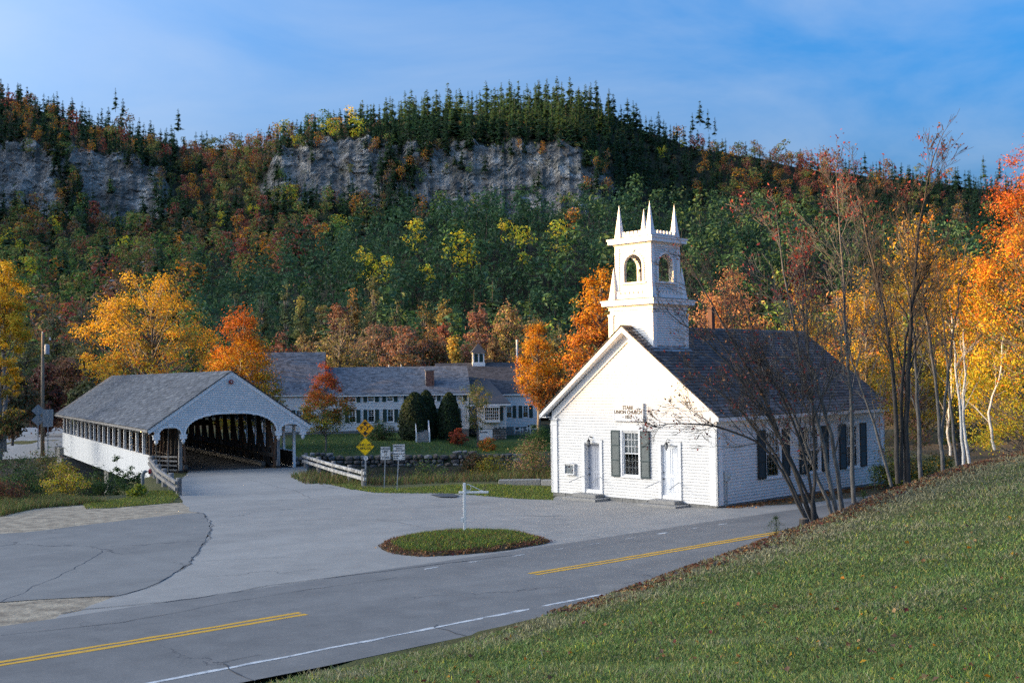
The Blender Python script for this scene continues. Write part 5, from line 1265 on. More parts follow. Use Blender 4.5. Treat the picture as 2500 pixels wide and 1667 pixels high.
# standpipe
sx0, sy0 = -17.75, 55.9; zg = float(gz(sx0, sy0)); PIPE = mat('grey_pipe', (.22, .24, .25), (.15, .165, .17), rough=.5)
sp_ = thing('standpipe', 'grey bent standpipe with a red cap beside the weathered guard rail', 'standpipe', (sx0, sy0, zg))
Geo().tube([(0, 0, -.3), (0, 0, .92), (.03, 0, 1.02), (.12, 0, 1.08), (.30, 0, 1.08)], .085, 12).build('pipe', PIPE, sp_, True)
Geo().tube([(-.0, 0, .85), (0, 0, .93)], .105, 12).build('pipe_collar', PIPE, sp_); Geo().tube([(.30, 0, 1.08), (.40, 0, 1.08)], .12, 12).build('cap', MATS['red_paint'], sp_)
# island with the empty sign post
def isl_z(x, y):
    P = np.array(ISL); c = P.mean(0); ang = np.arctan2(y - c[1], x - c[0]); rr3 = np.hypot(x - c[0], y - c[1])
    pa = np.arctan2(P[:, 1] - c[1], P[:, 0] - c[0]); pr = np.hypot(P[:, 0] - c[0], P[:, 1] - c[1]); o = np.argsort(pa); pr_, pa_ = pr[o], pa[o]
    R_ = np.interp(ang, np.concatenate([pa_[-1:] - 2 * np.pi, pa_, pa_[:1] + 2 * np.pi]), np.concatenate([pr_[-1:], pr_, pr_[:1]]))
    return rr3 / R_
c_ = np.array(ISL).mean(0); P = np.array(ISL); V = []; q = []; n = 48; an = np.linspace(-np.pi, np.pi, n, endpoint=False); pa = np.arctan2(P[:, 1] - c_[1], P[:, 0] - c_[0]); pr = np.hypot(P[:, 0] - c_[0], P[:, 1] - c_[1]); o = np.argsort(pa)
RR = np.interp(an, np.concatenate([pa[o][-1:] - 2 * np.pi, pa[o], pa[o][:1] + 2 * np.pi]), np.concatenate([pr[o][-1:], pr[o], pr[o][:1]]))
fr = [1.0, .96, .85, .7, .5, .3, .1]; hz_ = [-.05, .04, .09, .12, .135, .14, .14]; cl_ = []
for f, h in zip(fr, hz_):
    for k in range(n): V.append((c_[0] + RR[k] * f * math.cos(an[k]), c_[1] + RR[k] * f * math.sin(an[k]), h + .02 * math.sin(7 * an[k] + f * 9))); cl_.append((.07, .05, .03) if f > .8 else (.05, .085, .022))
for i in range(len(fr) - 1):
    for k in range(n): q.append((i * n + k, i * n + (k + 1) % n, (i + 1) * n + (k + 1) % n, (i + 1) * n + k))
g = Geo(); g.add(V, q, c=np.array(cl_)); g.ng.append([(len(fr) - 1) * n + k for k in range(n)]); isl = g.build('traffic_island', GROUND_M, smooth=True); struct(isl)
IY = 38.9; ix = at_y(1135, 1290, IY)[0]
pp = thing('sign_post', 'white post with an empty crossarm standing on the grass island', 'sign post', (ix, IY, .15)); zt = fy(1137, 1179, IY) - .15; za = fy(1140, 1201.5, IY) - .15
POSTP = mat('chipped_white_post', (.74, .74, .72), (.30, .14, .06), scale=3, rough=.7, stretch=(3, 3, .6), ramp=(.26, .34))
bevel(Geo().box((-.048, -.048, -.15), (.048, .048, zt)).build('post', POSTP, pp), .01)
bevel(Geo().box((-.19, -.038, za - .035), (.80, .038, za + .035)).build('crossarm', WTRIM, pp), .008)
Geo().tube([(.07, 0, zt - .05), (.12, 0, zt - .03), (.55, 0, za + .06), (.62, 0, za + .04)], .011, 6).build('scroll_bracket', WTRIM, pp)
a = np.linspace(-2.6, 1.6, 16); Geo().tube([(.13 + .09 * math.cos(t), 0, za + .16 + .10 * math.sin(t)) for t in a], .010, 6).build('scroll_curl', WTRIM, pp); a = np.linspace(-1, 3.8, 14); Geo().tube([(.66 + .045 * math.cos(t), 0, za + .09 + .045 * math.sin(t)) for t in a], .009, 6).build('scroll_curl', mat('rusty_iron', (.35, .24, .16), (.2, .12, .08)), pp)
for xx in (.30, .55): Geo().tube([(xx, 0, za - .035), (xx, 0, za - .07)], .008, 6).build('hook', IRON, pp)
Geo().box((-.14, -.05, .27), (-.05, .04, .42)).build('outlet_box', WTRIM, pp)
# granite kerb blocks beside the church lawn
for k, (p, q_, lab) in enumerate((((-.75, 58.7), (1.35, 58.5), 'long granite block lying at the far edge of the lawn, end nearer the bridge'), ((1.42, 58.3), (3.3, 57.4), 'pale granite block lying in the grass against the church wall'))):
    zg = float(gz((p[0] + q_[0]) / 2, p[1])); o = bevel(Geo().bar((p[0], p[1], zg + .10), (q_[0], q_[1], zg + .12), .36, .34).build('granite_block', GRANITE, None), .03); tag(o, lab, 'granite block', 'granite blocks edging the church lawn')
# utility pole, transformer and wires
PW = mat('pole_wood', (.30, .23, .16), (.17, .13, .095), scale=4, rough=.9, stretch=(3, 3, .3)); Y_ = 111.0; xp_, _, zp = at_y(104, 1098, Y_); ztop = at_y(105, 815, Y_)[2]
up_ = thing('utility_pole', 'tall wooden utility pole with a grey transformer left of the bridge', 'utility pole', (xp_, Y_, zp - .6)); hh = ztop - zp + .6
Geo().tube([(0, 0, 0), (.0, 0, hh * .5), (.03, 0, hh)], [.19, .165, .13], 12).build('shaft', PW, up_, True)
Geo().lathe([(.22, 0), (.23, .05), (.23, .85), (.2, .92), (.06, .96)], (.42, 0, hh - 1.95), 14).build('transformer', mat('transformer_grey', (.42, .45, .47), (.34, .37, .39), rough=.5), up_, True)
Geo().bar((.03, 0, hh - .9), (.75, 0, hh - .55), .07, .07).build('bracket', IRON, up_); Geo().lathe([(.07, 0), (.10, .1), (.05, .2), (.09, .3)], (.72, 0, hh - .62), 10).build('insulator', CURT, up_); Geo().lathe([(.06, 0), (.08, .1), (.03, .22)], (0, 0, hh), 10).build('insulator', CURT, up_)
WIRE = mat('wire', (.03, .03, .032), (.05, .05, .05), rough=.6)
def wire(p, q_, sag, label, r=.014, n=14):
    pts = [(p[0] + (q_[0] - p[0]) * t, p[1] + (q_[1] - p[1]) * t, p[2] + (q_[2] - p[2]) * t - sag * 4 * t * (1 - t)) for t in np.linspace(0, 1, n)]
    return tag(Geo().tube(pts, r, 5, cap=False).build('utility_wire', WIRE), label, 'wire', 'wires strung from the utility pole')
wz = zp - .6
wire((xp_, Y_, wz + hh + .2), (xp_ - 60, 118, wz + hh + 1), 1.3, 'topmost wire running from the pole top out of the picture'); wire((xp_, Y_, wz + hh - 2.4), (xp_ - 60, 116, wz + hh - 3), 1.8, 'wire leaving the pole at the height of the transformer')
wire((xp_, Y_, wz + hh - 5.6), (xp_ - 40, 100, wz + hh - 9), .8, 'lower slack wire dropping from the pole away from the bridge'); wire((xp_, Y_, wz + hh - 5.4), (xp_ - 60, 125, wz + hh - 6), 1.0, 'slack cable below the transformer leading away from the bridge')
wire((xp_, Y_, wz + hh - 2.3), (2.5, 150, 11.6), 1.6, 'long wire crossing above the roofs towards the white pole'); wire((xp_, Y_, wz + hh - 5.5), (-26, 127, 4.5), .7, 'cable from the pole to the far end of the house')
px_, py_, pz_ = at_y(1263, 890, 150); wp = tag(Geo().tube([(px_, 150, -1), (px_, 150, at_y(1263, 829, 150)[2])], .14, 10).build('white_pole', mat('pale_pole', (.62, .62, .62), (.5, .5, .5))), 'pale slim pole rising behind the house beyond the cupola', 'pole')
# backs of road signs beyond the bridge
SBACK = mat('sign_back_aluminium', (.33, .34, .35), (.26, .27, .28), scale=3, rough=.45, metal=.4)
def sback(px, Y, parts, label, pz):
    x = at_y(px, 1050, Y)[0]; zg = at_y(px, pz, Y)[2]; t = thing('road_sign_back', label, 'sign', (x, Y, zg), .35); zt = 0
    for (kind, pyc, w, h) in parts:
        zc_ = fy(px, pyc, Y) - zg; zt = max(zt, zc_ + h / 2); plate(t, rrect(w, h, .04), -.0, SBACK, 'plate', .01, R(45) if kind else 0, (0.0, zc_))
    Geo().box((-.04, -.06, -.4), (.04, -.01, zt)).build('post', GALV, t)
sback(93, 106, [(1, 1002, .80, .80), (1, 1025, .80, .80)], 'back of two grey diamond signs on one post left of the utility pole', 1085)
sback(117, 105, [(0, 1012, .92, .95), (0, 1033, .85, .62)], 'back of two grey rectangular signs on one post right of the utility pole', 1110)
# far lot beyond the bridge and the road off it
FARLOT = asphalt('asphalt_far', (.33, .33, .325), (.28, .28, .28), cs=.05)
struct(sheet('far_road', [(-70, 118), (-36.5, 112.5), (-33.5, 113.8), (-34, 122), (-40, 135), (-52, 165), (-75, 168), (-100, 150)], .05, FARLOT))
# ================================================================ VEGETATION
PAL = dict(yellow=(.62, .40, .035), gold=(.60, .30, .025), orange=(.58, .19, .02), redor=(.52, .11, .02), red=(.36, .06, .045), dred=(.18, .03, .03), rust=(.30, .125, .05), olive=(.24, .21, .055), lime=(.36, .38, .06), green=(.11, .19, .042), dgreen=(.052, .095, .030), spruce=(.046, .085, .048), pine=(.040, .092, .042), pink=(.36, .15, .11), brown=(.16, .09, .055), peach=(.55, .30, .13), grey=(.16, .14, .12), ygreen=(.42, .40, .035))
PC = {k: np.array(v) for k, v in PAL.items()}
def mixc(n, names, w, r, var=.22):
    w = np.array(w, float); k = r.choice(len(names), n, p=w / w.sum()); c = np.array([PC[m] for m in names])[k]
    return c * r.uniform(1 - var, 1 + var, (n, 1)) * r.uniform(.94, 1.06, (n, 3))
LQ = 2.45
def tree_geo(H, Wd, z0, prof, pal, ncl, nl, ls, seed, tr, cs=.55, hollow=.45, grad=None, limbs=True, trunk_col=None, lean=(0, 0), inner=None, mute=0.0):
    """returns (trunk Geo, crown Geo): clumps of leaf-sized faces hung on limbs; prof = [(height fraction, radius fraction)]"""
    r = np.random.default_rng(seed); hs_, rs_ = zip(*prof)
    h = []
    while len(h) < ncl:
        u = r.random()
        if r.random() < np.interp(u, hs_, rs_) ** 1.3 + .04: h.append(u)
    h = np.array(h); az = r.uniform(0, 2 * np.pi, ncl); rf = r.random(ncl) ** hollow
    lob = 1 + .16 * np.sin(3 * az + seed) + .10 * np.sin(5 * az + h * 9 + seed * 2)
    rad = np.interp(h, hs_, rs_) * Wd / 2 * rf * lob
    cz = z0 + h * (H - z0)
    cen = np.stack([rad * np.cos(az) + lean[0] * h, rad * np.sin(az) + lean[1] * h, cz], 1)
    nl, ls = nl * LQ, ls * .53
    cnt = np.maximum(4, (nl * r.uniform(.5, 1.5, ncl))).astype(int); idx = np.repeat(np.arange(ncl), cnt); n = len(idx)
    sz = cs * r.uniform(.7, 1.35, ncl)
    P = cen[idx] + r.normal(size=(n, 3)) * sz[idx][:, None] * np.array([.62, .62, .38])
    tone = r.uniform(.72, 1.2, ncl)[idx][:, None]
    ax = np.stack([P[:, 0] - lean[0] * .5, P[:, 1], (P[:, 2] - (z0 + .45 * (H - z0))) * Wd / max(H - z0, .1)], 1); rel = np.linalg.norm(ax, axis=1) / (Wd / 2)
    loc = P - cen[idx]; loc /= np.linalg.norm(loc, axis=1)[:, None] + 1e-6; ob = ax / (np.linalg.norm(ax, axis=1)[:, None] + 1e-6); bias = loc * .7 + ob * .5 + np.array([0, 0, .35])
    if grad is None: col = mixc(n, *pal, r)
    else: col = grad(P, r)
    col = col * (1 - mute) + np.array([.19, .165, .12]) * mute
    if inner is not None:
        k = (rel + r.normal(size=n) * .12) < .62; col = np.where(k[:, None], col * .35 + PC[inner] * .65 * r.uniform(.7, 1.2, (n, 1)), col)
    crown = Geo().leaves(P, ls, col * tone, r, flat=.15, bias=bias)
    T = Geo(); top = z0 + .72 * (H - z0)
    n_ = 7; zz = np.linspace(-.25, top, n_); wob = r.normal(size=(n_, 2)) * .05 * H / 10; wob[0] = 0
    pts = [(wob[i, 0] + lean[0] * max(0, zz[i] - z0) / (H - z0), wob[i, 1] + lean[1] * max(0, zz[i] - z0) / (H - z0), zz[i]) for i in range(n_)]
    T.tube(pts, np.linspace(tr, tr * .25, n_), 8, cap=False)
    if limbs:
        st = np.clip(cz - .55 * np.hypot(cen[:, 0], cen[:, 1]) - .1 * H * r.random(ncl), z0 * .75, top)
        s0 = np.stack([np.interp(st, zz, [p[0] for p in pts]), np.interp(st, zz, [p[1] for p in pts]), st], 1); mid = s0 * .45 + cen * .55; mid[:, 2] -= .04 * H * r.random(ncl)
        T.segs(s0, mid, np.full(ncl, tr * .28), np.full(ncl, tr * .14), 4); T.segs(mid, cen, np.full(ncl, tr * .14), np.full(ncl, tr * .05), 3)
    return T, crown
OVAL = [(0, .35), (.15, .75), (.35, 1), (.6, .92), (.8, .65), (.93, .35), (1, .1)]
CONE = [(0, .7), (.12, 1), (.35, .9), (.6, .62), (.85, .28), (1, .04)]
VASE = [(0, .2), (.25, .6), (.55, .95), (.75, 1), (.9, .75), (1, .35)]
def plant(name, label, cat, loc, T, Cg, group=None, bark=None, rz=0):
    t = thing(name, label, cat, loc, rz, group)
    if T is not None: T.build('trunk', bark or BARK, t, True)
    Cg.build('crown', LEAF, t)
    return t
def px_tree(px, top, base_z, Y, wpx, pal, name, label, seed, prof=OVAL, z0f=.22, ncl=None, nl=26, ls=.22, tr=None, grad=None, group=None, bark=None, cs=None, hollow=.45, cat='tree', lean=(0, 0), hmul=1.0, inner='olive', mute=0.0):
    x, y, zt = at_y(px, top, Y); Wd = wpx / F_PX * Y; H = (zt - base_z) * hmul
    area = Wd * (H * (1 - z0f)); cs = cs or max(.32, .115 * Wd); ncl = ncl or int(np.clip(area * 1.5 / (cs * cs), 24, 170))
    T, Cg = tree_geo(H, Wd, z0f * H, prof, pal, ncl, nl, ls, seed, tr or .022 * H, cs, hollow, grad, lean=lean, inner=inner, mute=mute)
    return plant(name, label, cat, (x, Y, base_z), T, Cg, group, bark)
def G(top, mid, low, side=None, sd=1.0):
    """colour that turns from low to top of the crown, and on one side"""
    def f(P, r):
        z = P[:, 2]; h = (z - z.min()) / (np.ptp(z) + 1e-6) + r.normal(size=len(P)) * .10
        if side is not None: xx = (P[:, 0] - P[:, 0].min()) / (np.ptp(P[:, 0]) + 1e-6); h = h - (xx - .45) * .55 * sd
        a = mixc(len(P), *top, r); b = mixc(len(P), *mid, r); c = mixc(len(P), *low, r)
        return np.where((h > .66)[:, None], a, np.where((h > .36)[:, None], b, c))
    return f
zg = lambda x, y: float(gz(x, y))
# --- prominent autumn trees round the bridge and the house
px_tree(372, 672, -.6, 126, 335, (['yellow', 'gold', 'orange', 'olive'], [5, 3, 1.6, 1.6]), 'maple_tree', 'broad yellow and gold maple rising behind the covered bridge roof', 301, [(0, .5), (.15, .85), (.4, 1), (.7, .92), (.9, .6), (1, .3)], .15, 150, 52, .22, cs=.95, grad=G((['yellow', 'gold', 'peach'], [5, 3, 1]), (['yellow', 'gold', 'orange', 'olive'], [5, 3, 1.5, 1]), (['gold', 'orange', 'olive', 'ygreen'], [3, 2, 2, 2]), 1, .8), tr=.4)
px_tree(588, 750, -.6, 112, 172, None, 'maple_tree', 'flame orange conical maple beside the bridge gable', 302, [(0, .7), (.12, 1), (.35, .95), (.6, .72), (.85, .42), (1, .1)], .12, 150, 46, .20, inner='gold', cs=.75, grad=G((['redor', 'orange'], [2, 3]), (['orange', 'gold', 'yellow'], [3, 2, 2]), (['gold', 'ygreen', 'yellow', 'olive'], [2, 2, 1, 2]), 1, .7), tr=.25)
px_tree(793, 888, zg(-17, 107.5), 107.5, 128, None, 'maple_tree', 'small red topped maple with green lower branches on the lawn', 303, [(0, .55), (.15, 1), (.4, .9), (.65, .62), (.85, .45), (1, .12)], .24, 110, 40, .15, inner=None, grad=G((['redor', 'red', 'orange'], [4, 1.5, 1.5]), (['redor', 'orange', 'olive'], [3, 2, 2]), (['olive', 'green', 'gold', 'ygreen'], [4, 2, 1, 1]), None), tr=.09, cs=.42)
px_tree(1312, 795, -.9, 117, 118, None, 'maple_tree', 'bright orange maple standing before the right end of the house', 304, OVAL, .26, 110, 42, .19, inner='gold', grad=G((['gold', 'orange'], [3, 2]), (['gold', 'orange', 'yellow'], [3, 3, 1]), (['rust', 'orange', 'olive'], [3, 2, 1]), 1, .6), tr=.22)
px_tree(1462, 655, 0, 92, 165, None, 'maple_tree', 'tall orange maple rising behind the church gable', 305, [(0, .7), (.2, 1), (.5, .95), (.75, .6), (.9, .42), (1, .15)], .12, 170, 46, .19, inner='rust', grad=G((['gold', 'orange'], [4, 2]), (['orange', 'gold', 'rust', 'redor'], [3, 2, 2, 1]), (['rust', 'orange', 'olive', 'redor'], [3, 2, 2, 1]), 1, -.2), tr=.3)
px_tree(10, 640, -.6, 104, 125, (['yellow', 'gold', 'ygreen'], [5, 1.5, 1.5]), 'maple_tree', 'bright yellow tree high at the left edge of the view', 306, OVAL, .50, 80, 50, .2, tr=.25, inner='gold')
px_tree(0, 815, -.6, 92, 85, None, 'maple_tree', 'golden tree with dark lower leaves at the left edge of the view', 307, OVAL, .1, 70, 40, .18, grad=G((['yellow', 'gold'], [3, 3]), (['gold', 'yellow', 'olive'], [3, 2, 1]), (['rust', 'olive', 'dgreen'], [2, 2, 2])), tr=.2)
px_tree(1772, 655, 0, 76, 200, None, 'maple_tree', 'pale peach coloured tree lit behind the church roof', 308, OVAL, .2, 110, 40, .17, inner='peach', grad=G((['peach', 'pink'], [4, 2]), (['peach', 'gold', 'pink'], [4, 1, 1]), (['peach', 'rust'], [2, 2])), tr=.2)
# --- belt of trees behind the house and at the left
belt = [
 (828, 780, 148, 220, (['olive', 'lime', 'peach', 'grey'], [5, 1, 1, 2]), OVAL, 'broad olive tree with thin leaves behind the tall roof of the house'),
 (745, 820, 158, 90, (['olive', 'rust', 'brown'], [3, 1, 1]), OVAL, 'brownish tree between the flame maple and the olive tree'),
 (690, 815, 140, 110, (['dred', 'red', 'dgreen'], [4, 1, 2]), OVAL, 'low dark red tree beside the flame orange maple'),
 (920, 795, 160, 120, (['brown', 'pink', 'grey', 'rust'], [3, 2, 3, 1]), VASE, 'nearly bare greyish tree behind the house ridge'),
 (985, 800, 156, 110, (['pink', 'rust', 'grey', 'red'], [2, 2, 2, 1]), VASE, 'dusky pink half bare tree behind the house ridge'),
 (1050, 800, 158, 90, (['rust', 'orange', 'olive'], [3, 1, 2]), OVAL, 'rust coloured tree behind the brick chimney'),
 (1082, 788, 164, 85, (['red', 'pink', 'redor'], [3, 2, 1]), OVAL, 'crimson tree above the brick chimney'),
 (1108, 812, 150, 44, (['yellow', 'gold', 'ygreen'], [5, 1, 1]), CONE, 'slim bright yellow tree left of the white cupola'),
 (1168, 738, 160, 92, (['pink', 'red', 'rust'], [4, 2, 2]), OVAL, 'tall rosy red tree behind the white cupola'),
 (1240, 738, 166, 105, (['peach', 'olive', 'pink', 'lime'], [4, 2, 1, 1]), OVAL, 'tall straw coloured tree right of the cupola'),
 (1205, 830, 152, 90, (['rust', 'brown', 'olive'], [3, 2, 2]), OVAL, 'rust brown tree low behind the cupola'),
 (1000, 870, 150, 130, (['rust', 'olive', 'brown', 'orange'], [2, 2, 2, 1]), OVAL, 'low mottled tree peeping over the middle of the roof'),
 (880, 880, 150, 120, (['olive', 'green', 'rust'], [3, 1, 1]), OVAL, 'low green brown tree beside the tall roof'),
 (1360, 765, 140, 110, (['dgreen', 'spruce'], [2, 3]), CONE, 'dark spruce between the two orange maples near the church'),
 (1300, 770, 170, 120, (['grey', 'olive', 'green'], [2, 2, 1]), OVAL, 'dull green tree behind the bright orange maple'),
 (1085, 728, 186, 62, (['olive', 'ygreen', 'gold'], [4, 1, 1]), OVAL, 'golden olive tree against the dark pine trunks'),
 (1038, 735, 190, 70, (['green', 'orange', 'olive'], [3, 1, 2]), OVAL, 'green tree with an orange top against the dark pines'),
 (912, 678, 200, 105, (['green', 'olive', 'dgreen'], [4, 1, 2]), CONE, 'large feathery green larch above the house'),
 (968, 712, 196, 66, (['green', 'dgreen', 'gold'], [4, 2, .6]), CONE, 'feathery green larch beside the largest one'),
 (862, 700, 206, 46, (['gold', 'orange', 'olive'], [3, 1, 2]), OVAL, 'small golden tree left of the large larch'),
 (700, 695, 196, 80, (['green', 'dgreen'], [3, 2]), CONE, 'green larch above the flame orange maple'),
 (640, 690, 200, 85, (['green', 'dgreen'], [3, 3]), CONE, 'green larch rising behind the flame orange maple'),
 (575, 705, 190, 70, (['green', 'dgreen'], [3, 2]), CONE, 'green larch between the yellow maple and the flame maple'),
 (735, 725, 190, 50, (['lime', 'olive'], [2, 2]), OVAL, 'pale lime tree among the larches'),
 (785, 735, 192, 60, (['lime', 'peach', 'olive'], [2, 1, 2]), OVAL, 'pale straw tree among the larches'),
 (830, 745, 185, 70, (['pink', 'rust', 'red'], [2, 2, 1]), VASE, 'rosy half bare tree below the large larch'),
 (200, 712, 170, 130, (['green', 'dgreen'], [3, 3]), CONE, 'green conifer left of the broad yellow maple'),
 (130, 730, 175, 120, (['dgreen', 'green'], [3, 2]), CONE, 'dark conifer behind the utility pole'),
 (60, 760, 160, 110, (['dgreen', 'green'], [3, 3]), CONE, 'dark conifer left of the utility pole'),
 (158, 872, 130, 100, (['pink', 'rust', 'brown'], [2, 3, 1]), OVAL, 'salmon coloured tree right of the utility pole'),
 (110, 885, 124, 80, (['dred', 'red', 'dgreen'], [4, 1, 1]), OVAL, 'dark crimson tree behind the utility pole'),
 (215, 930, 122, 90, (['dgreen', 'green', 'olive'], [3, 2, 1]), OVAL, 'green bush tree at the far end of the bridge'),
 (200, 850, 140, 90, (['olive', 'green', 'grey'], [2, 2, 2]), OVAL, 'grey green tree left of the broad yellow maple'),
 (30, 900, 112, 110, (['rust', 'dgreen', 'olive'], [2, 2, 1]), OVAL, 'rust and green tree low at the left edge'),
 (1560, 770, 115, 130, (['olive', 'rust', 'dgreen'], [2, 2, 2]), OVAL, 'mottled tree just behind the belfry base'),
]
for k, (px, top, Y, w, pal, prof, lab) in enumerate(belt):
    nm = 'larch_tree' if 'larch' in lab else ('conifer_tree' if ('conifer' in lab or 'spruce' in lab) else 'tree')
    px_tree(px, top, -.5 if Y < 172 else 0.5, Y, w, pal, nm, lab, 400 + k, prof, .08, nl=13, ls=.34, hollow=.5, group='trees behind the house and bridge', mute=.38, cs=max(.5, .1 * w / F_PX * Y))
# --- evergreens and shrubs on the lawn
for px, top, wpx, Y, lab in ((1012, 958, 80, 119, 'widest of three clipped dark evergreens in front of the house'), (1040, 953, 58, 120, 'middle one of three clipped dark evergreens, beside the garden steps'), (1096, 958, 58, 119.5, 'evergreen nearest the bay window of three clipped dark ones')):
    x, _, zt = at_y(px, top, Y); zb = zg(x, Y); H = zt - zb; Wd = wpx / F_PX * Y; r = np.random.default_rng(int(px)); n = 7000
    t = thing('arborvitae', lab, 'evergreen', (x, Y, zb), 0, 'clipped evergreens before the house')
    hs_, rs_ = [0, .04, .15, .4, .65, .85, .95, 1], [.7, .88, 1, .97, .82, .55, .32, .1]; h = r.random(n) ** .9; a = r.uniform(0, 6.28, n); rad = np.interp(h, hs_, rs_) * Wd / 2 * (.93 + .07 * np.sin(a * 5 + h * 7) + .06 * r.normal(size=n)); P = np.stack([rad * np.cos(a), rad * np.sin(a), h * H], 1)
    Geo().leaves(P, .10, mixc(n, ['dgreen', 'spruce', 'green'], [3, 3, .5], r, .35) * .62, r, bias=np.stack([np.cos(a), np.sin(a), np.full(n, .35)], 1), aspect=1.2).build('foliage', LEAF, t)
    Geo().lathe([(np.interp(k, hs_, rs_) * Wd / 2 * .9, k * H * .98) for k in np.linspace(0, 1, 12)], (0, 0, 0), 14).build('dark_core', mat('evergreen_core', (.016, .026, .012), (.010, .016, .008), rough=.95), t)  # solid core added to close gaps, coloured dark as the shaded inside
px_tree(1163, 930, -1.9, 121, 72, (['olive', 'green', 'dgreen'], [3, 2, 1]), 'small_tree', 'thin leafed small green tree before the bay window', 331, VASE, .18, 60, 18, .14, tr=.09, cs=.4)
def shrub(px, base_y, Y, wpx, hpx, pal, label, seed, group=None, ls=.10, n=34, zb=None, nl=24, name='shrub'):
    x = at_y(px, base_y, Y)[0]; zb = zg(x, Y) if zb is None else zb; Wd = wpx / F_PX * Y; H = hpx / F_PX * Y
    T, Cg = tree_geo(H, Wd, .05 * H, [(0, .8), (.3, 1), (.7, .8), (1, .3)], pal, n, nl, ls, seed, .03, max(.12, .14 * Wd), .6)
    t = thing(name, label, 'shrub', (x, Y, zb), 0, group); T.build('stems', BARKD, t); Cg.build('foliage', LEAF, t); return t
SH = 'shrubs along the river and lawn'
for k, a in enumerate([
 (1118, 1090, 116, 40, 48, (['red', 'redor', 'rust'], [3, 2, 1]), 'low red shrub on the lawn below the small green tree'),
 (1205, 1135, 100, 95, 60, (['ygreen', 'olive', 'gold'], [2, 3, 1]), 'rounded yellow green shrub at the end of the stone wall'),
 (1190, 1085, 108, 45, 34, (['redor', 'gold', 'olive'], [2, 1, 2]), 'small orange shrub in front of the cellar door'),
 (1315, 1090, 108, 70, 62, (['green', 'dgreen'], [3, 2]), 'bushy green shrub below the cow cutouts'),
 (925, 1070, 119, 60, 48, (['dgreen', 'brown', 'green'], [3, 1, 1]), 'dark shrub against the house wall beside the widest evergreen'),
 (1160, 1110, 104, 70, 40, (['brown', 'dgreen', 'rust'], [2, 2, 1]), 'dark brown shrub at the foot of the small green tree'),
 (1050, 1180, 66, 150, 95, (['green', 'dgreen', 'olive'], [3, 3, 1]), 'big leafy green shrub behind the weight limit signs'),
 (985, 1180, 70, 80, 50, (['olive', 'rust', 'dgreen'], [2, 1, 2]), 'olive shrub between the two weight limit signs'),
 (1150, 1180, 72, 130, 60, (['olive', 'brown', 'dgreen', 'rust'], [2, 2, 2, 1]), 'brownish river bank shrub behind the white sign post'),
 (1300, 1175, 64, 150, 78, (['olive', 'peach', 'green', 'pink'], [3, 2, 2, 1]), 'flowering goldenrod thicket beside the church wall'),
 (1225, 1175, 66, 70, 34, (['pink', 'peach', 'olive'], [2, 2, 1]), 'pale pinkish weeds beyond the granite block'),
 (900, 1150, 78, 70, 40, (['gold', 'rust', 'olive'], [1, 1, 2]), 'yellowing weeds at the foot of the diamond signs'),
 (163, 1225, 54, 105, 88, (['ygreen', 'yellow', 'peach', 'olive'], [3, 2, 1, 2]), 'yellow leafed shrub below the white bridge panel'),
 (250, 1222, 56, 120, 66, (['dgreen', 'green'], [3, 1]), 'dark green shrub right of the yellow one below the bridge'),
 (285, 1215, 58, 42, 118, (['dgreen', 'green'], [3, 1]), 'tall upright dark sapling before the white bridge panel'),
 (325, 1210, 58, 60, 72, (['dgreen', 'green', 'spruce'], [3, 1, 1]), 'dark bush beside the standpipe'),
 (60, 1225, 55, 140, 60, (['green', 'dgreen', 'spruce'], [2, 2, 2]), 'low grey green weeds at the edge of the sandy shoulder'),
 (10, 1240, 52, 110, 50, (['rust', 'dred', 'brown'], [2, 1, 2]), 'low reddish weeds at the left edge beside the sand'),
 (110, 1130, 88, 130, 130, (['olive', 'green', 'rust', 'dgreen'], [3, 2, 1, 2]), 'large olive bush below the far end of the bridge'),
 (20, 1120, 84, 130, 150, (['dgreen', 'green', 'brown'], [4, 1, 1]), 'large dark bush at the left edge under the golden tree'),
 (70, 1180, 74, 140, 84, (['brown', 'dgreen', 'olive'], [2, 3, 2]), 'dull brown green bush on the river slope'),
 (335, 1215, 54, 40, 32, (['ygreen', 'green'], [3, 2]), 'small bright green weed left of the standpipe'),
 (205, 1190, 76, 130, 70, (['dgreen', 'olive', 'brown'], [4, 1, 1]), 'dark scrub in the shade under the bridge'),
 (150, 1065, 100, 90, 70, (['olive', 'rust', 'gold', 'dgreen'], [3, 1, 1, 2]), 'golden brown bush left of the far bridge corner'),
 (800, 1160, 84, 90, 40, (['dgreen', 'olive', 'brown'], [2, 1, 2]), 'dark scrub below the flaking white guard rail')]):
    shrub(*a[:7], 500 + k, SH, ls=.10 if a[2] < 80 else .14, n=30 if a[3] * a[2] < 7000 else 55, nl=19)
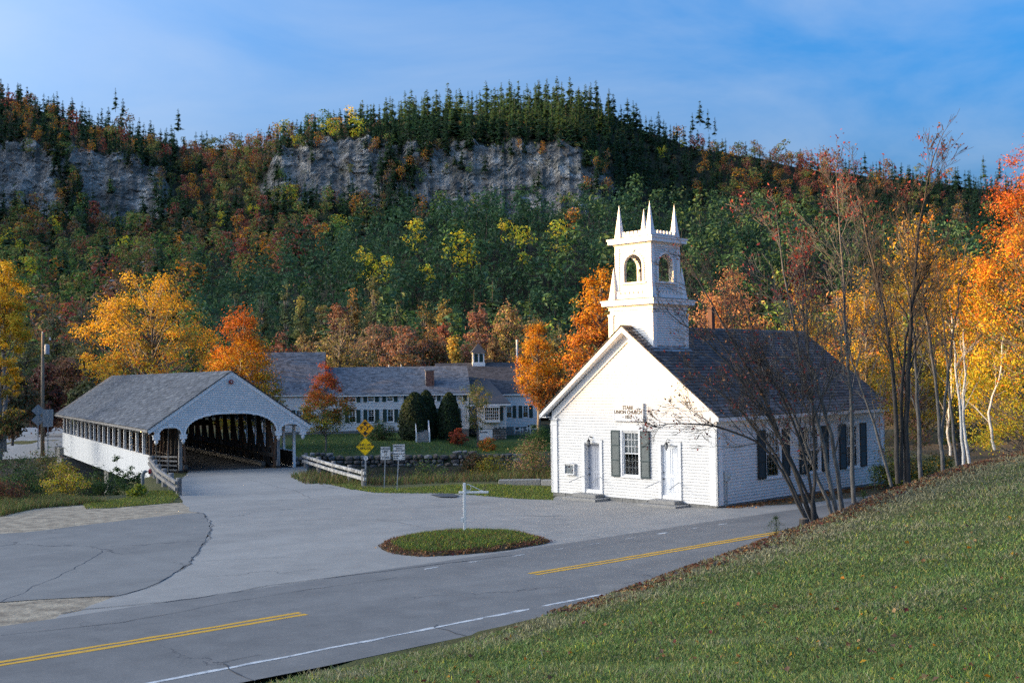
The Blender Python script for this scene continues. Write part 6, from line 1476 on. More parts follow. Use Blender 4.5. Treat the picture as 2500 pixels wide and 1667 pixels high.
# --- bare and half bare trees on the bank
def branch_tree(stems, seed, twig=5, gravity=.0, maxl=4, leaves=None, kids=(5, 5, 4, 3), spread=.55, minr=.0035, up=.25, lenf=.52):
    """stems: list of (polyline control points, r0, r1). Returns (wood Geo, tip array)."""
    r = np.random.default_rng(seed); S0, S1, R0, R1 = [], [], [], []; tips = []
    def seg(a, b, ra, rb): S0.append(a); S1.append(b); R0.append(ra); R1.append(rb)
    def grow(p, d, L, rad, lev):
        n = 4 if lev < 3 else 3; pts = [p]; dd = d
        for i in range(n):
            dd = dd + r.normal(size=3) * .13 + np.array([0, 0, up * .22]); dd = dd / np.linalg.norm(dd); q_ = pts[-1] + dd * L / n
            seg(pts[-1], q_, max(minr, rad * (1 - .75 * i / n)), max(minr * .9, rad * (1 - .75 * (i + 1) / n))); pts.append(q_)
        tips.append(np.concatenate([pts[-1], [lev]])); 
        if lev >= 2: tips.append(np.concatenate([pts[-2], [lev]]))
        if lev >= maxl: return
        k = kids[min(lev, len(kids) - 1)]; k = max(1, int(round(k * r.uniform(.7, 1.3))))
        for j in range(k):
            f = r.uniform(.2, .98); i = min(int(f * n), n - 1); base = pts[i] + (pts[i + 1] - pts[i]) * (f * n - i)
            dn = (pts[i + 1] - pts[i]); dn = dn / np.linalg.norm(dn); side = r.normal(size=3); side -= side @ dn * dn; side /= np.linalg.norm(side) + 1e-9
            nd = dn + side * spread * r.uniform(.6, 1.4); nd /= np.linalg.norm(nd)
            grow(base, nd, L * lenf * r.uniform(.7, 1.25) * (1.1 - .4 * f), max(minr, rad * .45 * (1 - .4 * f)), lev + 1)
    W = Geo()
    for ctrl, r0, r1 in stems:
        C = np.array(ctrl, float); t = np.linspace(0, len(C) - 1, 14)
        # Catmull-Rom like smoothing
        P = np.stack([np.interp(t, np.arange(len(C)), C[:, k]) for k in range(3)], 1); P[1:-1] = (P[:-2] + 2 * P[1:-1] + P[2:]) / 4; P[1:-1] = (P[:-2] + 2 * P[1:-1] + P[2:]) / 4
        P[1:-1] += r.normal(size=(12, 3)) * .02
        rad = np.linspace(r0, r1, 14); W.tube(P, rad, 7, cap=False)
        L = np.linalg.norm(np.diff(C, axis=0), axis=1).sum()
        nk = int(kids[0] * 2.2)
        for j in range(nk):
            f = .28 + .72 * (j + r.random()) / nk; i = min(int(f * 13), 12); dn = P[i + 1] - P[i]; dn /= np.linalg.norm(dn); side = r.normal(size=3); side -= side @ dn * dn; side /= np.linalg.norm(side)
            nd = dn + side * spread * r.uniform(.7, 1.3); nd /= np.linalg.norm(nd)
            grow(P[i], nd, L * .30 * (1.15 - .75 * f) * r.uniform(.7, 1.2), max(minr * 2, rad[i] * .5), 1)
        grow(P[-1], (P[-1] - P[-2]) / np.linalg.norm(P[-1] - P[-2]), L * .10, r1, 2)
    W.segs(np.array(S0), np.array(S1), np.array(R0), np.array(R1), 3)
    return W, np.array(tips)
def pts_px(lst, Y0):
    """control points given as (photo x, photo y, metres nearer/farther)"""
    return [at_y(px, py, Y0 + dy) for px, py, dy in lst]
def bank_tree(name, label, Y0, stems, seed, bark, kids=(4, 4, 4, 3), leafset=(), maxl=4, group='bare trees on the grass bank', cat='tree', lenf=.52, spread=.5, minr=.0055):
    ss_ = [(pts_px(l, Y0), a, b) for l, a, b in stems]; base = ss_[0][0][0]; z = zg(base[0], base[1])
    t = thing(name, label, cat, (base[0], base[1], z), 0, group)
    ss_ = [([(p[0] - base[0], p[1] - base[1], p[2] - z - (.25 if i == 0 else 0)) for i, p in enumerate(l)], a, b) for l, a, b in ss_]
    W, tips = branch_tree(ss_, seed, kids=kids, maxl=maxl, lenf=lenf, spread=spread, minr=minr); W.build('trunk', bark, t, True)
    r = np.random.default_rng(seed + 1)
    for (frac, zlo, zhi, pal, ls, per, hang) in leafset:
        zt = tips[:, 2]; h = (zt - zt.min()) / np.ptp(zt); sel = tips[(h >= zlo) & (h <= zhi) & (tips[:, 3] >= 3 if maxl > 3 else True)]; sel = sel[r.random(len(sel)) < frac]
        if not len(sel): continue
        P = np.repeat(sel[:, :3], per, axis=0) + r.normal(size=(len(sel) * per, 3)) * .09 - np.array([0, 0, hang])
        Geo().leaves(P, ls, mixc(len(P), *pal, r), r).build('crown', LEAF, t)
    return t
RL = (['dred', 'red', 'rust', 'brown'], [3, 2, 2, 2])
bank_tree('beech_tree', 'many stemmed bare tree fanning out over the road towards the church', 32.0, [
    ([(1975, 1256, 0), (1900, 1110, .1), (1790, 985, .3), (1690, 900, .6)], .045, .012), ([(1985, 1256, .1), (1930, 1120, 0), (1850, 960, .2), (1730, 800, .5)], .055, .013),
    ([(1992, 1256, 0), (1965, 1100, .3), (1880, 900, .5), (1800, 700, .8)], .05, .013), ([(1985, 1258, -.1), (1990, 1060, .1), (1975, 860, .4), (1960, 640, .7)], .052, .013),
    ([(1998, 1250, .2), (1900, 1050, 0), (1760, 860, -.2), (1640, 770, -.3)], .048, .012), ([(1970, 1250, -.1), (1880, 1090, -.4), (1720, 1030, -.6), (1600, 1040, -.7)], .045, .010),
    ([(1985, 1250, .3), (1880, 1000, .6), (1760, 780, .9), (1680, 640, 1.1)], .055, .013)], 71, BARKD, kids=(5, 5, 4, 2), maxl=4, minr=.0042, leafset=[(.12, 0, .55, RL, .042, 1, .02), (.05, .5, 1, RL, .04, 1, .02)], lenf=.62)
bank_tree('beech_tree', 'clump of curved grey trunks leaning left beside the fanning bare tree', 32.6, [
    ([(2042, 1232, 0), (2010, 1080, 0), (1960, 900, .2), (1920, 720, .4), (1900, 560, .6)], .07, .014), ([(2055, 1222, .2), (2040, 1100, .1), (2000, 950, .2), (1960, 820, .3), (1962, 640, .5)], .07, .016),
    ([(2030, 1236, -.1), (1985, 1130, .1), (1940, 1010, .1), (1860, 880, 0)], .06, .016)], 72, BARK, kids=(6, 5, 4, 2), maxl=4, leafset=[(.22, .6, 1, (['dred', 'red', 'brown'], [3, 2, 1]), .05, 2, .02), (.12, 0, .5, RL, .045, 1, .02)], lenf=.62)
bank_tree('beech_tree', 'slim straight bare tree in front of the last church window', 33.6, [([(2084, 1206, 0), (2078, 1000, .1), (2068, 820, .1), (2052, 590, .3), (2042, 440, .4)], .07, .014)], 73, BARK, kids=(6, 5, 4, 2), maxl=4, leafset=[(.25, .55, 1, (['red', 'dred', 'brown'], [2, 3, 1]), .05, 2, .02)], lenf=.6)
bank_tree('beech_tree', 'thin bare tree leaning left across the far church corner', 34.6, [([(2176, 1166, 0), (2130, 1020, .1), (2085, 900, .2), (2050, 740, .3)], .05, .012)], 74, BARK, kids=(4, 4, 4, 2), maxl=4, leafset=[(.1, .2, 1, RL, .045, 1, 0)], lenf=.6)
bank_tree('oak_tree', 'tall dark twin trunked tree just beyond the church', 35.2, [([(2192, 1160, 0), (2186, 980, 0), (2170, 800, .1), (2120, 600, .3), (2085, 430, .5)], .08, .018), ([(2215, 1158, .1), (2212, 960, .1), (2225, 780, .1), (2240, 560, 0), (2280, 380, -.1)], .095, .018), ([(2200, 1150, .1), (2200, 900, .1), (2230, 720, .3), (2300, 600, .5)], .055, .016)], 75, BARKD, kids=(6, 5, 4, 2), maxl=4, leafset=[(.3, .72, 1, (['dred', 'red', 'brown'], [3, 1, 3]), .05, 1, .02), (.15, .5, .8, RL, .05, 1, .02)], lenf=.6, spread=.42)
bank_tree('birch_tree', 'pale trunked bare tree right of the dark twin trunks', 35.8, [([(2248, 1152, 0), (2240, 960, .1), (2225, 760, .2), (2195, 580, .4)], .07, .015)], 76, BARK, kids=(4, 4, 4, 3), maxl=4, leafset=[(.4, .3, 1, (['yellow', 'gold', 'peach'], [3, 2, 1]), .06, 1, .02)], lenf=.58)
bank_tree('birch_tree', 'slender grey tree with branching fork nearer the orange maple', 36.5, [([(2302, 1140, 0), (2290, 960, .1), (2255, 720, .2), (2240, 580, .3)], .065, .014), ([(2298, 1060, .1), (2320, 860, .2), (2350, 640, .2)], .05, .014)], 77, BARK, kids=(5, 4, 4, 3), maxl=4, leafset=[(.3, .3, 1, (['yellow', 'gold', 'peach'], [3, 2, 1]), .06, 1, .02)], lenf=.58)
bank_tree('birch_tree', 'thin grey tree leaning left before the orange maple', 37.0, [([(2338, 1128, 0), (2320, 980, .1), (2300, 760, .2), (2280, 580, .3)], .05, .011)], 78, BARK, kids=(4, 4, 4, 2), maxl=4, leafset=[(.3, .2, 1, (['orange', 'gold'], [3, 2]), .06, 1, .02)], lenf=.55)
for k, (px, top, base, Y, lab) in enumerate(((2352, 760, 1116, 38.0, 'white birch trunk leaning left before the orange maple'), (2366, 830, 1112, 38.6, 'slim white birch trunk right of the leaning one'), (2320, 900, 1095, 44.0, 'white birch stem bent low in the shade'), (2428, 840, 1080, 41.0, 'white birch trunk under the orange maple, nearest the edge of the view'))):
    bank_tree('birch_tree', lab, Y, [([(px, base, 0), (px - 8 - 10 * (k % 2), (base * 2 + top) / 3, 0), (px - 20 + 12 * k, (base + 2 * top) / 3, .1), (px - 30 + 16 * k, top, .2)], .055, .02)], 80 + k, BIRCH, kids=(3, 3, 3, 2), maxl=2, leafset=[], group='white birches on the bank')
# --- trees in leaf at the right
def bank_leafy(px, top, Y, wpx, label, seed, grad, prof=OVAL, z0f=.2, ncl=120, nl=40, ls=.07, tr=.1, cs=.4, name='maple_tree', zb=None):
    x = at_y(px, top, Y)[0]; zb = zg(x, Y) if zb is None else zb
    return px_tree(px, top, zb, Y, wpx, None, name, label, seed, prof, z0f, ncl, nl, ls, tr, grad, 'trees in leaf at the right', BARK, cs)
bank_leafy(2505, 330, 42, 400, 'large maple turning from green gold to fiery orange at the right edge', 341, G((['redor', 'orange', 'red'], [5, 2, 1]), (['orange', 'redor', 'gold', 'yellow'], [3, 2, 2, 2]), (['yellow', 'ygreen', 'lime', 'gold'], [3, 4, 2, 1]), 1, -.15), [(0, .75), (.2, 1), (.45, .95), (.65, .7), (.85, .35), (1, .08)], .08, 330, 62, .080, .12, .42)
bank_leafy(2235, 565, 52, 230, 'tall yellow leafed tree glowing behind the bare twin trunked tree', 342, G((['yellow', 'gold', 'peach'], [3, 2, 1]), (['yellow', 'gold'], [3, 2]), (['gold', 'olive', 'ygreen', 'yellow'], [2, 2, 1, 2])), OVAL, .22, 170, 44, .10, .12, .42)
bank_leafy(2110, 640, 62, 190, 'yellow tree behind the far end of the church roof', 343, G((['yellow', 'gold', 'peach'], [3, 3, 1]), (['gold', 'yellow', 'olive'], [3, 2, 2]), (['olive', 'dgreen', 'gold'], [3, 2, 1])), OVAL, .12, 150, 36, .12, .14, .48)
bank_leafy(2330, 640, 58, 200, 'golden tree half hidden by the fiery maple', 344, G((['gold', 'yellow', 'orange'], [3, 2, 1]), (['gold', 'yellow', 'olive'], [3, 2, 1]), (['olive', 'green', 'gold'], [3, 2, 1])), OVAL, .12, 140, 36, .11, .12, .45)
bank_leafy(1960, 690, 70, 170, 'dull gold tree behind the church roof ridge', 345, G((['gold', 'olive', 'peach'], [2, 3, 1]), (['olive', 'gold', 'rust'], [3, 1, 1]), (['olive', 'dgreen'], [2, 2])), OVAL, .1, 120, 34, .14, .14, .5)
bank_leafy(2200, 905, 50, 120, 'low salmon pink young maple beyond the church corner', 346, G((['pink', 'redor'], [3, 1]), (['pink', 'peach'], [3, 1]), (['olive', 'pink'], [2, 1])), OVAL, .15, 60, 24, .08, .04, .3)
for k, a in enumerate([(2200, 1140, 52, 130, 90, (['olive', 'dgreen', 'ygreen'], [3, 3, 1]), 'olive undergrowth beyond the church corner'), (2290, 1120, 50, 140, 90, (['dgreen', 'olive', 'gold'], [4, 2, 1]), 'dark undergrowth behind the white birches'), (2420, 1080, 48, 180, 80, (['dgreen', 'brown', 'olive'], [3, 2, 1]), 'dark undergrowth below the fiery maple')]):
    shrub(*a[:7], 560 + k, 'undergrowth beyond the bank', ls=.09, n=60, nl=34)
# pine seedlings, stump and weeds at the bank edge
for k, (px, base, Y, h, lab) in enumerate(((2108, 1200, 33.6, 50, 'small pine seedling left of the other before the church wall'), (2135, 1190, 33.9, 95, 'taller pine seedling with bare stem before the church wall'), (1895, 1290, 30.4, 48, 'bluish weed clump at the edge of the road bank'))):
    x = at_y(px, base, Y)[0]; H = h / F_PX * Y; r = np.random.default_rng(k); t = thing('pine_seedling' if k < 2 else 'roadside_weed', lab, 'plant', (x, Y, zg(x, Y)), 0, 'small plants on the bank edge')
    T = Geo(); T.tube([(0, 0, -.05), (.01, 0, H * .5), (0, .01, H)], [.012, .009, .004], 5, cap=False); Cg = Geo(); P0 = []; P1 = []
    for j in range(260):
        f = r.uniform(.35 if k < 2 else .05, 1); a = r.choice(8) * .785 + r.normal() * .2; L = (1.1 - f) * H * .75; u = r.random(); b = np.array([math.cos(a) * L * u, math.sin(a) * L * u, f * H + L * u * .25]); P0.append(b); P1.append(b + r.normal(size=3) * .045 + np.array([0, 0, .03]))
    Cg.segs(np.array(P0), np.array(P1), np.full(260, .005), np.full(260, .001), 3, c=mixc(260, ['green', 'dgreen', 'spruce'], [2, 2, 1], r)); T.build('stem', BARKD, t); Cg.build('needles', LEAF, t)
sx, sy, _ = at_y(1962, 1262, 31.0); st = thing('tree_stump', 'small cut tree stump at the foot of the fanning bare tree', 'stump', (sx, sy, zg(sx, sy)))
Geo().lathe([(.17, -.15), (.13, .05), (.12, .16), (.115, .18)], (0, 0, 0), 12).build('stump_wood', BARKD, st); Geo().lathe([(.112, 0), (.10, .006)], (0, 0, .181), 12).build('cut_face', mat('cut_wood', (.30, .20, .12), (.2, .13, .08), scale=10), st)

# ================================================================ FOREST
def far_conifer(r, H, Wd, nb, cols):
    g = Geo(); f = np.sort(r.uniform(.12, 1, nb)); az = r.uniform(0, 2 * np.pi, nb); L = (Wd / 2) * (1.05 - f) ** .66 * r.uniform(.5, 1.25, nb) * (.8 + .35 * np.sin(f * 31 + r.uniform(0, 6))) + .15
    b = np.stack([np.zeros(nb), np.zeros(nb), f * H], 1); d = np.stack([np.cos(az), np.sin(az), np.zeros(nb)], 1); tip = b + d * L[:, None]; tip[:, 2] -= L * r.uniform(.1, .55, nb) - .1
    s = np.stack([-np.sin(az), np.cos(az), np.zeros(nb)], 1) * (L * .38)[:, None]; mid = b * .45 + tip * .55; mid[:, 2] += .12 * L
    V = np.stack([b, mid - s, tip, mid + s], 1); V[:, 1, 2] -= L * .15; V[:, 3, 2] -= L * .15
    g.add(V.reshape(-1, 3), np.arange(4 * nb).reshape(nb, 4), c=np.repeat(cols, 4, axis=0))
    g.segs([(0, 0, -.5)], [(0, 0, H * 1.02)], [.14 * H / 14], [.03], 4, c=np.array([[.085, .075, .065]]))
    return g
def far_leafy(r, H, Wd, n, cols, z0=.25, ls=.55, lob=7, prof=OVAL):
    g = Geo(); hs_, rs_ = zip(*prof); hh = r.uniform(.05, .98, lob); a = r.uniform(0, 6.28, lob); rad = np.interp(hh, hs_, rs_) * Wd / 2 * r.uniform(.35, .8, lob)
    c = np.stack([rad * np.cos(a), rad * np.sin(a), H * (z0 + (1 - z0) * hh)], 1); i = r.integers(0, lob, n); d = r.normal(size=(n, 3)); d /= np.linalg.norm(d, axis=1)[:, None]
    P = c[i] + d * (Wd * .24 * r.uniform(.6, 1.1, n))[:, None] * np.array([1, 1, .85]); P[:, 2] = np.minimum(P[:, 2], H)
    cc = P - np.array([0, 0, H * .55]); cc /= np.linalg.norm(cc, axis=1)[:, None] + 1e-6
    g.leaves(P, ls, cols * r.uniform(.85, 1.15, lob)[i][:, None], r, flat=.2, bias=d * .8 + cc * .6 + np.array([0, 0, .3])); g.segs([(0, 0, -.5)], [(0, 0, H * .7)], [.016 * H], [.006 * H], 4, c=np.array([[.075, .065, .055]]))
    return g
KINDS = dict(
    spruce=('spruce_tree', 'dark green spruce standing on the rocky mountainside', 'spruces on the mountainside'), pine=('pine_tree', 'dense green pine in the plantation on the lower slope', 'pines on the lower slope'),
    red=('red_maple_tree', 'red leafed tree on the wooded mountainside', 'red trees on the mountainside'), orange=('orange_maple_tree', 'orange leafed tree on the wooded mountainside', 'orange trees on the mountainside'),
    rust=('rusty_tree', 'rust brown tree on the wooded mountainside', 'rust brown trees on the mountainside'), olive=('olive_tree_crown', 'olive green broadleaf tree on the wooded mountainside', 'olive green trees on the mountainside'),
    yellow=('yellow_birch_tree', 'yellow leafed tree on the wooded slope', 'yellow trees on the slopes'), green=('green_tree', 'mid green broadleaf tree on the wooded slope', 'green broadleaf trees on the slopes'))
KNAME = dict(olive='broadleaf_tree')
fr_ = np.random.default_rng(99)
def variants(kind, n):
    out = []
    for k in range(n):
        r = np.random.default_rng(hash((kind, k)) % 1000 if False else sum(map(ord, kind)) * 7 + k)
        if kind == 'spruce': out.append(far_conifer(r, 1.0 * 13, 6.0 if k % 2 else 4.8, 150, mixc(150, ['spruce', 'dgreen', 'pine'], [4, 2, 1], r, .3) * 1.8))
        elif kind == 'pine': out.append(far_leafy(r, 12.5, 6.6, 190, mixc(190, ['pine', 'dgreen', 'spruce'], [5, 2, 1], r, .28) * 1.4, .15, .44, 11, CONE))
        else:
            pal = dict(red=(['red', 'rust', 'dred', 'pink'], [2, 3, 1, 1]), orange=(['orange', 'rust', 'gold', 'olive'], [1.5, 3, 1.2, 1.5]), rust=(['rust', 'brown', 'grey', 'olive'], [3, 2, 1, 1]), olive=(['olive', 'green', 'rust'], [4, 2, 1]), yellow=(['yellow', 'lime', 'ygreen'], [3, 2, 2]), green=(['green', 'dgreen', 'olive'], [3, 2, 1]))[kind]
            out.append(far_leafy(r, 9.5, 6.6, 185, mixc(185, *pal, r, .25) * 1.6, .2, .44, 9))
    return out
VAR = {k: variants(k, 7) for k in KINDS}
VH = dict(spruce=13.3, pine=12.5); VW = dict(spruce=4.4, pine=5.8)
cand = []
def scatter(Y0, Y1, px0, px1, step, zfun):
    Y = Y0
    while Y < Y1:
        x0, x1 = (px0 - 1250) / F_PX * Y, (px1 - 1250) / F_PX * Y; n = max(1, int((x1 - x0) / step)); X = x0 + (np.arange(n) + fr_.uniform(-.42, .42, n) + .5) * step; YY_ = Y + fr_.uniform(-.42, .42, n) * step
        for x, y in zip(X, YY_): cand.append((x, y))
        Y += step
scatter(178, 345, 300, 2760, 5.6, None); scatter(178, 345, -330, 300, 6.6, None); scatter(345, 500, -330, 1150, 6.2, None); scatter(500, 700, -330, 2760, 5.6, None); scatter(345, 500, 1150, 2760, 6.0, None)
trees = []
ROCKS = [[(672, 400), (715, 352), (800, 332), (890, 338), (935, 380), (925, 435), (885, 468), (830, 488), (785, 482), (720, 445)], [(1000, 475), (1035, 425), (1055, 385), (1120, 362), (1250, 350), (1390, 358), (1445, 392), (1435, 440), (1390, 478), (1345, 503), (1250, 520), (1100, 524), (1015, 512)], [(-40, 345), (60, 358), (105, 366), (145, 430), (138, 485), (60, 508), (-40, 516)], [(172, 380), (335, 385), (372, 430), (382, 480), (366, 535), (300, 528), (235, 485), (195, 440)]]
Yf = np.linspace(514, 552, 60)
for k in range(1500):                              # trees on the ledges that break up the rock bands
    px = fr_.uniform(-100, 1560); py = fr_.uniform(350, 560)
    if float(CLIFF(np.array(px))) < .25 or (any(inside(p, np.array(px), np.array(py - 22.)) for p in ROCKS) and fr_.random() > .10): continue
    if any(inside(p, np.array(px), np.array(py)) for p in ROCKS) and fr_.random() > .3: continue
    zf_ = mz(np.full(60, px), Yf); pyf = 936.4 - .0131 * px - (zf_ - CAM_H) / Yf * F_PX; i_ = int(np.argmin(abs(pyf - py)))
    if abs(pyf[i_] - py) > 9: continue
    u = fr_.random(); kd = 'spruce' if u < .66 else fr_.choice(['olive', 'rust', 'orange', 'green']); trees.append(((px - 1250) / F_PX * Yf[i_], Yf[i_] - .6, float(zf_[i_]) - .4, kd, fr_.uniform(.45, .95)))
for x, y in cand:
    px = 1250 + F_PX * x / y; z = float(mz(np.array(px), np.array(y)))
    pyb = 936.4 - .0131 * px - (z - CAM_H) / y * F_PX; c = float(CLIFF(np.array(px)))
    if 514 < y < 548 and c > .3: continue
    u = fr_.random(); kn = float(np.interp(px, [300, 520, 600, 720, 860, 1000, 1200, 1500, 1700, 1900, 2100, 2400, 3000], [840, 830, 790, 715, 672, 628, 600, 585, 595, 620, 650, 690, 760]))
    s = fr_.uniform(.6, 1.15) if fr_.random() < .75 else fr_.uniform(1.0, 1.4)
    if y < 345 and px > 470:
        kind = 'pine' if u < .95 else ('green' if u < .994 else 'yellow')
        if y < 215: kind = fr_.choice(['pine', 'green', 'green', 'olive', 'spruce'])
        if px > 1800 and y < 250: kind = fr_.choice(['olive', 'rust', 'green', 'spruce', 'orange'])
    elif y < 345: kind = fr_.choice(['olive', 'rust', 'green', 'spruce', 'orange', 'red', 'olive', 'green'])
    elif y < 512:
        if px < 1000:
            conif = .24 if pyb > 560 else .55
            kind = 'spruce' if u < conif else fr_.choice(['olive', 'rust', 'orange', 'red', 'olive', 'olive', 'yellow', 'green', 'rust', 'green', 'olive'])
            if 560 < px < 780 and y < 480 and u > .2: kind = fr_.choice(['red', 'orange', 'rust', 'red', 'olive'])
        elif px < 1450: kind = fr_.choice(['rust', 'olive', 'red', 'orange', 'spruce', 'green'])
        else: kind = 'spruce' if u < .72 else fr_.choice(['green', 'olive', 'green', 'rust'])
    else:
        conif = np.interp(px, [-100, 200, 400, 470, 660, 760, 950, 1600, 1750, 1850, 2050, 2200, 2600], [.75, .75, .78, .35, .35, .72, .9, .97, .7, .3, .55, .85, .9])
        kind = 'spruce' if u < conif else fr_.choice(['rust', 'orange', 'red', 'olive'] if px > 1700 or px < 700 else ['yellow', 'orange', 'rust', 'yellow', 'green'])
        if kind == 'spruce': s *= np.interp(px, [0, 400, 800, 1000, 1300, 1500, 1700, 2500], [.8, .75, .7, 1.0, 1.12, 1.0, .75, .75])
        if y > 660 and fr_.random() < .6: continue
    if kind not in ('spruce', 'pine'): s *= fr_.uniform(.7, 1.15)
    trees.append((x, y, z, kind, s))
# single trees that stand out against the sky or the pines
for px, top, Y, kind, s in ((282, 214, 640, 'spruce', 1.0), (435, 265, 640, 'spruce', .95), (1708, 245, 640, 'spruce', 1.05), (1728, 265, 642, 'spruce', .95), (300, 240, 641, 'spruce', .8), (1690, 275, 641, 'spruce', .8), (1745, 285, 641, 'spruce', .8), (1455, 195, 640, 'spruce', 1.15), (1442, 200, 641, 'spruce', 1.0), (1335, 190, 640, 'spruce', 1.2), (1243, 193, 640, 'spruce', 1.15), (2400, 378, 600, 'spruce', 1.0), (2440, 385, 600, 'spruce', .9),
    (1120, 563, 318, 'yellow', 1.0), (1100, 570, 319, 'yellow', .8), (1140, 568, 319, 'yellow', .85), (1008, 543, 325, 'yellow', .75), (1018, 535, 327, 'yellow', .6), (892, 598, 308, 'yellow', .85), (905, 620, 305, 'yellow', .6), (825, 622, 300, 'yellow', .7), (945, 625, 302, 'yellow', .65), (1283, 555, 322, 'yellow', .85), (1360, 540, 325, 'yellow', .75), (1365, 580, 318, 'green', 1.0), (1118, 535, 330, 'green', .9), (1130, 505, 335, 'green', 1.0), (1400, 510, 335, 'orange', .6), (1045, 640, 300, 'yellow', .45), (1240, 530, 332, 'yellow', .6)):
    if Y < 345:
        Yk = np.arange(185, 344, 1.5); pk = 936.4 - .0131 * px - (mz(np.full(len(Yk), px), Yk) + 10.5 - CAM_H) / Yk * F_PX; hit = np.nonzero(pk <= top + 30)[0]; Y = float(Yk[hit[0]]) if len(hit) else Y; s = s * 1.25
    x, y, zt = at_y(px, top, Y); trees.append((x, y, zt - (13.3 if kind == 'spruce' else 9.5) * s * (1.0), kind, s))
# which trees can be seen, and how large they show
ow, oh = 625, 417; zb_ = np.zeros((oh, ow), bool); vis = np.zeros(len(trees), int)
for i in sorted(range(len(trees)), key=lambda k: trees[k][1]):
    x, y, z, kind, s = trees[i]; H = VH.get(kind, 9.5) * s; W_ = VW.get(kind, 6.6) * s; k = F_PX / y / 4
    cx_ = (1250 + F_PX * x / y) / 4; yb = (936.4 - .0131 * cx_ * 4 - (z - CAM_H) / y * F_PX) / 4; yt = yb - H * k
    a, b, c, d = int(cx_ - W_ * k * .33), int(cx_ + W_ * k * .33) + 1, int(yt), int(yb - H * k * .1) + 1
    a0, b0, c0, d0 = max(a, -30), min(b, ow + 30), max(c, 0), min(d, oh)
    if b0 <= 0 or a0 >= ow: vis[i] = 2 if -90 < a < ow + 80 else 0; continue
    a0, b0 = max(a0, 0), min(b0, ow); reg = zb_[c0:d0, a0:b0]; vis[i] = int((~reg).sum()); reg[...] = True
PRE = {}
def inst_mesh(kind, v):
    if (kind, v) not in PRE: PRE[(kind, v)] = VAR[kind][v].mesh(KINDS[kind][0], LEAF)
    return PRE[(kind, v)]
forest = {}
def zone(px, y):
    if y < 345: return 'on the knoll below the cliffs' if px > 560 else 'low on the slope left of the knoll'
    if y < 517: return 'on the slope below the left cliffs' if px < 420 else ('on the slope under the saddle' if px < 690 else ('at the foot of the central cliffs' if px < 1480 else 'on the slope right of the cliffs'))
    sky_ = 'along the skyline ' if y > 618 else ''
    return sky_ + ('above the left cliffs' if px < 420 else ('in the saddle of the ridge' if px < 670 else ('above the smaller central cliff' if px < 985 else ('above the large central cliff' if px < 1480 else ('on the ridge right of the cliffs' if px < 1760 else 'on the far right end of the ridge')))))
KADJ = dict(spruce='dark green spruce', pine='dense green plantation pine', red='red leafed tree', orange='orange brown leafed tree', rust='rust brown tree', olive='olive green broadleaf tree', yellow='yellow leafed tree', green='mid green broadleaf tree')
for kind in KINDS:
    ids = [i for i in range(len(trees)) if trees[i][3] == kind and vis[i] > 0]; ids.sort(key=lambda i: -vis[i])
    for n_, i in enumerate(ids):
        x, y, z, _, s = trees[i]; v = int(fr_.integers(7)); a = fr_.uniform(0, 6.28); sx_ = s * fr_.uniform(.9, 1.12)
        if n_ < 295 and vis[i] >= 5:
            o = inst(KNAME.get(kind, KINDS[kind][0]), inst_mesh(kind, v), None, (x, y, z), (0, 0, a), (sx_, sx_, s)); zn = zone(1250 + F_PX * x / y, y); tag(o, KADJ[kind] + ' ' + zn, 'tree', KADJ[kind] + 's ' + zn)
        else:
            M = np.eye(4); M[:3, :3] = np.array([[math.cos(a) * sx_, -math.sin(a) * sx_, 0], [math.sin(a) * sx_, math.cos(a) * sx_, 0], [0, 0, s]]); M[:3, 3] = (x, y, z); forest.setdefault('f', Geo()).merge(VAR[kind][v], M)
fo = forest['f'].build('forest', LEAF); tag(fo, 'mixed autumn forest filling the mountainside between the larger trees', 'forest', kind='stuff')
# low brush hiding the forest floor and rock ledges
n = 9000; r = np.random.default_rng(17); px = r.uniform(-60, 2560, n); Y = r.uniform(330, 690, n); z = mz(px, Y); x = (px - 1250) / F_PX * Y; c = CLIFF(px); keep = ~((c > .5) & (Y > 519) & (Y < 537) & (r.random(n) < .93))
P = np.stack([x, Y, z + r.uniform(.2, 1.6, n)], 1)[keep]; P = np.repeat(P, 3, axis=0) + r.normal(size=(len(P) * 3, 3)) * .9
tag(Geo().leaves(P, .75, mixc(len(P), ['dgreen', 'olive', 'brown', 'rust', 'spruce'], [3, 2, 2, 1, 2], r), r).build('undergrowth', LEAF), 'low brush covering the forest floor', 'undergrowth', kind='stuff')

# ================================================================ GRASS
def blades(X, Y, Z, h, w, cols, r, lean=.5):
    n = len(X); a = r.uniform(0, 2 * np.pi, n); t = np.stack([np.cos(a), np.sin(a), np.zeros(n)], 1); b = np.stack([X, Y, Z], 1); L = r.normal(size=(n, 2)) * lean * h[:, None]
    tip = b + np.stack([L[:, 0], L[:, 1], h], 1); ww = (w * r.uniform(.7, 1.4, n))[:, None]
    V = np.stack([b - t * ww, b + t * ww, tip], 1).reshape(-1, 3)
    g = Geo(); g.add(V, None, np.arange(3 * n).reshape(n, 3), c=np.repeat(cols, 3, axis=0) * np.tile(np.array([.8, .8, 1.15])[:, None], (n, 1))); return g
r = np.random.default_rng(31)
def bank_pts(n, dmin, dmax):
    """random points on the visible grass bank, denser near the camera"""
    X = []; Yv = []
    while sum(map(len, X)) < n:
        y = dmin * (dmax / dmin) ** r.random(n * 2); pxr = r.uniform(100, 2820, n * 2); x = (pxr - 1250) / F_PX * y; t, d = td(x, y); k = d < 17.75 + .12 * np.sin(3 * t); X.append(x[k]); Yv.append(y[k])
    return np.concatenate(X)[:n], np.concatenate(Yv)[:n]
X, Yv = bank_pts(300000, 9.0, 48.0); Z = gz(X, Yv); t, d = td(X, Yv)
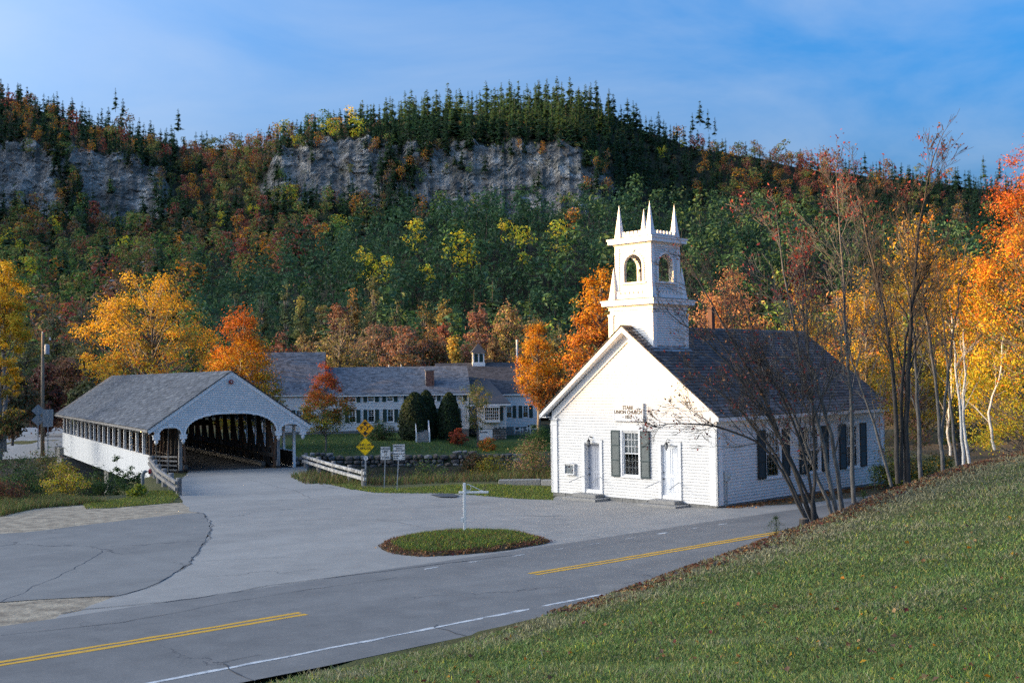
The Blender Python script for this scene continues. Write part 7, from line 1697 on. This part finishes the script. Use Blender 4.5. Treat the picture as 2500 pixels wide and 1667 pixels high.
n1 = lumps(X, Yv, 1.6, 3) * .5 + .5; n3 = lumps(X, Yv, .9, 8) * .5 + .5; n2 = lumps(X, Yv, .55, 5) * .5 + .5; nf = ss(20, 34, Yv) * .5 + .35 * ss(15, 17.6, d)
dryf = np.clip(.10 + .75 * n1 * n2 + nf * .75 + r.normal(size=len(X)) * .2, 0, 1)[:, None]
gcol = mixc(len(X), ['green', 'dgreen', 'olive', 'ygreen'], [4, 1.5, 1.5, .2], r, .3) * (.95 + .7 * n3[:, None]); dcol = np.array([.36, .32, .18]) * r.uniform(.6, 1.3, (len(X), 1))
cols = np.where(dryf > .62, dcol, gcol * (1 - dryf * .5) + dcol * dryf * .5)
h = .03 + .085 * n2 * n3 * r.uniform(.4, 1.6, len(X)) + .05 * (r.random(len(X)) < .04); h *= np.interp(d, [13, 17.7], [1, 1.25])
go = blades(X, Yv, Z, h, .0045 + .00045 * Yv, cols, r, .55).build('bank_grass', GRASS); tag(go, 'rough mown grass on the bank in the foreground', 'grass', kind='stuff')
# grass of the island, verge and lawns
def patch(poly, n, h, names, w, lean=.4, seed=0, zf=gz, ww=.012):
    rr4 = np.random.default_rng(seed); P = np.array(poly); lo, hi = P.min(0), P.max(0); X = []; Yp = []
    while sum(map(len, X)) < n:
        x, y = rr4.uniform(lo[0], hi[0], 4 * n), rr4.uniform(lo[1], hi[1], 4 * n); k = inside(poly, x, y); X.append(x[k]); Yp.append(y[k])
    X, Yp = np.concatenate(X)[:n], np.concatenate(Yp)[:n]; hh = h * rr4.uniform(.5, 1.4, n) * (.7 + .5 * (lumps(X, Yp, .5, seed) * .5 + .5))
    return blades(X, Yp, zf(X, Yp), hh, np.full(n, ww), mixc(n, names, w, rr4, .3), rr4, lean)
c_ = np.array(ISL).mean(0); inner = [tuple(c_ + (np.array(p) - c_) * .86) for p in ISL]
isz = lambda x, y: np.interp(isl_z(x, y), [0, .3, .5, .7, .85, .96, 1], [.14, .14, .135, .12, .09, .04, -.05])
gi = patch(inner, 11000, .10, ['green', 'dgreen', 'ygreen'], [5, 1, 1], .45, 1, isz, .011); gi.merge(patch(ISL, 6000, .09, ['brown', 'rust', 'dred', 'olive'], [3, 2, 1, 2], .8, 2, isz, .012))
tag(gi.build('island_grass', GRASS), 'green grass with a brown leafy rim on the traffic island', 'grass', kind='stuff')
verge = P_([(210, 1243), (270, 1241), (420, 1227), (437, 1207), (420, 1190), (370, 1190), (350, 1208), (260, 1222), (200, 1228)])
gv = patch(verge, 9000, .11, ['green', 'olive', 'ygreen', 'brown'], [4, 2, 1, 1], .4, 3); gv.merge(patch(P_([(0, 1262), (85, 1242), (200, 1232), (260, 1226), (150, 1215), (0, 1215)]), 9000, .28, ['green', 'dgreen', 'rust', 'olive', 'brown'], [3, 3, 1, 2, 2], .4, 4))
gv.merge(patch(P_([(860, 1186), (916, 1198), (1001, 1201), (1110, 1203), (1280, 1211), (1350, 1213), (1350, 1180), (1240, 1176), (1100, 1178), (980, 1186), (900, 1180)]), 16000, .09, ['green', 'ygreen', 'olive', 'brown'], [5, 1, 2, .6], .4, 5, ww=.014))
gv.merge(patch(P_([(770, 1160), (860, 1188), (893, 1180), (880, 1165), (800, 1150), (745, 1148)]), 4000, .12, ['green', 'olive', 'brown'], [3, 2, 1], .4, 6, ww=.014))
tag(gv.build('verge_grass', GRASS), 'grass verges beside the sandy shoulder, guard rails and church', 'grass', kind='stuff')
gl = patch([(-22, 105.3), (0, 105.3), (10, 112), (10, 127), (-2, 126), (-22, 127)], 26000, .11, ['green', 'dgreen', 'olive'], [4, 2, 1], .3, 7, ww=.03); gl.merge(patch([(12.5, 60), (24, 60), (26, 52), (19, 56)], 6000, .1, ['green', 'ygreen'], [4, 1], .3, 8, ww=.02))
gw2 = patch([(-11, 61.5), (-6, 59.5), (2, 60.5), (6, 64), (9, 72), (-12, 72), (-13, 68)], 15000, .38, ['olive', 'brown', 'dgreen', 'rust', 'green'], [3, 3, 3, 1, 2], .5, 11, ww=.018); gw2.merge(patch([(-48, 55), (-24, 56), (-21, 62), (-24, 72), (-50, 74)], 22000, .42, ['olive', 'brown', 'dgreen', 'rust', 'green'], [3, 2, 4, 1, 2], .5, 12, ww=.02)); gw2.merge(patch([(-58, 84), (-34, 84), (-36, 112), (-60, 112)], 12000, .6, ['olive', 'brown', 'dgreen', 'gold'], [3, 2, 4, .6], .5, 13, ww=.04)); gw2.merge(patch([(-20, 90), (14, 92), (16, 106.5), (1, 104), (-20, 104)], 9000, .5, ['olive', 'brown', 'dgreen', 'grey'], [2, 3, 4, 1], .6, 14, ww=.03))
tag(gw2.build('river_weeds', GRASS), 'rank brown and green weeds on the river banks', 'weeds', kind='stuff')
tag(gl.build('lawn_grass', GRASS), 'short lawn grass in front of the house and behind the church', 'grass', kind='stuff')
# fallen leaves
X, Yv = bank_pts(520, 10, 40); r = np.random.default_rng(77)
P = np.stack([X, Yv, gz(X, Yv) + .05], 1); Lg = Geo().leaves(P, .042, mixc(len(P), ['orange', 'rust', 'gold', 'peach', 'dred', 'brown'], [2, 3, 1, 1, 1, 3], r), r, flat=.8, aspect=1.5)
tt = r.uniform(17, 48, 5200); dd = 17.75 + r.normal(size=5200) * .38 - .15; x, y = xy(tt, dd); P = np.stack([x, y, gz(x, y) + .03], 1); Lg.leaves(P, .05, mixc(len(P), ['brown', 'rust', 'peach', 'dred', 'grey'], [4, 3, 1, 1, 1], r), r, flat=.6, aspect=1.4)
y_ = r.uniform(0, 13, 1500); xx_ = .15 + np.abs(r.normal(size=1500)) * .6; ca, sa2 = math.cos(-.7942), math.sin(-.7942); X = 8.088 + xx_ * ca - y_ * sa2; Yv = 46.5 + xx_ * sa2 + y_ * ca; P = np.stack([X, Yv, gz(X, Yv) + .03], 1); Lg.leaves(P, .05, mixc(len(P), ['brown', 'rust', 'orange', 'peach'], [4, 3, 1, 1], r), r, flat=.8, aspect=1.4)
an = np.array(noisy(ISL, .02, 0, 1)); P2 = an[r.integers(len(an), size=900)]; f = r.uniform(.84, 1.0, 900)[:, None]; j = r.normal(size=(900, 2)) * .05; P2 = c_ + (P2 - c_) * f + j; P = np.stack([P2[:, 0], P2[:, 1], np.maximum(isz(P2[:, 0], P2[:, 1]), .02) + .03], 1); Lg.leaves(P, .04, mixc(len(P), ['brown', 'rust', 'dred', 'peach'], [3, 3, 1, 1], r), r, flat=.8, aspect=1.4)
tag(Lg.build('fallen_leaves', LEAF), 'fallen autumn leaves scattered on the bank, island and along the church', 'leaves', kind='stuff')
